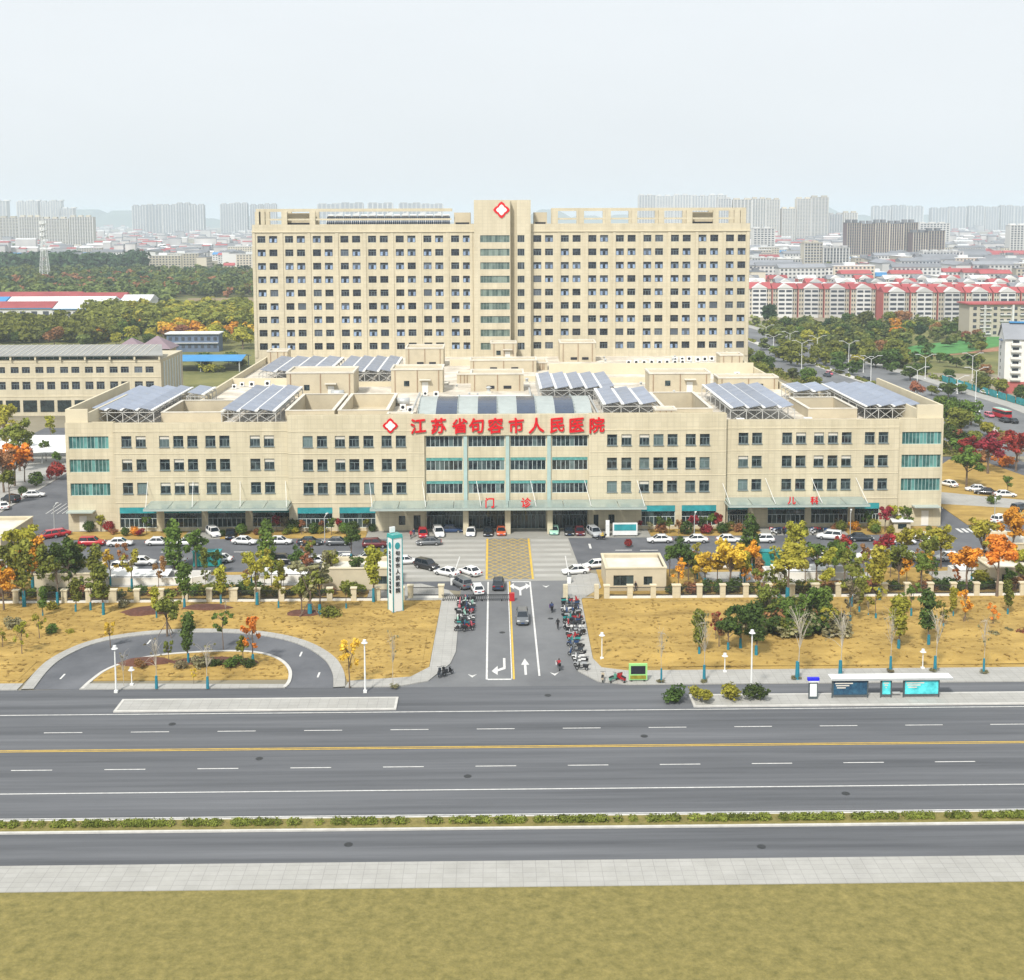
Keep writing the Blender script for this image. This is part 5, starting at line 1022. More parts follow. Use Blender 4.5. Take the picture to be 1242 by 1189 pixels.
# underground car park ramps: white low walls round a dark slot
def ramp(x, y, L, label, flip=1):
    r = thing('garage_ramp', (x, y, 0), label, 'ramp')
    out = [(x-L/2, y-1.8), (x+L/2-2, y-1.8), (x+L/2, y-.6*flip), (x+L/2, y+1.9), (x-L/2, y+1.9)]
    b = MB(); n = len(out)
    for i in range(n): b.bar((*out[i], .75), (*out[(i+1) % n], .75), .32, 1.2)
    b.build('ramp_wall', 'white_wall', r); MB().sheet([(x+(p[0]-x)*.96, y+(p[1]-y)*.92) for p in out], .2).build('ramp_floor', 'screen_dark', r)
    MB().add([(x-L*.42, y-1.5, 1.42), (x+L*.18, y-1.5, 1.42), (x+L*.18, y+1.6, 1.7), (x-L*.42, y+1.6, 1.7), (x-L*.42, y-1.5, 1.5), (x+L*.18, y-1.5, 1.5), (x+L*.18, y+1.6, 1.78), (x-L*.42, y+1.6, 1.78)], [(0, 3, 2, 1), (4, 5, 6, 7), (0, 1, 5, 4), (1, 2, 6, 5), (2, 3, 7, 6), (3, 0, 4, 7)]).build('ramp_roof', 'white_paint', r)
ramp(-56.5, 198.0, 19, 'white garage ramp with a pale roof on the left terrace')
ramp(-33.0, 198.6, 13, 'white garage ramp on the left terrace nearer the gate'); ramp(52, 198.2, 15, 'white garage ramp on the right terrace'); ramp(79.5, 198, 8, 'short white garage ramp behind the far right fence')

# ================================================================== SIGNS AND STREET FURNITURE
px_, py_ = -15.0, 181.6
r = thing('pylon_sign', (px_, py_, 0), 'tall white pylon sign with teal edges standing on the left lawn', 'sign', local=True, rz=R(33))
def lchild(name, mb, m, p, **k): me = mb.mesh(name); [me.materials.append(MATS[x]) for x in ([m] if isinstance(m, str) else m)]; return child(name, me, p, **k)
lchild('plinth', MB().box(-1.0, 1.0, -1.0, 1.0, 0, .35), 'paint_grey', r)
lchild('shaft', MB().box(-.8, .8, -.8, .8, .35, 11.6), 'pylon_white', r)
for a, c in ((-.81, -.81), (.81, -.81), (.81, .81), (-.81, .81)): lchild('edge_trim', MB().box(a-.06, a+.06, c-.06, c+.06, .35, 11.6), 'teal_fascia', r)
lchild('crown_cap', MB().frus(-.9, .9, -.9, .9, 11.6, -.82, .82, -.82, .82, 12.1), 'paint_teal', r)
lchild('fin', MB().box(-.45, .35, .5, .8, 12.2, 13.0), 'pylon_white', r)
for face, rz_ in ((0, 0.0), (1, -math.pi/2)):
    b = MB(); q = [(math.cos(t)*.42, math.sin(t)*.52) for t in [6.283*i/16 for i in range(16)]]
    b.add([(u, -.86, 10.4+v) for u, v in q]+[(u, -.81, 10.4+v) for u, v in q], [tuple(range(16))]+[(i, 16+i, 16+(i+1) % 16, (i+1) % 16) for i in range(16)])
    lchild('emblem', b, 'teal_fascia', r, rot=(0, 0, rz_))
    txt = '句容市人民医院' if face == 0 else '江苏省句容市人民医院'; sz = .78 if face == 0 else .56; step = .95 if face == 0 else .66
    for i, ch in enumerate(txt):
        me = glyph(ch, sz, .08, .012); me.materials.append(MATS['ink']); q = Vector((0, -.85, 9.3-i*step)); q.rotate(Matrix.Rotation(rz_, 3, 'Z')); child('character', me, r, loc=q, rot=(0, 0, rz_))
def board(x, y, w, h, z0, frame, face, label, name='sign_board'):
    r = thing(name, (x, y, 0), label, 'sign'); MB().box(x-w/2, x+w/2, y, y+.3, z0, z0+h).build('frame', frame, r); f = MB().box(x-w/2+.25, x+w/2-.25, y-.04, y-.003, z0+h*.38, z0+h-.25).build('screen', face, r)
    for s in (-1, 1): MB().box(x+s*(w/2-.35)-.12, x+s*(w/2-.35)+.12, y+.03, y+.27, 0, z0).build('leg', 'iron', r)
    return r
r = board(18.2, 152.4, 2.35, 2.1, .35, 'sign_green', 'screen_dark', 'green-framed dark screen standing on the right pavement corner', 'information_screen'); MB().box(17.2, 19.2, 152.34, 152.39, .5, .95).build('lower_panel', 'leaf_lime', r)
r = board(24.2, 224.6, 4.6, 2.3, .4, 'white_paint', 'teal_fascia', 'low white and teal notice board right of the plaza', 'notice_board')
r = thing('ticket_post', (20.9, 224.8, 0), 'thin white upright sign post next to the notice board', 'sign'); MB().box(20.6, 21.3, 224.7, 224.95, 0, 3.2).build('post', 'white_paint', r); MB().box(20.7, 21.2, 224.66, 224.69, 2.2, 3.0).build('face', 'pylon_white', r)
# bus shelter with three poster boxes
bx0, bx1, by0 = 41.2, 56.2, 146.2
r = thing('bus_shelter', ((bx0+bx1)/2, by0, .16), 'long white-roofed bus shelter with lit poster boxes on the street island', 'bus shelter')
MB().box(bx0, bx1, by0-.2, by0+1.5, 2.55, 2.72).build('roof', 'white_paint', r); MB().box(bx0+.05, bx1-.05, by0-.28, by0-.21, 2.5, 2.74).build('fascia', 'steel', r)
for a, c, m_ in ((bx0+.2, bx0+4.6, 'ad_navy'), (bx0+6.2, bx0+7.5, 'ad_cyan'), (bx0+9.0, bx0+13.4, 'ad_cyan')):
    p = MB().box(a, c, by0+.05, by0+.3, .5, 2.45).build('poster_box', 'frame_dark', r); MB().box(a+.15, c-.15, by0+.02, by0+.045, .65, 2.32).build('poster', m_, p)
    for q in range(3): MB().box(a+.3+q*.12, a+.3+(c-a)*(.5-.1*q), by0+.004, by0+.017, 2.0-.28*q, 2.14-.28*q).build('lettering', 'roof_pale', p)
    for x in (a, c): MB().box(x-.05, x+.05, by0+.12, by0+.24, .165, 2.54).build('post', 'frame_dark', r)
MB().box(bx0+7.8, bx0+8.8, by0+.5, by0+.9, .55, .62).build('bench', 'steel', r)
x = 39.0; r = thing('stop_sign_pillar', (x, 146.2, .16), 'bus stop pillar with a bright blue cap left of the shelter', 'sign'); MB().box(x-.55, x+.55, 146.1, 146.35, .165, 2.3).build('body', 'frame_dark', r); MB().box(x-.42, x+.42, 146.06, 146.09, .5, 2.1).build('face', 'pylon_white', r); MB().box(x-.62, x+.62, 146.0, 146.45, 2.3, 2.48).build('lintel', 'white_paint', r); MB().box(x-.72, x+.72, 146.0, 146.45, 2.5, 2.85).build('cap', 'cap_blue', r)
def lamp(name, x, y, h, label, arms=1, head=.9, grp=None, r0=.13, rz=0, lit='white_paint'):
    r = thing(name, (x, y, 0), label, 'street lamp', grp, local=True, rz=rz)
    key = (name, round(h, 1), arms, head)
    if key not in LAMPS:
        b = MB(); b.cyl((0, 0, 0), (0, 0, h), r0, r0*.6, 8); b.box(-.22, .22, -.22, .22, 0, .3); pm = shared('pole', b, lit)
        am = []
        for s in ((1,), (1, -1))[arms-1] if arms else ():
            b = MB(); b.cyl((0, 0, h-.1), (s*head*1.6, 0, h+head*.75), .07, .06, 6); am.append((shared('arm', b, lit), shared('lamp_head', MB().box(min(s*head*1.4, s*head*2.6), max(s*head*1.4, s*head*2.6), -.16, .16, h+head*.72, h+head*.72+.14), 'lamp_clear')))
        if not arms: b = MB(); b.cyl((0, 0, h), (0, 0, h+.12), .42, .3, 12); b.cyl((0, 0, h+.12), (0, 0, h+.4), .26, .2, 12); am.append((None, shared('lamp_head', b, 'lamp_clear')))
        LAMPS[key] = (pm, am)
    pm, am = LAMPS[key]; child('pole', pm, r)
    for a, hd in am:
        if a: child('arm', a, r)
        child('lamp_head', hd, r)
LAMPS = {}
for bx, by, lb in ((911, 846, 'tall white lamp pole on the street island beside the ball shrubs'), (141, 840, 'tall white lamp pole at the left mouth of the loop road'), (443, 840, 'tall white lamp pole beside the yellow tree right of the loop road')):
    x, y = gp(bx, by); ht = pl(bx, {911: 766, 141: 785, 443: 778}[bx], y)[1]; lamp('lamp_pole', x, y, ht-.2, lb, 0)
for bx, by, ty, lb in ((160, 832, 812, 'short globe lamp on the loop island front'), (879, 816, 795, 'short globe lamp on the right lawn edge near the leafless saplings'), (1119, 812, 790, 'short globe lamp on the right lawn edge near the shelter'), (730, 800, 770, 'thin lamp post on the right lawn close to the drive')):
    x, y = gp(bx, by); lamp('garden_lamp', x, y, pl(bx, ty, y)[1]-.1, lb, 0, r0=.08)
for bx, by, lb in ((394, 657, 'left of the plaza'), (842, 655, 'right of the plaza'), (1031, 652, 'before the right wing'), (66, 643, 'at the left corner'), (1206, 636, 'past the right corner')):
    x, y = gp(bx, by); lamp('yard_lamp', x, y, 4.6, 'grey yard lamp with a flat head '+lb, 1, .5, r0=.09, rz=1.2, lit='steel')
for i, (bx, by, ty) in enumerate(((929, 412, 398), (938, 422, 412), (958, 418, 404), (972, 455, 418), (991, 430, 411), (1029, 452, 418), (1056, 466, 437), (1047, 452, 440), (1112, 478, 450), (1122, 460, 434), (1179, 462, 432), (1183, 492, 449), (1161, 478, 464))):
    x, y = gp(bx, by); lamp('double_lamp' if i not in (3, 7) else 'double_lamp', x, y, max(5, round(pl(bx, ty, y)[1])), f'white twin-armed street lamp on the side road, {nth(i)} from the far end', 2, 1.5, 'lamps along the side road', .14)
for bx, cl, lb in ((250.6, 'teal', 'turquoise rubbish container below the left wing'), (932, 'teal', 'turquoise rubbish container below the right wing'), (262, 'teal', None)):
    if lb is None: continue
    x, y = gp(bx, 688); r = thing('rubbish_container', (x, y, 0), lb, 'container'); MB().box(x-2.3, x+2.3, y, y+1.6, .15, 2.6).build('body', 'paint_teal', r)
    for q in range(4): MB().box(x-2.2+q*1.12, x-1.2+q*1.12, y-.06, y-.003, .35, 2.4).build('door', 'paint_teal', r)
    MB().box(x-2.4, x+2.4, y-.1, y+1.7, 2.6, 2.72).build('lid', 'teal_fascia', r); MB().box(x-2.2, x+2.2, y+.1, y+1.5, 0, .15).build('skid', 'iron', r)
x, y = gp(1094, 647); r = thing('kiosk', (x, y, 0), 'small kiosk with a white sloping roof near the right corner', 'kiosk'); MB().box(x-1.6, x+1.6, y, y+2.4, 0, 2.2).build('body', 'plaster', r); MB().add([(x-2, y-.4, 2.2), (x+2, y-.4, 2.2), (x+2, y+2.8, 2.9), (x-2, y+2.8, 2.9), (x-2, y-.4, 2.32), (x+2, y-.4, 2.32), (x+2, y+2.8, 3.02), (x-2, y+2.8, 3.02)], [(0, 3, 2, 1), (4, 5, 6, 7), (0, 1, 5, 4), (1, 2, 6, 5), (2, 3, 7, 6), (3, 0, 4, 7)]).build('roof', 'white_paint', r); MB().box(x-.8, x+.8, y-.06, y-.003, .9, 1.8).build('hatch', 'glass_shop', r)

# ================================================================== CARS
def car_meshes(kind):
    L, Wd, zt, zr = dict(sedan=(4.65, .90, .93, 1.45), suv=(4.6, .93, 1.08, 1.70), hatch=(4.0, .86, .97, 1.52))[kind]
    h = L/2; b = MB()
    sec = [(-h, .72, .40, zt-.22), (-h+.12, .9, .30, zt-.06), (-h+.7, 1.0, .24, zt+.02), (-.9, 1.0, .22, zt), (.7, 1.0, .22, zt-.02), (h-.95, 1.0, .23, zt-.10), (h-.25, .93, .28, zt-.24), (h, .74, .36, zt-.38)]
    if kind != 'sedan': sec[0] = (-h, .86, .40, zt-.05); sec[1] = (-h+.1, .95, .3, zt); sec[5] = (h-.85, 1.0, .24, zt-.06)
    rows_ = []
    for x, w, z0, z1 in sec:
        w *= Wd; zm = z0+(z1-z0)*.55; rows_.append([(x, -w*.93, z0), (x, -w, zm), (x, -w*.93, z1-.04), (x, -w*.8, z1), (x, w*.8, z1), (x, w*.93, z1-.04), (x, w, zm), (x, w*.93, z0)])
    V = [p for r_ in rows_ for p in r_]; n = 8; Fc = []
    for i in range(len(rows_)-1):
        for k in range(n): Fc.append((i*n+k, i*n+(k+1) % n, (i+1)*n+(k+1) % n, (i+1)*n+k))
    Fc += [tuple(range(n-1, -1, -1)), tuple(range((len(rows_)-1)*n, len(rows_)*n))]
    Fc = [f[::-1] for f in Fc]; b.add(V, Fc)
    c0, c1, t0, t1 = dict(sedan=(-1.75, 1.15, -1.0, .35), suv=(-2.2, 1.15, -1.95, .45), hatch=(-1.88, 1.15, -1.45, .4))[kind]
    wb_, wt = Wd*.90, Wd*.70
    b.frus(t0-.05, t1+.05, -wt-.02, wt+.02, zr-.05, t0+.1, t1-.1, -wt+.12, wt-.12, zr+.02)
    for s in (-1, 1):                                      # pillars
        for xa, xb, w_ in ((c1-.04, t1, .07), (c0+.05, t0, .11), ((c0+c1)/2+.05, (t0+t1)/2+.05, .08)): b.bar((xa, s*wb_, zt-.06), (xb, s*wt, zr-.03), w_)
    body = b.mesh('body'); body.polygons.foreach_set('use_smooth', [i < (len(rows_)-1)*8 for i in range(len(body.polygons))]); body.materials.append(MATS['paint_white'])
    g = MB(); g.frus(c0, c1, -wb_+.02, wb_-.02, zt-.08, t0, t1, -wt+.01, wt-.01, zr-.04); gl = shared('windows', g, 'car_glass')
    w = MB(); w.cyl((0, -.1, 0), (0, .1, 0), .33, n=14); w.mi = 1; w.cyl((0, -.115, 0), (0, .115, 0), .2, n=10); wh = shared('wheel', w, ['tyre', 'rim'])
    hl_ = shared('headlight', MB().box(-.1, .06, -.2, .2, -.08, .08), 'lamp_clear'); tl = shared('taillight', MB().box(-.05, .07, -.18, .18, -.1, .1), 'lamp_red')
    pt = shared('number_plate', MB().box(-.02, .02, -.24, .24, -.07, .07), 'paint_blue')
    return dict(body=body, glass=gl, wheel=wh, hl=hl_, tl=tl, plate=pt, h=h, w=Wd, zt=zt)
CARS = {k_: car_meshes(k_) for k_ in ('sedan', 'suv', 'hatch')}
CARLIST = []
def car(bx, by, kind, colr, head, where, small=False):
    """head: direction the bonnet points, degrees from +X"""
    x, y = gp(bx, by); return car_at(x, y, kind, colr, head, where, small)
def car_at(x, y, kind, colr, head, where, small=False):
    q = CARS[kind]; o = thing('parked_car' if 'drive' not in where and 'road' not in where else 'car', (x, y, .02), None, 'car', None, local=True, rz=R(head))
    child('body', q['body'], o, 'paint_'+colr); child('windows', q['glass'], o)
    for sx in (-1, 1):
        for sy in (-1, 1): child('wheel', q['wheel'], o, loc=(sx*(q['h']-.92), sy*(q['w']-.1), .33))
    if not small:
        for s in (-1, 1): child('headlight', q['hl'], o, loc=(q['h']-.16, s*(q['w']-.3), q['zt']-.33)); child('taillight', q['tl'], o, loc=(-q['h']+.04, s*(q['w']-.28), q['zt']-.2))
        child('number_plate', q['plate'], o, loc=(q['h']+.0, 0, .5)); child('number_plate', q['plate'], o, loc=(-q['h']-.0, 0, .6))
    CARLIST.append((where, kind, colr, x, y, o))
KL, KR, PL_, PR_, ENT, DRV, JN = 'in the kerb row before the left wing', 'in the kerb row before the right wing', 'in the lower row left of the plaza', 'in the lower row right of the plaza', 'parked nose-out under the central canopy', 'on the entrance drive', 'queueing at the left gate corner'
for t in ((111.5, 662, 'suv', 'red', 4, KL), (145.5, 662, 'sedan', 'white', 6, KL), (192.5, 661, 'sedan', 'white', 2, KL), (230, 661.5, 'sedan', 'white', 0, KL), (259, 650, 'suv', 'white', -60, KL), (279.5, 652, 'sedan', 'black', -80, KL), (296.5, 660, 'sedan', 'white', -12, KL), (339, 660, 'sedan', 'white', 0, KL), (376, 661, 'sedan', 'dark', 2, KL), (410, 661, 'sedan', 'grey', 0, KL), (455, 664, 'suv', 'maroon', 4, KL), (59, 653, 'hatch', 'red', 215, KL), (70, 651, 'sedan', 'red', 215, KL),
          (173, 685, 'sedan', 'white', 0, PL_), (210, 684, 'sedan', 'white', 178, PL_), (151, 694, 'suv', 'white', -20, PL_), (96, 690, 'sedan', 'white', 10, PL_), (3, 690, 'sedan', 'white', 20, PL_), (343, 683.5, 'suv', 'black', -3, PL_), (381, 684, 'sedan', 'white', 178, PL_), (423, 682, 'sedan', 'white', 5, PL_), (266, 682, 'sedan', 'white', 180, PL_), (449, 680, 'sedan', 'white', 3, PL_),
          (800, 658, 'sedan', 'white', 180, KR), (843.5, 658, 'sedan', 'white', 180, KR), (884, 658, 'sedan', 'white', 0, KR), (925.5, 658, 'hatch', 'white', 180, KR), (1006, 654, 'suv', 'white', 160, KR), (1044, 656, 'sedan', 'dark', 0, KR), (1122, 655, 'sedan', 'white', 10, KR), (1095, 660, 'sedan', 'white', 0, KR), (1131, 662, 'hatch', 'white', 15, KR),
          (914.6, 681, 'sedan', 'blue', 0, PR_), (1000, 680, 'sedan', 'white', 0, PR_), (1052, 679, 'suv', 'white', 180, PR_), (1105, 679, 'sedan', 'white', 0, PR_), (1149, 680, 'hatch', 'white', 180, PR_), (845, 686, 'sedan', 'white', 0, PR_), (1076, 680, 'sedan', 'dark', 0, PR_), (1190, 676, 'sedan', 'silver', 10, PR_), (880, 690, 'sedan', 'white', 0, PR_),
          (513, 651, 'hatch', 'red', -85, ENT), (532, 650, 'suv', 'white', -80, ENT), (547, 646, 'sedan', 'blue', 0, ENT), (571, 649, 'sedan', 'white', -90, ENT), (592, 649, 'sedan', 'black', -90, ENT), (608, 648, 'sedan', 'orange', -90, ENT), (672, 647, 'sedan', 'mint', -92, ENT), (690, 648, 'sedan', 'black', -90, ENT), (703, 648, 'sedan', 'maroon', -90, ENT), (721, 650, 'suv', 'silver', -75, ENT),
          (520, 661, 'sedan', 'grey', 182, ENT), (518, 690, 'suv', 'black', -38, JN), (542, 698, 'sedan', 'white', 145, JN), (570, 697, 'sedan', 'white', 130, JN), (560, 712, 'suv', 'grey', 118, JN), (579, 719, 'hatch', 'white', 100, JN), (604.5, 713, 'suv', 'dark', 88, DRV), (633.6, 754, 'suv', 'grey', -90, DRV), (492, 684, 'sedan', 'white', 10, JN), (698, 696, 'sedan', 'white', 190, DRV), (722.5, 689, 'sedan', 'white', 195, DRV)):
    car(*t)
SP, SR = 'in the side car park right of the hospital', 'on the side road behind the hospital'
for t in ((1195, 600, 'sedan', 'black', 160, SP), (1219, 603, 'sedan', 'white', 0, SP), (1184, 596, 'sedan', 'white', 170, SP), (1238, 620, 'suv', 'dark', 30, SP), (1213, 634, 'suv', 'white', 40, SP), (1222, 655, 'sedan', 'blue', 5, SP), (1236, 636, 'sedan', 'silver', 40, SP), (1150, 590, 'sedan', 'white', 120, SP)):
    car(*t)
for t in ((4, 617, 'sedan', 'white', 120, 'in the yard left of the hospital'), (13, 609, 'suv', 'black', 150, 'in the yard left of the hospital'), (41, 603, 'sedan', 'white', 10, 'in the yard left of the hospital')): car(*t)
for t in ((1003, 457, 'sedan', 'dark', 100, SR), (983, 454, 'sedan', 'grey', 100, SR), (1050, 462, 'suv', 'black', 100, SR), (1218, 512, 'sedan', 'black', 95, SR), (1228, 513, 'sedan', 'black', 95, SR), (1182, 500, 'sedan', 'white', 275, SR), (944, 434, 'hatch', 'maroon', 100, SR), (968, 436, 'suv', 'white', 100, SR), (1006, 455, 'hatch', 'pink', 275, SR), (1195, 478, 'sedan', 'white', 280, SR), (1204, 480, 'sedan', 'white', 280, SR), (1165, 470, 'sedan', 'white', 280, SR), (1140, 474, 'sedan', 'silver', 280, SR), (1200, 506, 'hatch', 'pink', 275, SR)): car(*t, small=True)
CK = dict(sedan='saloon car', suv='tall estate car', hatch='small hatchback'); CN = dict(mint='pale green', dark='dark blue-grey', maroon='dark red')
label_rows(CARLIST, lambda it: f"{CN.get(it[2], it[2])} {CK[it[1]]} {it[0]}")
for it in CARLIST: it[5]['group'] = 'cars '+it[0].replace('in the ', '').replace('on the ', 'on ')
x, y = gp(1215, 507); r = thing('minibus', (x, y, 0), 'red minibus with a pale green roof on the side road', 'bus', local=True, rz=R(98))
b = MB(); b.box(-3.6, 3.6, -1.1, 1.1, .35, 1.5); b.frus(-3.6, 3.6, -1.1, 1.1, 2.35, -3.5, 3.4, -1.0, 1.0, 2.6)
lchild('body', b, 'paint_red', r); lchild('windows', MB().frus(-3.55, 3.55, -1.06, 1.06, 1.5, -3.5, 3.4, -1.03, 1.03, 2.35), 'car_glass', r); lchild('roof', MB().box(-3.4, 3.3, -1.0, 1.0, 2.6, 2.75), 'paint_mint', r)
for sx in (-2.3, 2.3):
    for sy in (-1, 1): child('wheel', CARS['suv']['wheel'], r, loc=(sx, sy*1.0, .38), scale=(1.2, 1.2, 1.2))

# ================================================================== SCOOTERS
def scooter_meshes():
    b = MB(); b.frus(-.75, -.05, -.15, .15, .38, -.8, -.1, -.17, .17, .72); b.box(-.1, .42, -.13, .13, .3, .4); b.frus(.36, .52, -.17, .17, .34, .34, .44, -.2, .2, .92); b.box(.3, .95, -.07, .07, .52, .6)
    body = shared('body', b, 'paint_red'); seat = shared('seat', MB().frus(-.85, -.02, -.16, .16, .725, -.8, -.06, -.12, .12, .82), 'ink')
    w = MB(); w.cyl((0, -.05, 0), (0, .05, 0), .24, n=12); w.mi = 1; w.cyl((0, -.055, 0), (0, .055, 0), .13, n=8); wh = shared('wheel', w, ['tyre', 'rim'])
    h_ = MB(); h_.cyl((.42, 0, .9), (.36, 0, 1.08), .03, n=6); h_.cyl((.34, -.34, 1.08), (.34, .34, 1.08), .025, n=6); h_.cyl((.7, 0, .26), (.42, 0, .9), .04, n=6); hb_ = shared('handlebar', h_, 'iron')
    q = MB(); q.frus(.4, .6, -.32, .32, .45, .36, .5, -.36, .36, 1.02); ap = shared('wind_apron', q, 'paint_red'); bx = shared('top_box', MB().frus(-1.0, -.66, -.17, .17, .83, -1.02, -.68, -.19, .19, 1.1), 'ink')
    return body, seat, wh, hb_, ap, bx
SCM = scooter_meshes(); SCL = []
def scooter(x, y, rz, colr, where, apron=None, box=False):
    o = thing('scooter', (x, y, .14), None, 'scooter', None, local=True, rz=rz)
    child('body', SCM[0], o, 'paint_'+colr); child('seat', SCM[1], o); child('wheel', SCM[2], o, loc=(.72, 0, .24)); child('wheel', SCM[2], o, loc=(-.55, 0, .24)); child('handlebar', SCM[3], o)
    if apron: child('wind_apron', SCM[4], o, 'paint_'+apron)
    if box: child('top_box', SCM[5], o)
    SCL.append((where, 'scooter', colr, x, y, o))
    return o
cs = ['black', 'grey', 'red', 'white', 'blue', 'black', 'dark', 'silver', 'white', 'teal', 'silver', 'black']
i = 0
for y in np.linspace(156.6, 185.0, 22):
    for k in range(2 if y > 170 else 1):
        i += 1; scooter(10.95+k*1.0+random.uniform(-.25, .25)+(.35 if y < 160 else 0), float(y), R(random.choice((175, 185, 5))+random.uniform(-18, 18)), cs[(i*5) % 12], 'in the right pavement scooter row', random.choice([None, None, None, None, 'red', 'blue', 'grey']), random.random() < .3)
for y in np.linspace(172.5, 186, 13):
    for k in range(2):
        i += 1; scooter(-4.9+k*.95+random.uniform(-.15, .15), float(y), R(random.choice((0, 180))+random.uniform(-20, 20)), cs[(i*7) % 12], 'in the left kerb scooter row', random.choice([None, None, None, 'pink', 'mint', 'black', 'blue']), random.random() < .3)
for bx, by, c in ((731, 827, 'beige'), (744, 828, 'green'), (754, 828, 'red'), (538, 820, 'black'), (543, 820, 'black'), (533, 821, 'dark')):
    x, y = gp(bx, by); scooter(x, y, R(random.uniform(40, 130)), c, 'standing on the corner pavement', 'red' if c == 'red' else None)
for bx0_, n, wh_ in ((936, 8, 'beside the right wing entrance'), (984, 6, 'before the right wing storefront')):
    for k in range(n): x, y = gp(bx0_+k*3.4, 648); scooter(x, y+random.uniform(-.5, .5), R(90+random.uniform(-15, 15)), cs[(k*5+3) % 12], wh_, random.choice([None, 'red', 'blue']))
label_rows(SCL, lambda it: f"{CN.get(it[2], it[2])} electric scooter {it[0]}")
for it in SCL: it[5]['group'] = 'scooters '+it[0]

# ================================================================== PEOPLE: one continuous skinned figure each
def figure(name, joints, edges, mats, label, loc, rz, top=1.0):
    """joints {name:(x,y,z,r)}; faces above the hem take the jacket, below the trousers; hands and face skin"""
    ks = list(joints); me = bpy.data.meshes.new(name); me.from_pydata([joints[k_][:3] for k_ in ks], [(ks.index(a), ks.index(b_)) for a, b_ in edges], []); o = bpy.data.objects.new(name, me); COL.objects.link(o)
    sk = o.modifiers.new('skin', 'SKIN')
    if not me.skin_vertices: 
        bpy.context.view_layer.objects.active = o
    for i_, k_ in enumerate(ks):
        v = me.skin_vertices[0].data[i_]; v.radius = (joints[k_][3],)*2; v.use_root = (k_ == 'pelvis')
    o.modifiers.new('sub', 'SUBSURF').levels = 2
    bpy.context.view_layer.update(); m2 = bpy.data.meshes.new_from_object(o.evaluated_get(bpy.context.evaluated_depsgraph_get())); bpy.data.objects.remove(o)
    for x_ in mats+['skin', 'hair', 'ink']: m2.materials.append(MATS[x_])
    hd = Vector(joints['head'][:3]); hem = joints['pelvis'][2]-.06
    hands = [Vector(joints[k_][:3]) for k_ in joints if k_.startswith('hand')]; feet = [Vector(joints[k_][:3]) for k_ in joints if k_.startswith('toe')]
    for p in m2.polygons:
        c = p.center; p.use_smooth = True; mi = 0 if c.z > hem else 1
        if any((c-f).length < .13 for f in feet): mi = 4
        if any((c-h_).length < .10 for h_ in hands): mi = 2
        if c.z > hd.z-.14 and (Vector((c.x, c.y, 0))-Vector((hd.x, hd.y, 0))).length < .2: mi = 3 if (c.z > hd.z+.05 or c.x < hd.x-.03) else 2
        p.material_index = mi
    r_ = thing('person', loc, label, 'person', local=True, rz=rz); child('body', m2, r_)
    # facial features and fingers
    f = MB(); f.frus(hd.x+.09, hd.x+.125, -.014, .014, hd.z-.045, hd.x+.085, hd.x+.1, -.008, .008, hd.z+.01); fm = shared('nose', f, 'skin'); child('nose', fm, r_)
    for s in (-1, 1): child('eye', shared('eye', MB().box(hd.x+.095, hd.x+.106, s*.035-.012, s*.035+.012, hd.z+.005, hd.z+.02), 'ink'), r_)
    for h_ in hands:
        g_ = MB()
        for q in range(4): g_.cyl((h_.x+(q-1.5)*.02, h_.y, h_.z-.02), (h_.x+(q-1.5)*.022+.012, h_.y, h_.z-.10+.008*abs(q-1.5)), .0095, .007, 6)
        g_.cyl((h_.x+.03, h_.y, h_.z+.02), (h_.x+.065, h_.y, h_.z-.03), .011, .008, 6); child('fingers', shared('fingers', g_, 'skin'), r_)
    return r_
WALK = dict(pelvis=(0, 0, .93, .125), spine=(0, 0, 1.12, .125), chest=(.01, 0, 1.32, .145), neck=(.02, 0, 1.47, .06), head=(.04, 0, 1.60, .095), crown=(.035, 0, 1.69, .075),
            shl=(0, .19, 1.40, .062), ell=(-.12, .25, 1.14, .045), wrl=(-.04, .27, .92, .034), handl=(-.01, .27, .85, .03), shr=(0, -.19, 1.40, .062), elr=(.06, -.25, 1.14, .045), wrr=(.22, -.26, .96, .034), handr=(.26, -.26, .90, .03),
            hipl=(0, .09, .86, .095), knl=(.20, .10, .50, .068), anl=(.22, .10, .10, .048), toel=(.38, .11, .045, .04), hipr=(0, -.09, .86, .095), knr=(-.06, -.10, .48, .068), anr=(-.30, -.10, .16, .048), toer=(-.18, -.11, .05, .04))
WE = [('pelvis', 'spine'), ('spine', 'chest'), ('chest', 'neck'), ('neck', 'head'), ('head', 'crown'), ('chest', 'shl'), ('shl', 'ell'), ('ell', 'wrl'), ('wrl', 'handl'), ('chest', 'shr'), ('shr', 'elr'), ('elr', 'wrr'), ('wrr', 'handr'),
      ('pelvis', 'hipl'), ('hipl', 'knl'), ('knl', 'anl'), ('anl', 'toel'), ('pelvis', 'hipr'), ('hipr', 'knr'), ('knr', 'anr'), ('anr', 'toer')]
RIDE = dict(pelvis=(-.42, 0, .95, .13), spine=(-.40, 0, 1.13, .13), chest=(-.34, 0, 1.33, .145), neck=(-.31, 0, 1.47, .06), head=(-.28, 0, 1.60, .10), crown=(-.285, 0, 1.70, .08),
            shl=(-.34, .19, 1.40, .06), ell=(-.12, .27, 1.2, .045), wrl=(.22, .30, 1.13, .034), handl=(.32, .30, 1.12, .03), shr=(-.34, -.19, 1.40, .06), elr=(-.12, -.27, 1.2, .045), wrr=(.22, -.30, 1.13, .034), handr=(.32, -.30, 1.12, .03),
            hipl=(-.38, .10, .90, .095), knl=(.10, .14, .86, .07), anl=(.16, .12, .50, .048), toel=(.30, .12, .44, .04), hipr=(-.38, -.10, .90, .095), knr=(.10, -.14, .86, .07), anr=(.16, -.12, .50, .048), toer=(.30, -.12, .44, .04))
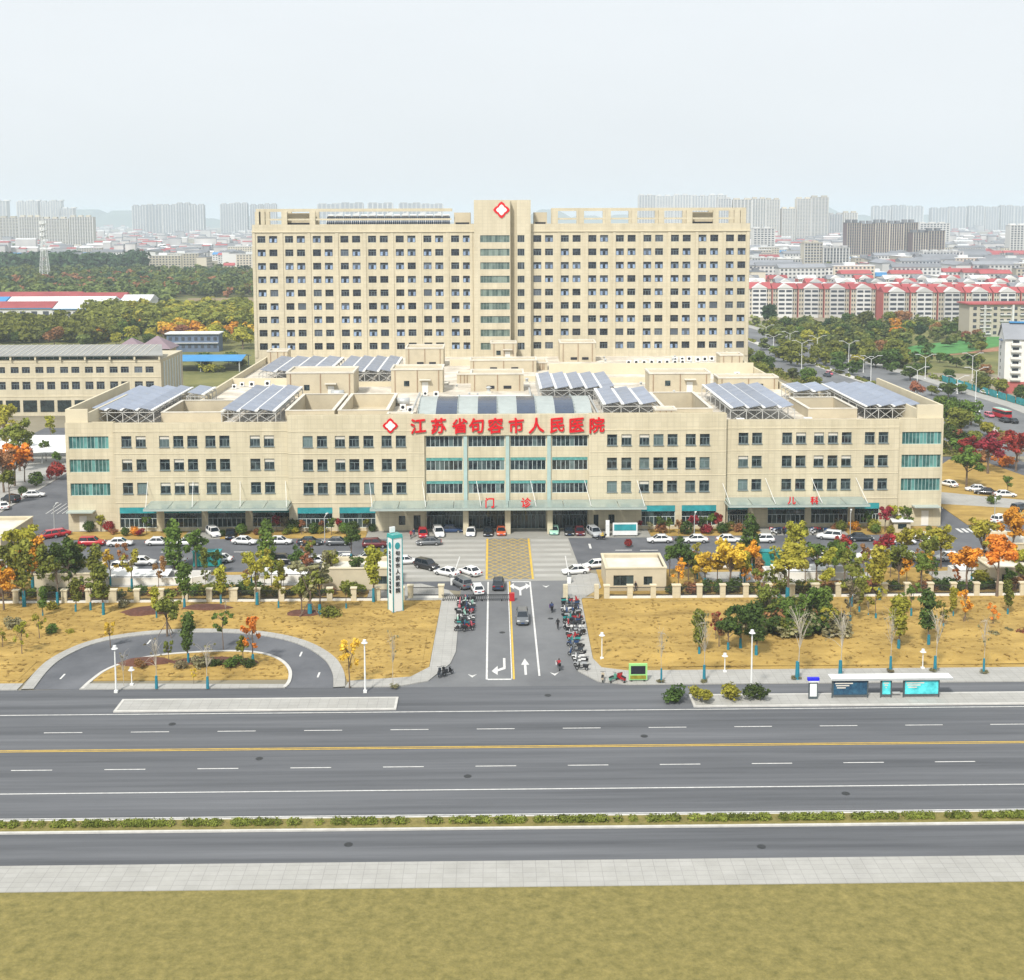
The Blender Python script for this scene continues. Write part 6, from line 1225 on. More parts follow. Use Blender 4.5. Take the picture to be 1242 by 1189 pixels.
x, y = gp(676.6, 764); figure('person', WALK, WE, ['jacket_black', 'jacket_black'], 'person in dark clothes walking along the right kerb of the drive', (x, y, .01), R(80))
x, y = gp(771, 718); figure('person', WALK, WE, ['jacket_black', 'jeans'], 'person in a dark jacket walking past the right gatehouse', (x, y, .08), R(200))
x, y = gp(502, 652); figure('person', WALK, WE, ['jacket_blue', 'jeans'], 'person in blue standing near the red car at the left end of the central canopy', (x, y, .01), R(-60))
x, y = gp(498.5, 654); figure('person', WALK, WE, ['jacket_red', 'jacket_black'], 'person in a dark red jacket beside the blue-clad one near the canopy', (x, y, .01), R(-110))
for bx, by, hd_, c, jk, lb, ap in ((669, 742, 92, 'black', 'jacket_blue', 'riding a black scooter up the drive', 'purple'), (729, 655, 180, 'black', 'jacket_yellow', 'on a black scooter at the right end of the canopy', None), (677.6, 812, 95, 'grey', 'jacket_red', 'riding a grey scooter into the drive from the street', 'white')):
    x, y = gp(bx, by); o = scooter(x, y, R(hd_), c, 'under way', ap, True); o['label'] = f"{c} electric scooter ridden by the person in {jk.split('_')[1]}"; o['group'] = 'scooters being ridden'; o.location.z = .012
    figure('person', RIDE, WE, [jk, 'jeans'], f"person in a {jk.split('_')[1]} jacket {lb}", (x, y, -.10+.012), R(hd_))

# ================================================================== NEIGHBOURING BUILDINGS
def win_grid(b, x0, x1, z0, z1, y, nx, nz, fw=.6, fh=.55, t=.12):
    """thin window boxes proud of a wall looking at -Y"""
    for i in range(nx):
        for j in range(nz):
            cx, cz = x0+(x1-x0)*(i+.5)/nx, z0+(z1-z0)*(j+.5)/nz; w, h = (x1-x0)/nx*fw/2, (z1-z0)/nz*fh/2
            b.box(cx-w, cx+w, y-t, y, cz-h, cz+h)
    return b
# long beige block on the left edge
lb = thing('teaching_block', (-150, 372, 0), 'long beige block with sage roof terrace behind the left parking yard', 'building')
LX0, LX1, LY = -215, -100.5, 372.0
hs = []
for i in range(15):
    for d in (0, 3.35):
        x = -104.6-7.42*i+d-3.9
        for z0, z1 in ((13.0, 14.9), (8.0, 10.4)): hs.append((x, x+2.4, z0, z1))
b = MB(); wall_front(b, LX0, LX1, 0, 17, LY, hs, .35); b.quad((LX1, LY, 0), (LX1, LY+26, 0), (LX1, LY+26, 17), (LX1, LY, 17)); b.quad((LX0, LY, 17), (LX1, LY, 17), (LX1, LY+26, 17), (LX0, LY+26, 17)); b.build('wall', 'tower_stone', lb)
for x0, x1, z0, z1 in hs:
    me = twA; w = child('window', me, lb, loc=Vector((x0, LY+.2, z0))-WORLD[lb.name], scale=((x1-x0)/TW, 1, (z1-z0)/TH)); child('pane', tpn, w)
for z in (5.8, 11.6, 16.2): MB().box(LX0, LX1, LY-.12, LY-.004, z, z+.3).build('band', 'stone_trim', lb)
stuff_part(win_grid(MB(), LX0, LX1-1, .8, 5.2, LY, 22, 1, .8, .8).build('ground_windows', 'glass_shop', lb))
MB().box(LX0, LX1-8, LY+2.4, LY+13, 17, 18.3).build('terrace_room', 'glass_teal', lb); b = MB(); [b.box(x-.12, x+.12, LY+2.2, LY+2.38, 17, 18.3) for x in np.arange(LX0, LX1-8, 2.4)]; b.build('terrace_mullions', 'frame_pale', lb)
MB().add([(LX0, LY-1.2, 18.2), (LX1+1, LY-1.2, 18.2), (LX1-3, LY+13, 20.0), (LX0, LY+13, 20.0), (LX0, LY-1.2, 18.5), (LX1+1, LY-1.2, 18.5), (LX1-3, LY+13, 20.3), (LX0, LY+13, 20.3)], [(0, 3, 2, 1), (4, 5, 6, 7), (0, 1, 5, 4), (1, 2, 6, 5), (2, 3, 7, 6), (3, 0, 4, 7)]).build('roof', 'roof_sage', lb)
for x in np.arange(LX0+1, LX1-4, 1.85): MB().bar((x, LY-1.15, 18.55), (x, LY+12.9, 20.35), .14).build('roof_rib', 'roof_pale', lb)
for x in np.arange(LX0+3, LX1, 7.42): MB().box(x-.25, x+.25, LY-.9, LY-.4, 17, 18.2).build('roof_post', 'stone_trim', lb)
for i in range(7): MB().box(LX1+.004, LX1+.12, LY+3+i*3.2, LY+4.2+i*3.2, 2, 16).build('end_louvre', 'frame_pale', lb)
def pyramid(x, y, w, z, h, label):
    r = thing('pavilion', (x, y, 0), label, 'building'); MB().box(x-w*.42, x+w*.42, y-w*.42, y+w*.42, 0, z).build('wall', 'plaster', r); MB().add([(x-w/2, y-w/2, z), (x+w/2, y-w/2, z), (x+w/2, y+w/2, z), (x-w/2, y+w/2, z), (x, y, z+h)], [(0, 1, 4), (1, 2, 4), (2, 3, 4), (3, 0, 4), (3, 2, 1, 0)]).build('roof', 'roof_mauve', r)
    stuff_part(win_grid(MB(), x-w*.4, x+w*.4, 2, z-1, y-w*.42, 4, 4).build('windows', 'glass_tower', r))
pyramid(pl(160, 415, 408)[0], 408, 9.5, 17.0, 3.3, 'pavilion with a mauve pyramid roof behind the beige block, left of two'); pyramid(pl(191, 413, 406)[0], 406, 11.5, 17.2, 3.9, 'pavilion with a mauve pyramid roof behind the beige block, right of two')
# site office, blue canopy, sheds
r = thing('site_office', (-134.5, 552, 0), 'two-storey blue-grey site office with a white flat roof', 'building'); MB().box(-146.2, -123, 552, 560, 0, 8).build('wall', 'slate_blue', r); MB().box(-146.8, -122.4, 551.2, 560.8, 8, 8.5).build('roof', 'roof_white', r); stuff_part(win_grid(MB(), -146, -123.2, .8, 7.6, 552, 8, 2, .5, .45).build('windows', 'city_glass', r)); MB().box(-146, -123.2, 551.1, 552, 3.9, 4.2).build('walkway', 'roof_white', r)
r = thing('blue_canopy', (-112, 490, 0), 'low bright blue sheet canopy beside the ward tower', 'canopy'); MB().add([(-130, 478, 4.2), (-98, 478, 4.2), (-98, 488, 5.6), (-130, 488, 5.6), (-130, 498, 4.2), (-98, 498, 4.2), (-130, 478, 4.35), (-98, 478, 4.35), (-98, 488, 5.75), (-130, 488, 5.75), (-130, 498, 4.35), (-98, 498, 4.35)], [(0, 3, 2, 1), (3, 4, 5, 2), (6, 7, 8, 9), (9, 8, 11, 10), (0, 1, 7, 6), (4, 10, 11, 5), (0, 6, 9, 3), (3, 9, 10, 4), (1, 2, 8, 7), (2, 5, 11, 8)]).build('roof', 'roof_blue', r)
for x in (-129, -114, -99):
    for y in (479, 497): MB().box(x-.2, x+.2, y-.2, y+.2, 0, 4.2).build('post', 'steel', r)
for i, (a, c, y, z, m_, lbn) in enumerate(((-330, -262, 735, 7, 'roof_red', 'long red-roofed shed at the left edge, nearest of the sheds'), (-262, -232, 735, 6.5, 'roof_white', 'pale-roofed shed beside the long red one'), (-300, -236, 765, 8, 'roof_white', 'pale-roofed shed in the second row of sheds'), (-335, -302, 765, 8, 'roof_blue', 'light blue shed in the second row at the left edge'), (-300, -236, 790, 9, 'roof_red', 'red-roofed shed farther right behind the pale one'), (-235, -217, 782, 8, 'roof_white', 'small white gabled shed right of the red roofs'), (-340, -268, 800, 9, 'roof_red', 'rearmost red-roofed shed at the left edge'))):
    r = thing('factory_shed', ((a+c)/2, y, 0), lbn, 'shed', 'sheds beyond the wood'); MB().box(a, c, y, y+20, 0, z).build('wall', 'city_white', r); MB().gable(a-.5, c+.5, y-.8, y+20.8, z, 3.4).build('roof', m_, r); stuff_part(win_grid(MB(), a, c, 1.5, z-1, y, 10, 1, .5, .6).build('windows', 'city_glass', r)); MB().box(a, c, y-.9, y-.81, z-.35, z+.1).build('gutter', 'roof_blue', r)
r = thing('car_shelter', (-112, 300, 0), 'long white shelter roof left of the hospital', 'shelter')
for k_, y in enumerate((296, 304, 312)): MB().add([(-124, y, 3.0), (-96, y, 3.0), (-96, y+5, 3.6), (-124, y+5, 3.6), (-124, y, 3.12), (-96, y, 3.12), (-96, y+5, 3.72), (-124, y+5, 3.72)], [(0, 3, 2, 1), (4, 5, 6, 7), (0, 1, 5, 4), (1, 2, 6, 5), (2, 3, 7, 6), (3, 0, 4, 7)]).build('roof', 'white_paint', r); [MB().box(x-.12, x+.12, y+2, y+2.3, 0, 3.2).build('post', 'steel', r) for x in (-123, -110, -97)]
# lattice telecom mast
mx, my = gp(55, 345); mh = 62.0; r = thing('telecom_mast', (mx, my, 0), 'pale lattice telecom mast rising out of the wood', 'mast')
b = MB(); wz = lambda z: 3.6*(1-z/mh)**1.2+.7; zs = np.linspace(0, mh-4, 14)
for i in range(13):
    z0, z1 = zs[i], zs[i+1]; a, c = wz(z0), wz(z1); P0 = [(mx+s*a, my+t*a, z0) for s, t in ((-1, -1), (1, -1), (1, 1), (-1, 1))]; P1 = [(mx+s*c, my+t*c, z1) for s, t in ((-1, -1), (1, -1), (1, 1), (-1, 1))]
    for q in range(4): b.bar(P0[q], P1[q], .3); b.bar(P0[q], P1[(q+1) % 4], .16); b.bar(P0[(q+1) % 4], P1[q], .16); b.bar(P1[q], P1[(q+1) % 4], .16)
b.build('lattice', 'white_paint', r)
for z in (44, 49, 55): b = MB(); b.cyl((mx, my, z), (mx, my, z+.5), 2.8, n=12); [b.box(mx+2.7*math.cos(t)-.3, mx+2.7*math.cos(t)+.3, my+2.7*math.sin(t)-.3, my+2.7*math.sin(t)+.3, z+.5, z+3) for t in np.arange(0, 6.2, 1.05)]; b.build('antenna_ring', 'white_paint', r)
MB().cyl((mx, my, mh-4), (mx, my, mh+4), .25, .1, 6).build('spire', 'white_paint', r)
# white gabled apartment house at the right edge
r = thing('white_apartment_house', (185, 408, 0), 'white gabled apartment house with brown base at the right edge', 'building', local=True); r.location = (171.2, 409.5, 0); r.rotation_euler = (0, 0, R(-13))
def rb(n_, m_, b_, p=None): return lchild(n_, b_, m_, p or r)
gw, gl_, gh = 12.0, 60.0, 18.6
b = MB(); b.box(0, gl_, 0, gw, 4.0, gh); b.add([(0, 0, gh), (0, gw, gh), (0, gw/2, gh+4.4)], [(0, 2, 1)]); rb('wall', 'white_wall', b); rb('base', 'coral_wall', MB().box(-.06, gl_, -.06, gw+.06, 0, 4.0))
b = MB(); b.add([(-.5, -.7, gh-.3), (gl_, -.7, gh-.3), (gl_, gw/2, gh+4.7), (-.5, gw/2, gh+4.7), (-.5, gw+.7, gh-.3), (gl_, gw+.7, gh-.3)], [(0, 1, 2, 3), (3, 2, 5, 4)]); rb('roof', 'roof_grey', b); rb('ridge_panel', 'roof_blue', MB().box(2, gl_, gw/2-.9, gw/2+.9, gh+4.72, gh+5.2))
for j in range(6):
    for i in range(9):
        w = rb('window', 'frame_pale', MB().box(2.2+i*6.2, 4.6+i*6.2, -.09, -.004, 4.9+j*2.35, 6.3+j*2.35)); rb('pane', 'glass_tower', MB().box(2.4+i*6.2, 4.4+i*6.2, -.13, -.095, 5.0+j*2.35, 6.2+j*2.35), w)
        if i % 2 == 0: rb('balcony', 'white_wall', MB().box(1.8+i*6.2, 5.0+i*6.2, -1.1, -.14, 4.6+j*2.35, 5.3+j*2.35))
    rb('end_window', 'glass_tower', MB().box(-.1, -.01, gw*.62, gw*.62+.7, 5.0+j*2.35, 6.1+j*2.35))
rb('attic_hood', 'slate_blue', MB().box(-.9, -.02, gw*.35, gw*.65, gh-1.2, gh-.9))
# beige slab of flats
r = thing('beige_flats', (262, 606, 0), 'beige six-storey slab of flats with dark windows right of the field', 'building'); MB().box(235, 318, 606, 620, 0, 16).build('wall', 'city_cream', r); MB().box(234, 319, 605, 621, 16, 16.6).build('roof', 'roof_red', r); stuff_part(win_grid(MB(), 236, 317, .5, 15.6, 606, 24, 5, .5, .5).build('windows', 'city_glass', r)); [MB().box(x, x+1, 605.2, 605.99, 0, 16).build('drain_pier', 'city_white', r) for x in range(242, 317, 14)]; stuff_part(win_grid(MB(), 238, 317, 0, 15.6, 606, 8, 5, .55, .18, .9).build('balconies', 'city_white', r))
# red-roofed flats: each house with balcony bay, gable and roof
def flats(w, d, h):
    m = {}
    m['wall'] = shared('wall', MB().box(-w/2, w/2, 0, d, 0, h), 'city_cream'); m['roof'] = shared('roof', MB().gable(-w/2-.2, w/2+.2, -.6, d+.6, h, 3.0), 'roof_red')
    b = MB(); bw = w*.30; b.box(-bw, bw, -1.6, -.01, 0, h+.4)
    m['balcony_bay'] = shared('balcony_bay', b, 'city_white'); m['gable'] = shared('gable', MB().gable(-bw-.4, bw+.4, -2.0, d*.4, h+.42, 2.6, 'y'), 'city_white')
    b = MB(); win_grid(b, -bw, bw, 1.5, h, -1.6, 2, 6, .8, .5, .1); m['balcony_window'] = shared('balcony_window', b, 'city_glass')
    b = MB(); win_grid(b, -w/2, -bw, 1.2, h, 0, 2, 6, .5, .5, .1); win_grid(b, bw, w/2, 1.2, h, 0, 2, 6, .5, .5, .1); m['window'] = shared('side_window', b, 'city_glass')
    m['end_wall'] = shared('end_wall', MB().box(-w/2-.3, -w/2-.01, .2, d-.2, 0, h-.1), 'coral_wall')
    return m
FL_ = flats(14.2, 13, 17)
def flat_house(x, y, label, grp, rz=0.0, s=1.0, rf=None):
    r = thing('red_roofed_flats', (x, y, 0), label, 'building', grp, local=True, rz=rz); r.scale = (s, s, s)
    for k_, me in FL_.items():
        o = child(k_, me, r, rf if k_ == 'roof' else None)
        if 'window' in k_: o['kind'] = 'stuff'
for i in range(11): x = 143+i*14.9; flat_house(x, 735-i*2.2, f'red-roofed white-balconied block of flats in the front row, {nth(i)} from the ward tower', 'red-roofed flats in the front row', R(-3))
for i in range(10): x = 226+i*15; flat_house(x, 690-i*1.4, f'red-roofed white-balconied block of flats in the nearer right row, {nth(i)} from its left end', 'red-roofed flats in the nearer right row', R(-2))
for k_ in range(3):
    for i in range(12): flat_house(150+i*20+k_*7, 786+k_*50-i*2, f'block of flats in the {nth(k_)} row behind the front flats, {nth(i)} from the left', 'flats in the rows behind', R(-3), .9, ('roof_grey', 'roof_red', 'roof_white')[(i+k_) % 3])
# ------------------------------------------------------------------ city towers
TB = {}
def tower_set(w, d, h, wallm, glassm, bays, floors, crown):
    key = (round(w), round(d), round(h), wallm, crown)
    if key not in TB:
        m = {}; m['wall'] = shared('wall', MB().box(-w/2, w/2, 0, d, 0, h), wallm)
        b = MB()
        for i in range(bays+1): x = -w/2+w*i/bays; b.box(x-w/bays*.11, x+w/bays*.11, -1.0, -.02, 0, h-.5)
        m['fins'] = shared('fins', b, 'city_white' if wallm != 'city_brown' else 'city_cream')
        b = MB(); win_grid(b, -w/2+.3, w/2-.3, 2, h-1, 0, bays, floors, .62, .58, .2); m['windows'] = shared('windows', b, glassm)
        b = MB()
        for i in range(0, bays, 3): x = -w/2+w*(i+.2)/bays; b.box(x, x+w/bays*1.6, d*.2, d*.7, h+.02, h+crown)
        b.box(-w/2-.5, w/2+.5, -.8, d+.5, h-.4, h+.01); m['roof_cap'] = shared('roof_cap', b, 'roof_grey' if wallm == 'city_brown' else wallm)
        TB[key] = m
    return TB[key]
TWR = []
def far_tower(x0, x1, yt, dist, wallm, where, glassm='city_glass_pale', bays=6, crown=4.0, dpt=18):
    dpt = max(dpt, dist*.008)
    Y = dist; xa, za = pl(x0, yt, Y); xb, _ = pl(x1, yt, Y); w = abs(xb-xa); h = max(8, za-crown*.6)
    m = tower_set(w, dpt, h, wallm, glassm, bays, max(3, int(h/3.4)), crown)
    r = thing('far_tower', ((xa+xb)/2, Y, 0), None, 'building', None, local=True)
    for k_, me in m.items():
        o = child(k_, me, r)
        if k_ in ('fins', 'windows'): o['kind'] = 'stuff'
    TWR.append((where, 'tower', wallm, (xa+xb)/2, Y, r))
A1_, A2_, A3_, A4_ = 'on the far left skyline', 'in the white slab row at far left', 'on the far right skyline', 'beyond the red-roofed flats'
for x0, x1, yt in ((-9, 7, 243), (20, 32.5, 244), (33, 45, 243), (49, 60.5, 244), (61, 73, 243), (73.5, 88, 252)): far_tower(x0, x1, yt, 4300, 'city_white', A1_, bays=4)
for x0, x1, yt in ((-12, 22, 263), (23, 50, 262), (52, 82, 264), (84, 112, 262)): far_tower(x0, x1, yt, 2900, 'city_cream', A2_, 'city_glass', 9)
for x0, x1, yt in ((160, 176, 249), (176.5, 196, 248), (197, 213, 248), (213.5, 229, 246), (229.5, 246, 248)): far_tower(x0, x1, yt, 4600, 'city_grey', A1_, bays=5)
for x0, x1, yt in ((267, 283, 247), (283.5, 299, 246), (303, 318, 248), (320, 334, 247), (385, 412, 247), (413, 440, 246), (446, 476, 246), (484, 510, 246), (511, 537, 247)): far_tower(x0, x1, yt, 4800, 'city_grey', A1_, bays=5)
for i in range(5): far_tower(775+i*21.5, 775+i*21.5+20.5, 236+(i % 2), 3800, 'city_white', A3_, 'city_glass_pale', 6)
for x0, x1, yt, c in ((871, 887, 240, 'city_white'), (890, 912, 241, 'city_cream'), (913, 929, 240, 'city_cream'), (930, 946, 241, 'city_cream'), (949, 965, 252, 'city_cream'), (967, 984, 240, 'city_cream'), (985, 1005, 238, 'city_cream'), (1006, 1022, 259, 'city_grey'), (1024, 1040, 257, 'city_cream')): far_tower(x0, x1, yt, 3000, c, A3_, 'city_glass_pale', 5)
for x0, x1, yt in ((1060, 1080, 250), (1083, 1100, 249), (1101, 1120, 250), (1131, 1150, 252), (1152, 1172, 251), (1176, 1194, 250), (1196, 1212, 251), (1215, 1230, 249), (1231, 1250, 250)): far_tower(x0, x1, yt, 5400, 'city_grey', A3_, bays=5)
for i in range(5): far_tower(1028+i*17.2, 1028+i*17.2+16.6, 268+(i % 2)*1.2, 1490, 'city_brown', A4_, 'city_glass', 6, 3.5)
for x0, x1, yt in ((1108, 1126, 280), (1126.5, 1146, 278)): far_tower(x0, x1, yt, 1460, 'city_brown', A4_, 'city_glass', 6, 3)
far_tower(1116, 1152, 270, 2100, 'city_white', A4_, 'city_glass', 9, 2); far_tower(976, 998, 293, 1385, 'city_cream', A4_, 'city_glass', 6, 2); far_tower(999, 1030, 299, 1380, 'city_grey', A4_, 'city_glass', 8, 2)
far_tower(912, 943, 312, 1400, 'city_white', A4_, 'city_glass', 9, 1.5); far_tower(944, 975, 313, 1395, 'city_white', A4_, 'city_glass', 9, 1.5); far_tower(1120, 1168, 304, 1330, 'city_white', A4_, 'city_glass', 12, 1.5); far_tower(1226, 1250, 272, 1800, 'city_white', A4_, 'city_glass', 6, 2); far_tower(914, 940, 276, 1900, 'city_white', A4_, 'city_glass', 6, 2); far_tower(1066, 1092, 338, 905, 'city_cream', A4_, 'city_glass', 4, 1.5, 12); far_tower(1222, 1260, 340, 900, 'city_cream', A4_, 'city_glass', 6, 1.5, 12)
WC = dict(city_white='white', city_cream='cream', city_grey='grey', city_brown='brown')
label_rows(TWR, lambda it: f"{WC[it[2]]} tower block {it[0]}")
for it in TWR: it[5]['group'] = 'towers '+it[0]
# ------------------------------------------------------------------ low town: individual houses near, one mass beyond
HM = []
for i, (w, d, h, rf, wl, kind) in enumerate(((14, 10, 7, 'roof_grey', 'city_white', 'g'), (22, 11, 10, 'roof_white', 'city_white', 'f'), (30, 12, 14, 'roof_grey', 'city_cream', 'f'), (12, 10, 6, 'roof_red', 'city_cream', 'g'), (40, 13, 17, 'roof_grey', 'city_white', 'g'), (26, 12, 12, 'roof_red', 'city_white', 'g'), (18, 16, 8, 'roof_white', 'city_grey', 'f'), (50, 18, 9, 'roof_blue', 'city_white', 'g'), (36, 12, 18, 'roof_white', 'city_cream', 'f'))):
    wm = shared('wall', MB().box(-w/2, w/2, 0, d, 0, h), wl)
    if kind == 'g': b = MB().gable(-w/2-.5, w/2+.5, -.6, d+.6, h, 3.0)
    else: b = MB().box(-w/2-.3, w/2+.3, -.3, d+.3, h, h+.5); b.box(-w*.2, w*.05, d*.3, d*.7, h+.5, h+3)
    b2 = win_grid(MB(), -w/2+.4, w/2-.4, .8, h-.2, 0, max(3, int(w/3.6)), max(2, int(h/3)), .5, .5, .1); HM.append((wm, shared('roof', b, rf), shared('windows', b2, 'city_glass'), (w, d, h)))
HD = ['small white house with grey gabled roof', 'flat-roofed white house', 'cream flat-roofed block', 'little cream house with red gabled roof', 'long white block with grey gabled roof', 'white block with red gabled roof', 'grey flat-roofed workshop', 'wide hall with blue gabled roof', 'tall cream flat-roofed block']
spots = []; HOUSES = []
rs = random.Random(5)
def scatter(px0, px1, py0, py1, n, tight=1.0, avoid=()):
    k_ = 0; tries = 0
    while k_ < n and tries < n*30:
        tries += 1; px = rs.uniform(px0, px1); py = py0+(py1-py0)*rs.random()**1.3; x, y = gp(px, py)
        if any(abs(x-q[0]) < 26*tight and abs(y-q[1]) < 17*tight for q in spots): continue
        if abs(x) < 85 and y < 400: continue
        if any(a0 < px < a1 and b0 < py < b1 for a0, a1, b0, b1 in avoid): continue
        spots.append((x, y)); k_ += 1
scatter(905, 1260, 322, 350, 190, .75, avoid=((905, 1050, 326, 342),)); scatter(905, 1260, 296, 324, 120, 1.0); n_near = len(spots); scatter(-20, 312, 288, 330, 190, 1.1); scatter(905, 1260, 276, 296, 150, 1.2); scatter(-20, 320, 272, 289, 200, 1.3)
spots.sort(key=lambda q: q[1]); rest = MB(); restr = [MB(), MB(), MB()]
for i, (x, y) in enumerate(spots):
    hm = HM[rs.choice((0, 1, 1, 2, 3, 4, 5, 5, 6, 7, 8, 4, 2))]
    if i < 290:
        side = 'in the left-hand town' if x < 0 else 'in the right-hand town'
        o = thing('town_house', (x, y, 0), None, 'house', f'houses {side}', local=True, rz=R(rs.choice((0, -6, 5, 8, 90))))
        HOUSES.append((side, HD[HM.index(hm)], '', x, y, o)); child('wall', hm[0], o); child('roof', hm[1], o); wd = child('windows', hm[2], o); wd['kind'] = 'stuff'
    else:
        for q in range(6):
            w, d, h = [v*rs.uniform(.35, 1.0) for v in hm[3]]; h *= rs.choice((1, 1, 1, 1.6)); xx, yy = x+rs.uniform(-22, 22), y+rs.uniform(-30, 30); rest.box(xx-w/2, xx+w/2, yy, yy+d, 0, h); restr[rs.choice((0, 0, 0, 1, 2))].gable(xx-w/2-.5, xx+w/2+.5, yy-.5, yy+d+.5, h, 2.0)
label_rows(HOUSES, lambda it: f'{it[1]} {it[0]}')
for it in HOUSES: it[5]['group'] = 'houses '+it[0]
tag(rest.build('distant_town', 'city_haze_tint'), 'pale hazy mass of low houses towards the horizon', 'town', kind='stuff')
for b, m_ in zip(restr, ('roof_grey', 'roof_red', 'roof_white')): tag(b.build('distant_town_roofs', m_), m_[5:]+' roofs of the hazy low town', 'town', kind='stuff')

# ------------------------------------------------------------------ woods and park trees
P0 = len(PLANTED); PK, WD = 'in the park beyond the side road', 'at the near edge of the left wood'
r3 = random.Random(9)
for t in ((936, 392, 366, 'pine'), (952, 400, 384, 'dark'), (975, 402, 383, 'dark'), (1006, 402, 384, 'pine'), (1030, 398, 378, 'dark'), (1046, 402, 376, 'far'), (1066, 400, 388, 'far'), (1020, 412, 390, 'dark'), (1040, 416, 394, 'far'), (1060, 412, 386, 'dark'), (1090, 416, 394, 'orange'), (1078, 396, 376, 'olive'), (1094, 396, 374, 'rust'), (1104, 404, 388, 'lime'), (1116, 410, 392, 'pine'), (1135, 405, 390, 'rust'), (1085, 402, 384, 'orange'), (1170, 414, 400, 'rust'), (1184, 412, 398, 'rust'), (1156, 416, 404, 'olive'), (940, 416, 398, 'olive'), (960, 412, 394, 'olive'), (980, 418, 398, 'lime'), (998, 420, 398, 'lime'), (1010, 430, 410, 'olive'), (1030, 436, 414, 'dark'), (1052, 428, 408, 'olive'), (1070, 430, 410, 'rust'), (1084, 432, 408, 'olive'), (1000, 438, 418, 'olive'), (1018, 446, 424, 'green'), (1040, 448, 428, 'lime'), (1062, 446, 424, 'dark'), (1078, 448, 420, 'dark'), (1098, 446, 428, 'dark'), (1104, 462, 440, 'dark'), (968, 410, 394, 'green'), (1076, 440, 424, 'rust'), (920, 446, 424, 'green'), (930, 452, 430, 'dark'), (925, 460, 438, 'olive'), (940, 432, 418, 'green'), (1112, 482, 462, 'rust'), (1130, 480, 466, 'olive'), (1150, 482, 462, 'dark'), (1166, 478, 464, 'green'), (1190, 428, 412, 'olive'), (1140, 440, 426, 'green'), (1120, 446, 430, 'olive'), (1160, 446, 432, 'dark'), (1186, 448, 428, 'olive'), (1150, 462, 446, 'dark'), (1196, 456, 440, 'rust')):
    x, y = gp(t[0], t[1]); plant(x, y, max(3, pl(t[0], t[2], y)[1]), 'far', t[3], PK, width=1.15)
for i in range(34):                                   # trees lining the side road
    t = r3.random()*3.2; k_ = int(t); f = t-k_; A_ = (sideR, sideR2)[i % 2]; x = A_[k_][0]*(1-f)+A_[k_+1][0]*f+(r3.uniform(6.5, 10) if i % 2 else r3.uniform(-8, -2)); y = A_[k_][1]*(1-f)+A_[k_+1][1]*f
    plant(x, y, r3.uniform(4.5, 7.5), 'far', r3.choice(['olive', 'green', 'dark', 'far', 'lime']), 'lining the side road', width=1.1)
for i in range(46):
    px = r3.uniform(-5, 302); py = r3.uniform(404, 424); x, y = gp(px, py); plant(x, y, r3.uniform(6, 11), 'far', r3.choice(['olive', 'lime', 'dark', 'olive', 'orange', 'rust', 'green', 'yellow', 'far']) if px > 105 else r3.choice(['dark', 'far', 'olive', 'grey', 'rust']), WD, width=1.15)
for i in range(10): px = r3.uniform(236, 300); x, y = gp(px, r3.uniform(436, 452)); plant(x, y, r3.uniform(3, 5), 'shrub', r3.choice(['lime', 'olive', 'green']), 'beside the blue canopy', width=1.5)
label_rows(PLANTED[P0:], lambda it: f"{HUE[it[2]]} {SHAPE[it[1]]} {it[0]}")
def wood(name, m, n, region, hs, label, seed, light=150, ls=.95):
    r = np.random.default_rng(seed); base = []
    for v in range(4):
        rr = random.Random(seed+v); lobes = [((rr.uniform(-2.2, 2.2), rr.uniform(-2.2, 2.2), rr.uniform(2.5, 8)), (rr.uniform(1.6, 2.6),)*2+(rr.uniform(1.4, 2.2),)) for _ in range(7)]
        me = leaf_mesh('tmp', lobes, light, ls, seed*10+v); V = np.zeros(len(me.vertices)*3, np.float32); me.vertices.foreach_get('co', V); base.append(V.reshape(-1, 3)); bpy.data.meshes.remove(me)
    out = []
    for i in range(n):
        px, py = r.uniform(region[0], region[1]), region[2]+(region[3]-region[2])*r.random(); x, y = gp(px, py); s = r.uniform(*hs)/9.6; a = r.uniform(0, 6.28); B = base[i % 4]*np.array([s*1.25, s*1.25, s]); c, sn = math.cos(a), math.sin(a)
        out.append(np.c_[B[:, 0]*c-B[:, 1]*sn+x, B[:, 0]*sn+B[:, 1]*c+y, B[:, 2]])
    V = np.concatenate(out); k_ = len(V); me = bpy.data.meshes.new(name); me.vertices.add(k_); me.vertices.foreach_set('co', V.astype(np.float32).ravel()); me.loops.add(k_); me.loops.foreach_set('vertex_index', np.arange(k_, dtype=np.int32)); me.polygons.add(k_//5)
    me.polygons.foreach_set('loop_start', np.arange(0, k_, 5, dtype=np.int32)); me.polygons.foreach_set('loop_total', np.full(k_//5, 5, np.int32)); me.update(calc_edges=True)
    tag(link(name, me, m), label, 'wood', kind='stuff')
wood('pine_wood', 'leaf_pine', 170, (-15, 172, 324, 332), (14, 24), 'dark evergreen wood on the rise left of the tower', 31)
wood('mixed_wood', 'leaf_far', 420, (-15, 310, 334, 361), (8, 14), 'green mixed wood left of the tower', 32)
wood('mixed_wood', 'leaf_pine', 130, (-15, 310, 334, 361), (8, 13), 'darker trees scattered through the mixed wood', 33)
wood('autumn_wood', 'leaf_rust', 110, (20, 310, 340, 361), (7, 12), 'russet trees scattered through the mixed wood', 34)
wood('mixed_wood', 'leaf_far', 110, (-15, 215, 360, 376), (8, 13), 'green trees around the red-roofed sheds', 64)
wood('mixed_wood', 'leaf_olive', 130, (-15, 310, 336, 361), (8, 13), 'olive trees scattered through the mixed wood', 65)
wood('autumn_wood', 'leaf_olive', 200, (110, 310, 384, 408), (8, 13), 'olive autumn wood in front of the green trees', 35)
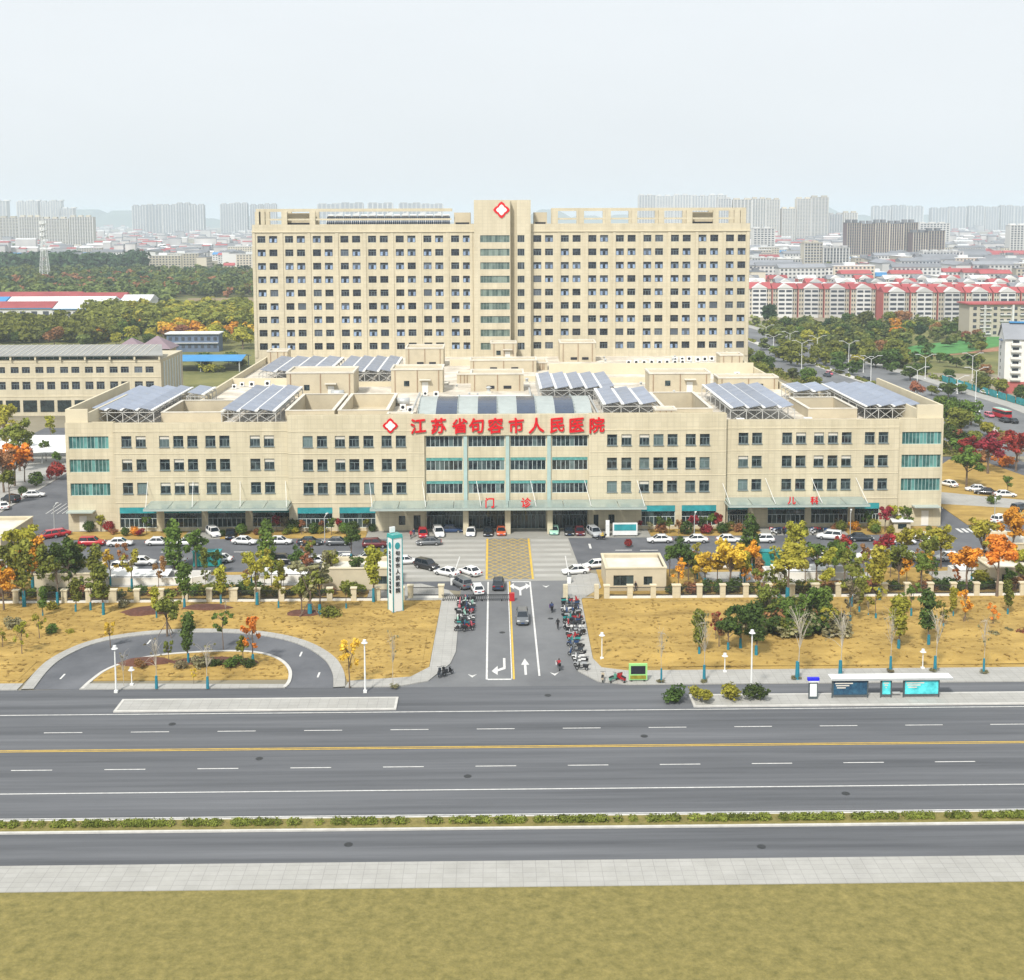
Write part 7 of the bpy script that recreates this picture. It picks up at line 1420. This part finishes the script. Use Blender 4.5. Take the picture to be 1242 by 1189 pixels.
wood('autumn_wood', 'leaf_lime', 110, (130, 310, 382, 406), (8, 12), 'yellowish trees through the olive wood', 36)
wood('autumn_wood', 'leaf_yellow', 22, (130, 305, 388, 414), (5, 9), 'yellow trees through the near wood', 66)
wood('autumn_wood', 'leaf_orange', 30, (100, 300, 396, 416), (5, 9), 'orange trees through the near wood', 37)
wood('dark_wood', 'leaf_olive', 120, (-15, 130, 398, 418), (8, 12), 'olive trees behind the beige block roof', 38)
wood('street_trees_beyond', 'leaf_far', 130, (908, 1110, 328, 340), (7, 11), 'belt of trees before the tall brown towers', 39)
wood('park_wood', 'leaf_far', 70, (925, 1200, 396, 425), (4, 8), 'mixed trees filling the park beyond the side road', 61)
wood('park_wood', 'leaf_olive', 60, (935, 1110, 400, 448), (4, 8), 'olive trees filling the park beyond the side road', 62)
wood('park_wood', 'leaf_dark', 30, (1000, 1200, 400, 455), (4, 7), 'dark trees filling the park beyond the side road', 63)
wood('street_trees_beyond', 'leaf_far', 60, (905, 1245, 392, 402), (4, 7), 'small trees at the foot of the red-roofed flats', 40)
wood('town_trees', 'leaf_far', 120, (905, 1245, 300, 345), (5, 9), 'scattered trees through the low town on the right', 41, 80, 1.2)
wood('town_trees', 'leaf_far', 160, (-10, 310, 290, 330), (6, 11), 'scattered trees through the low town on the left', 42, 80, 1.3)
def hedge_line(name, A, width, h, n, m, label, seed, dens=26, ls=.4):
    r = np.random.default_rng(seed); lob = []
    for i in range(n):
        t = r.random()*(len(A)-1); k_ = int(t); f = t-k_; x = A[k_][0]*(1-f)+A[k_+1][0]*f+r.uniform(-width, width); y = A[k_][1]*(1-f)+A[k_+1][1]*f; lob.append(((x, y, h*.5), (min(1.4, width*1.2), 2.2 if A[0][1] != A[1][1] else .6, h*.5)))
    tag(link(name, leaf_mesh(name, lob, n*dens, ls, seed), m), label, 'hedge', kind='stuff')
hedge_line('hedge', [(x+18.8, y) for x, y in sideR], .8, 1.1, 150, 'leaf_dark', 'clipped dark hedge on the side road median', 51); hedge_line('hedge', [(x-4.5, y) for x, y in sideR], 3, 1.6, 220, 'leaf_green', 'green verge hedge between the hospital and the side road', 52); hedge_line('hedge', [(x+8, y) for x, y in sideR2], 2.0, 1.5, 150, 'leaf_dark', 'hedge along the far pavement of the side road', 53)
hedge_line('hedge', [(-60, 115.9), (60, 115.9)], .45, .75, 260, 'leaf_dark', 'low clipped hedge on the near street island', 54, 130, .085)
r = thing('site_fence', (168, 395, 0), 'teal sheet hoarding along the far pavement of the side road', 'fence')
for k_ in range(16): y = 345+k_*6.0; x = 160+5.9-(y-380)*.075; MB().box(x, x+.2, y, y+5.8, .1, 2.2).build('panel', 'teal_fascia', r)
# ================================================================== HAZE
hz = MB().box(-9050, 9050, -550, 12050, -1.02, 165)
hm_ = bpy.data.materials.new('haze'); hm_.use_nodes = True; n = hm_.node_tree.nodes; l = hm_.node_tree.links; n.remove(n['Principled BSDF'])
pv = n.new('ShaderNodeVolumePrincipled'); pv.inputs['Color'].default_value = (0.77, 0.89, 1.0, 1); pv.inputs['Density'].default_value = 0.00015; pv.inputs['Anisotropy'].default_value = 0.0
l.new(pv.outputs[0], n['Material Output'].inputs['Volume'])
tag(link('haze', hz.mesh('haze'), hm_), 'pale blue haze lying over the whole city', 'haze', kind='stuff')
for o in bpy.data.objects:
    if '_l' in o: del o['_l']
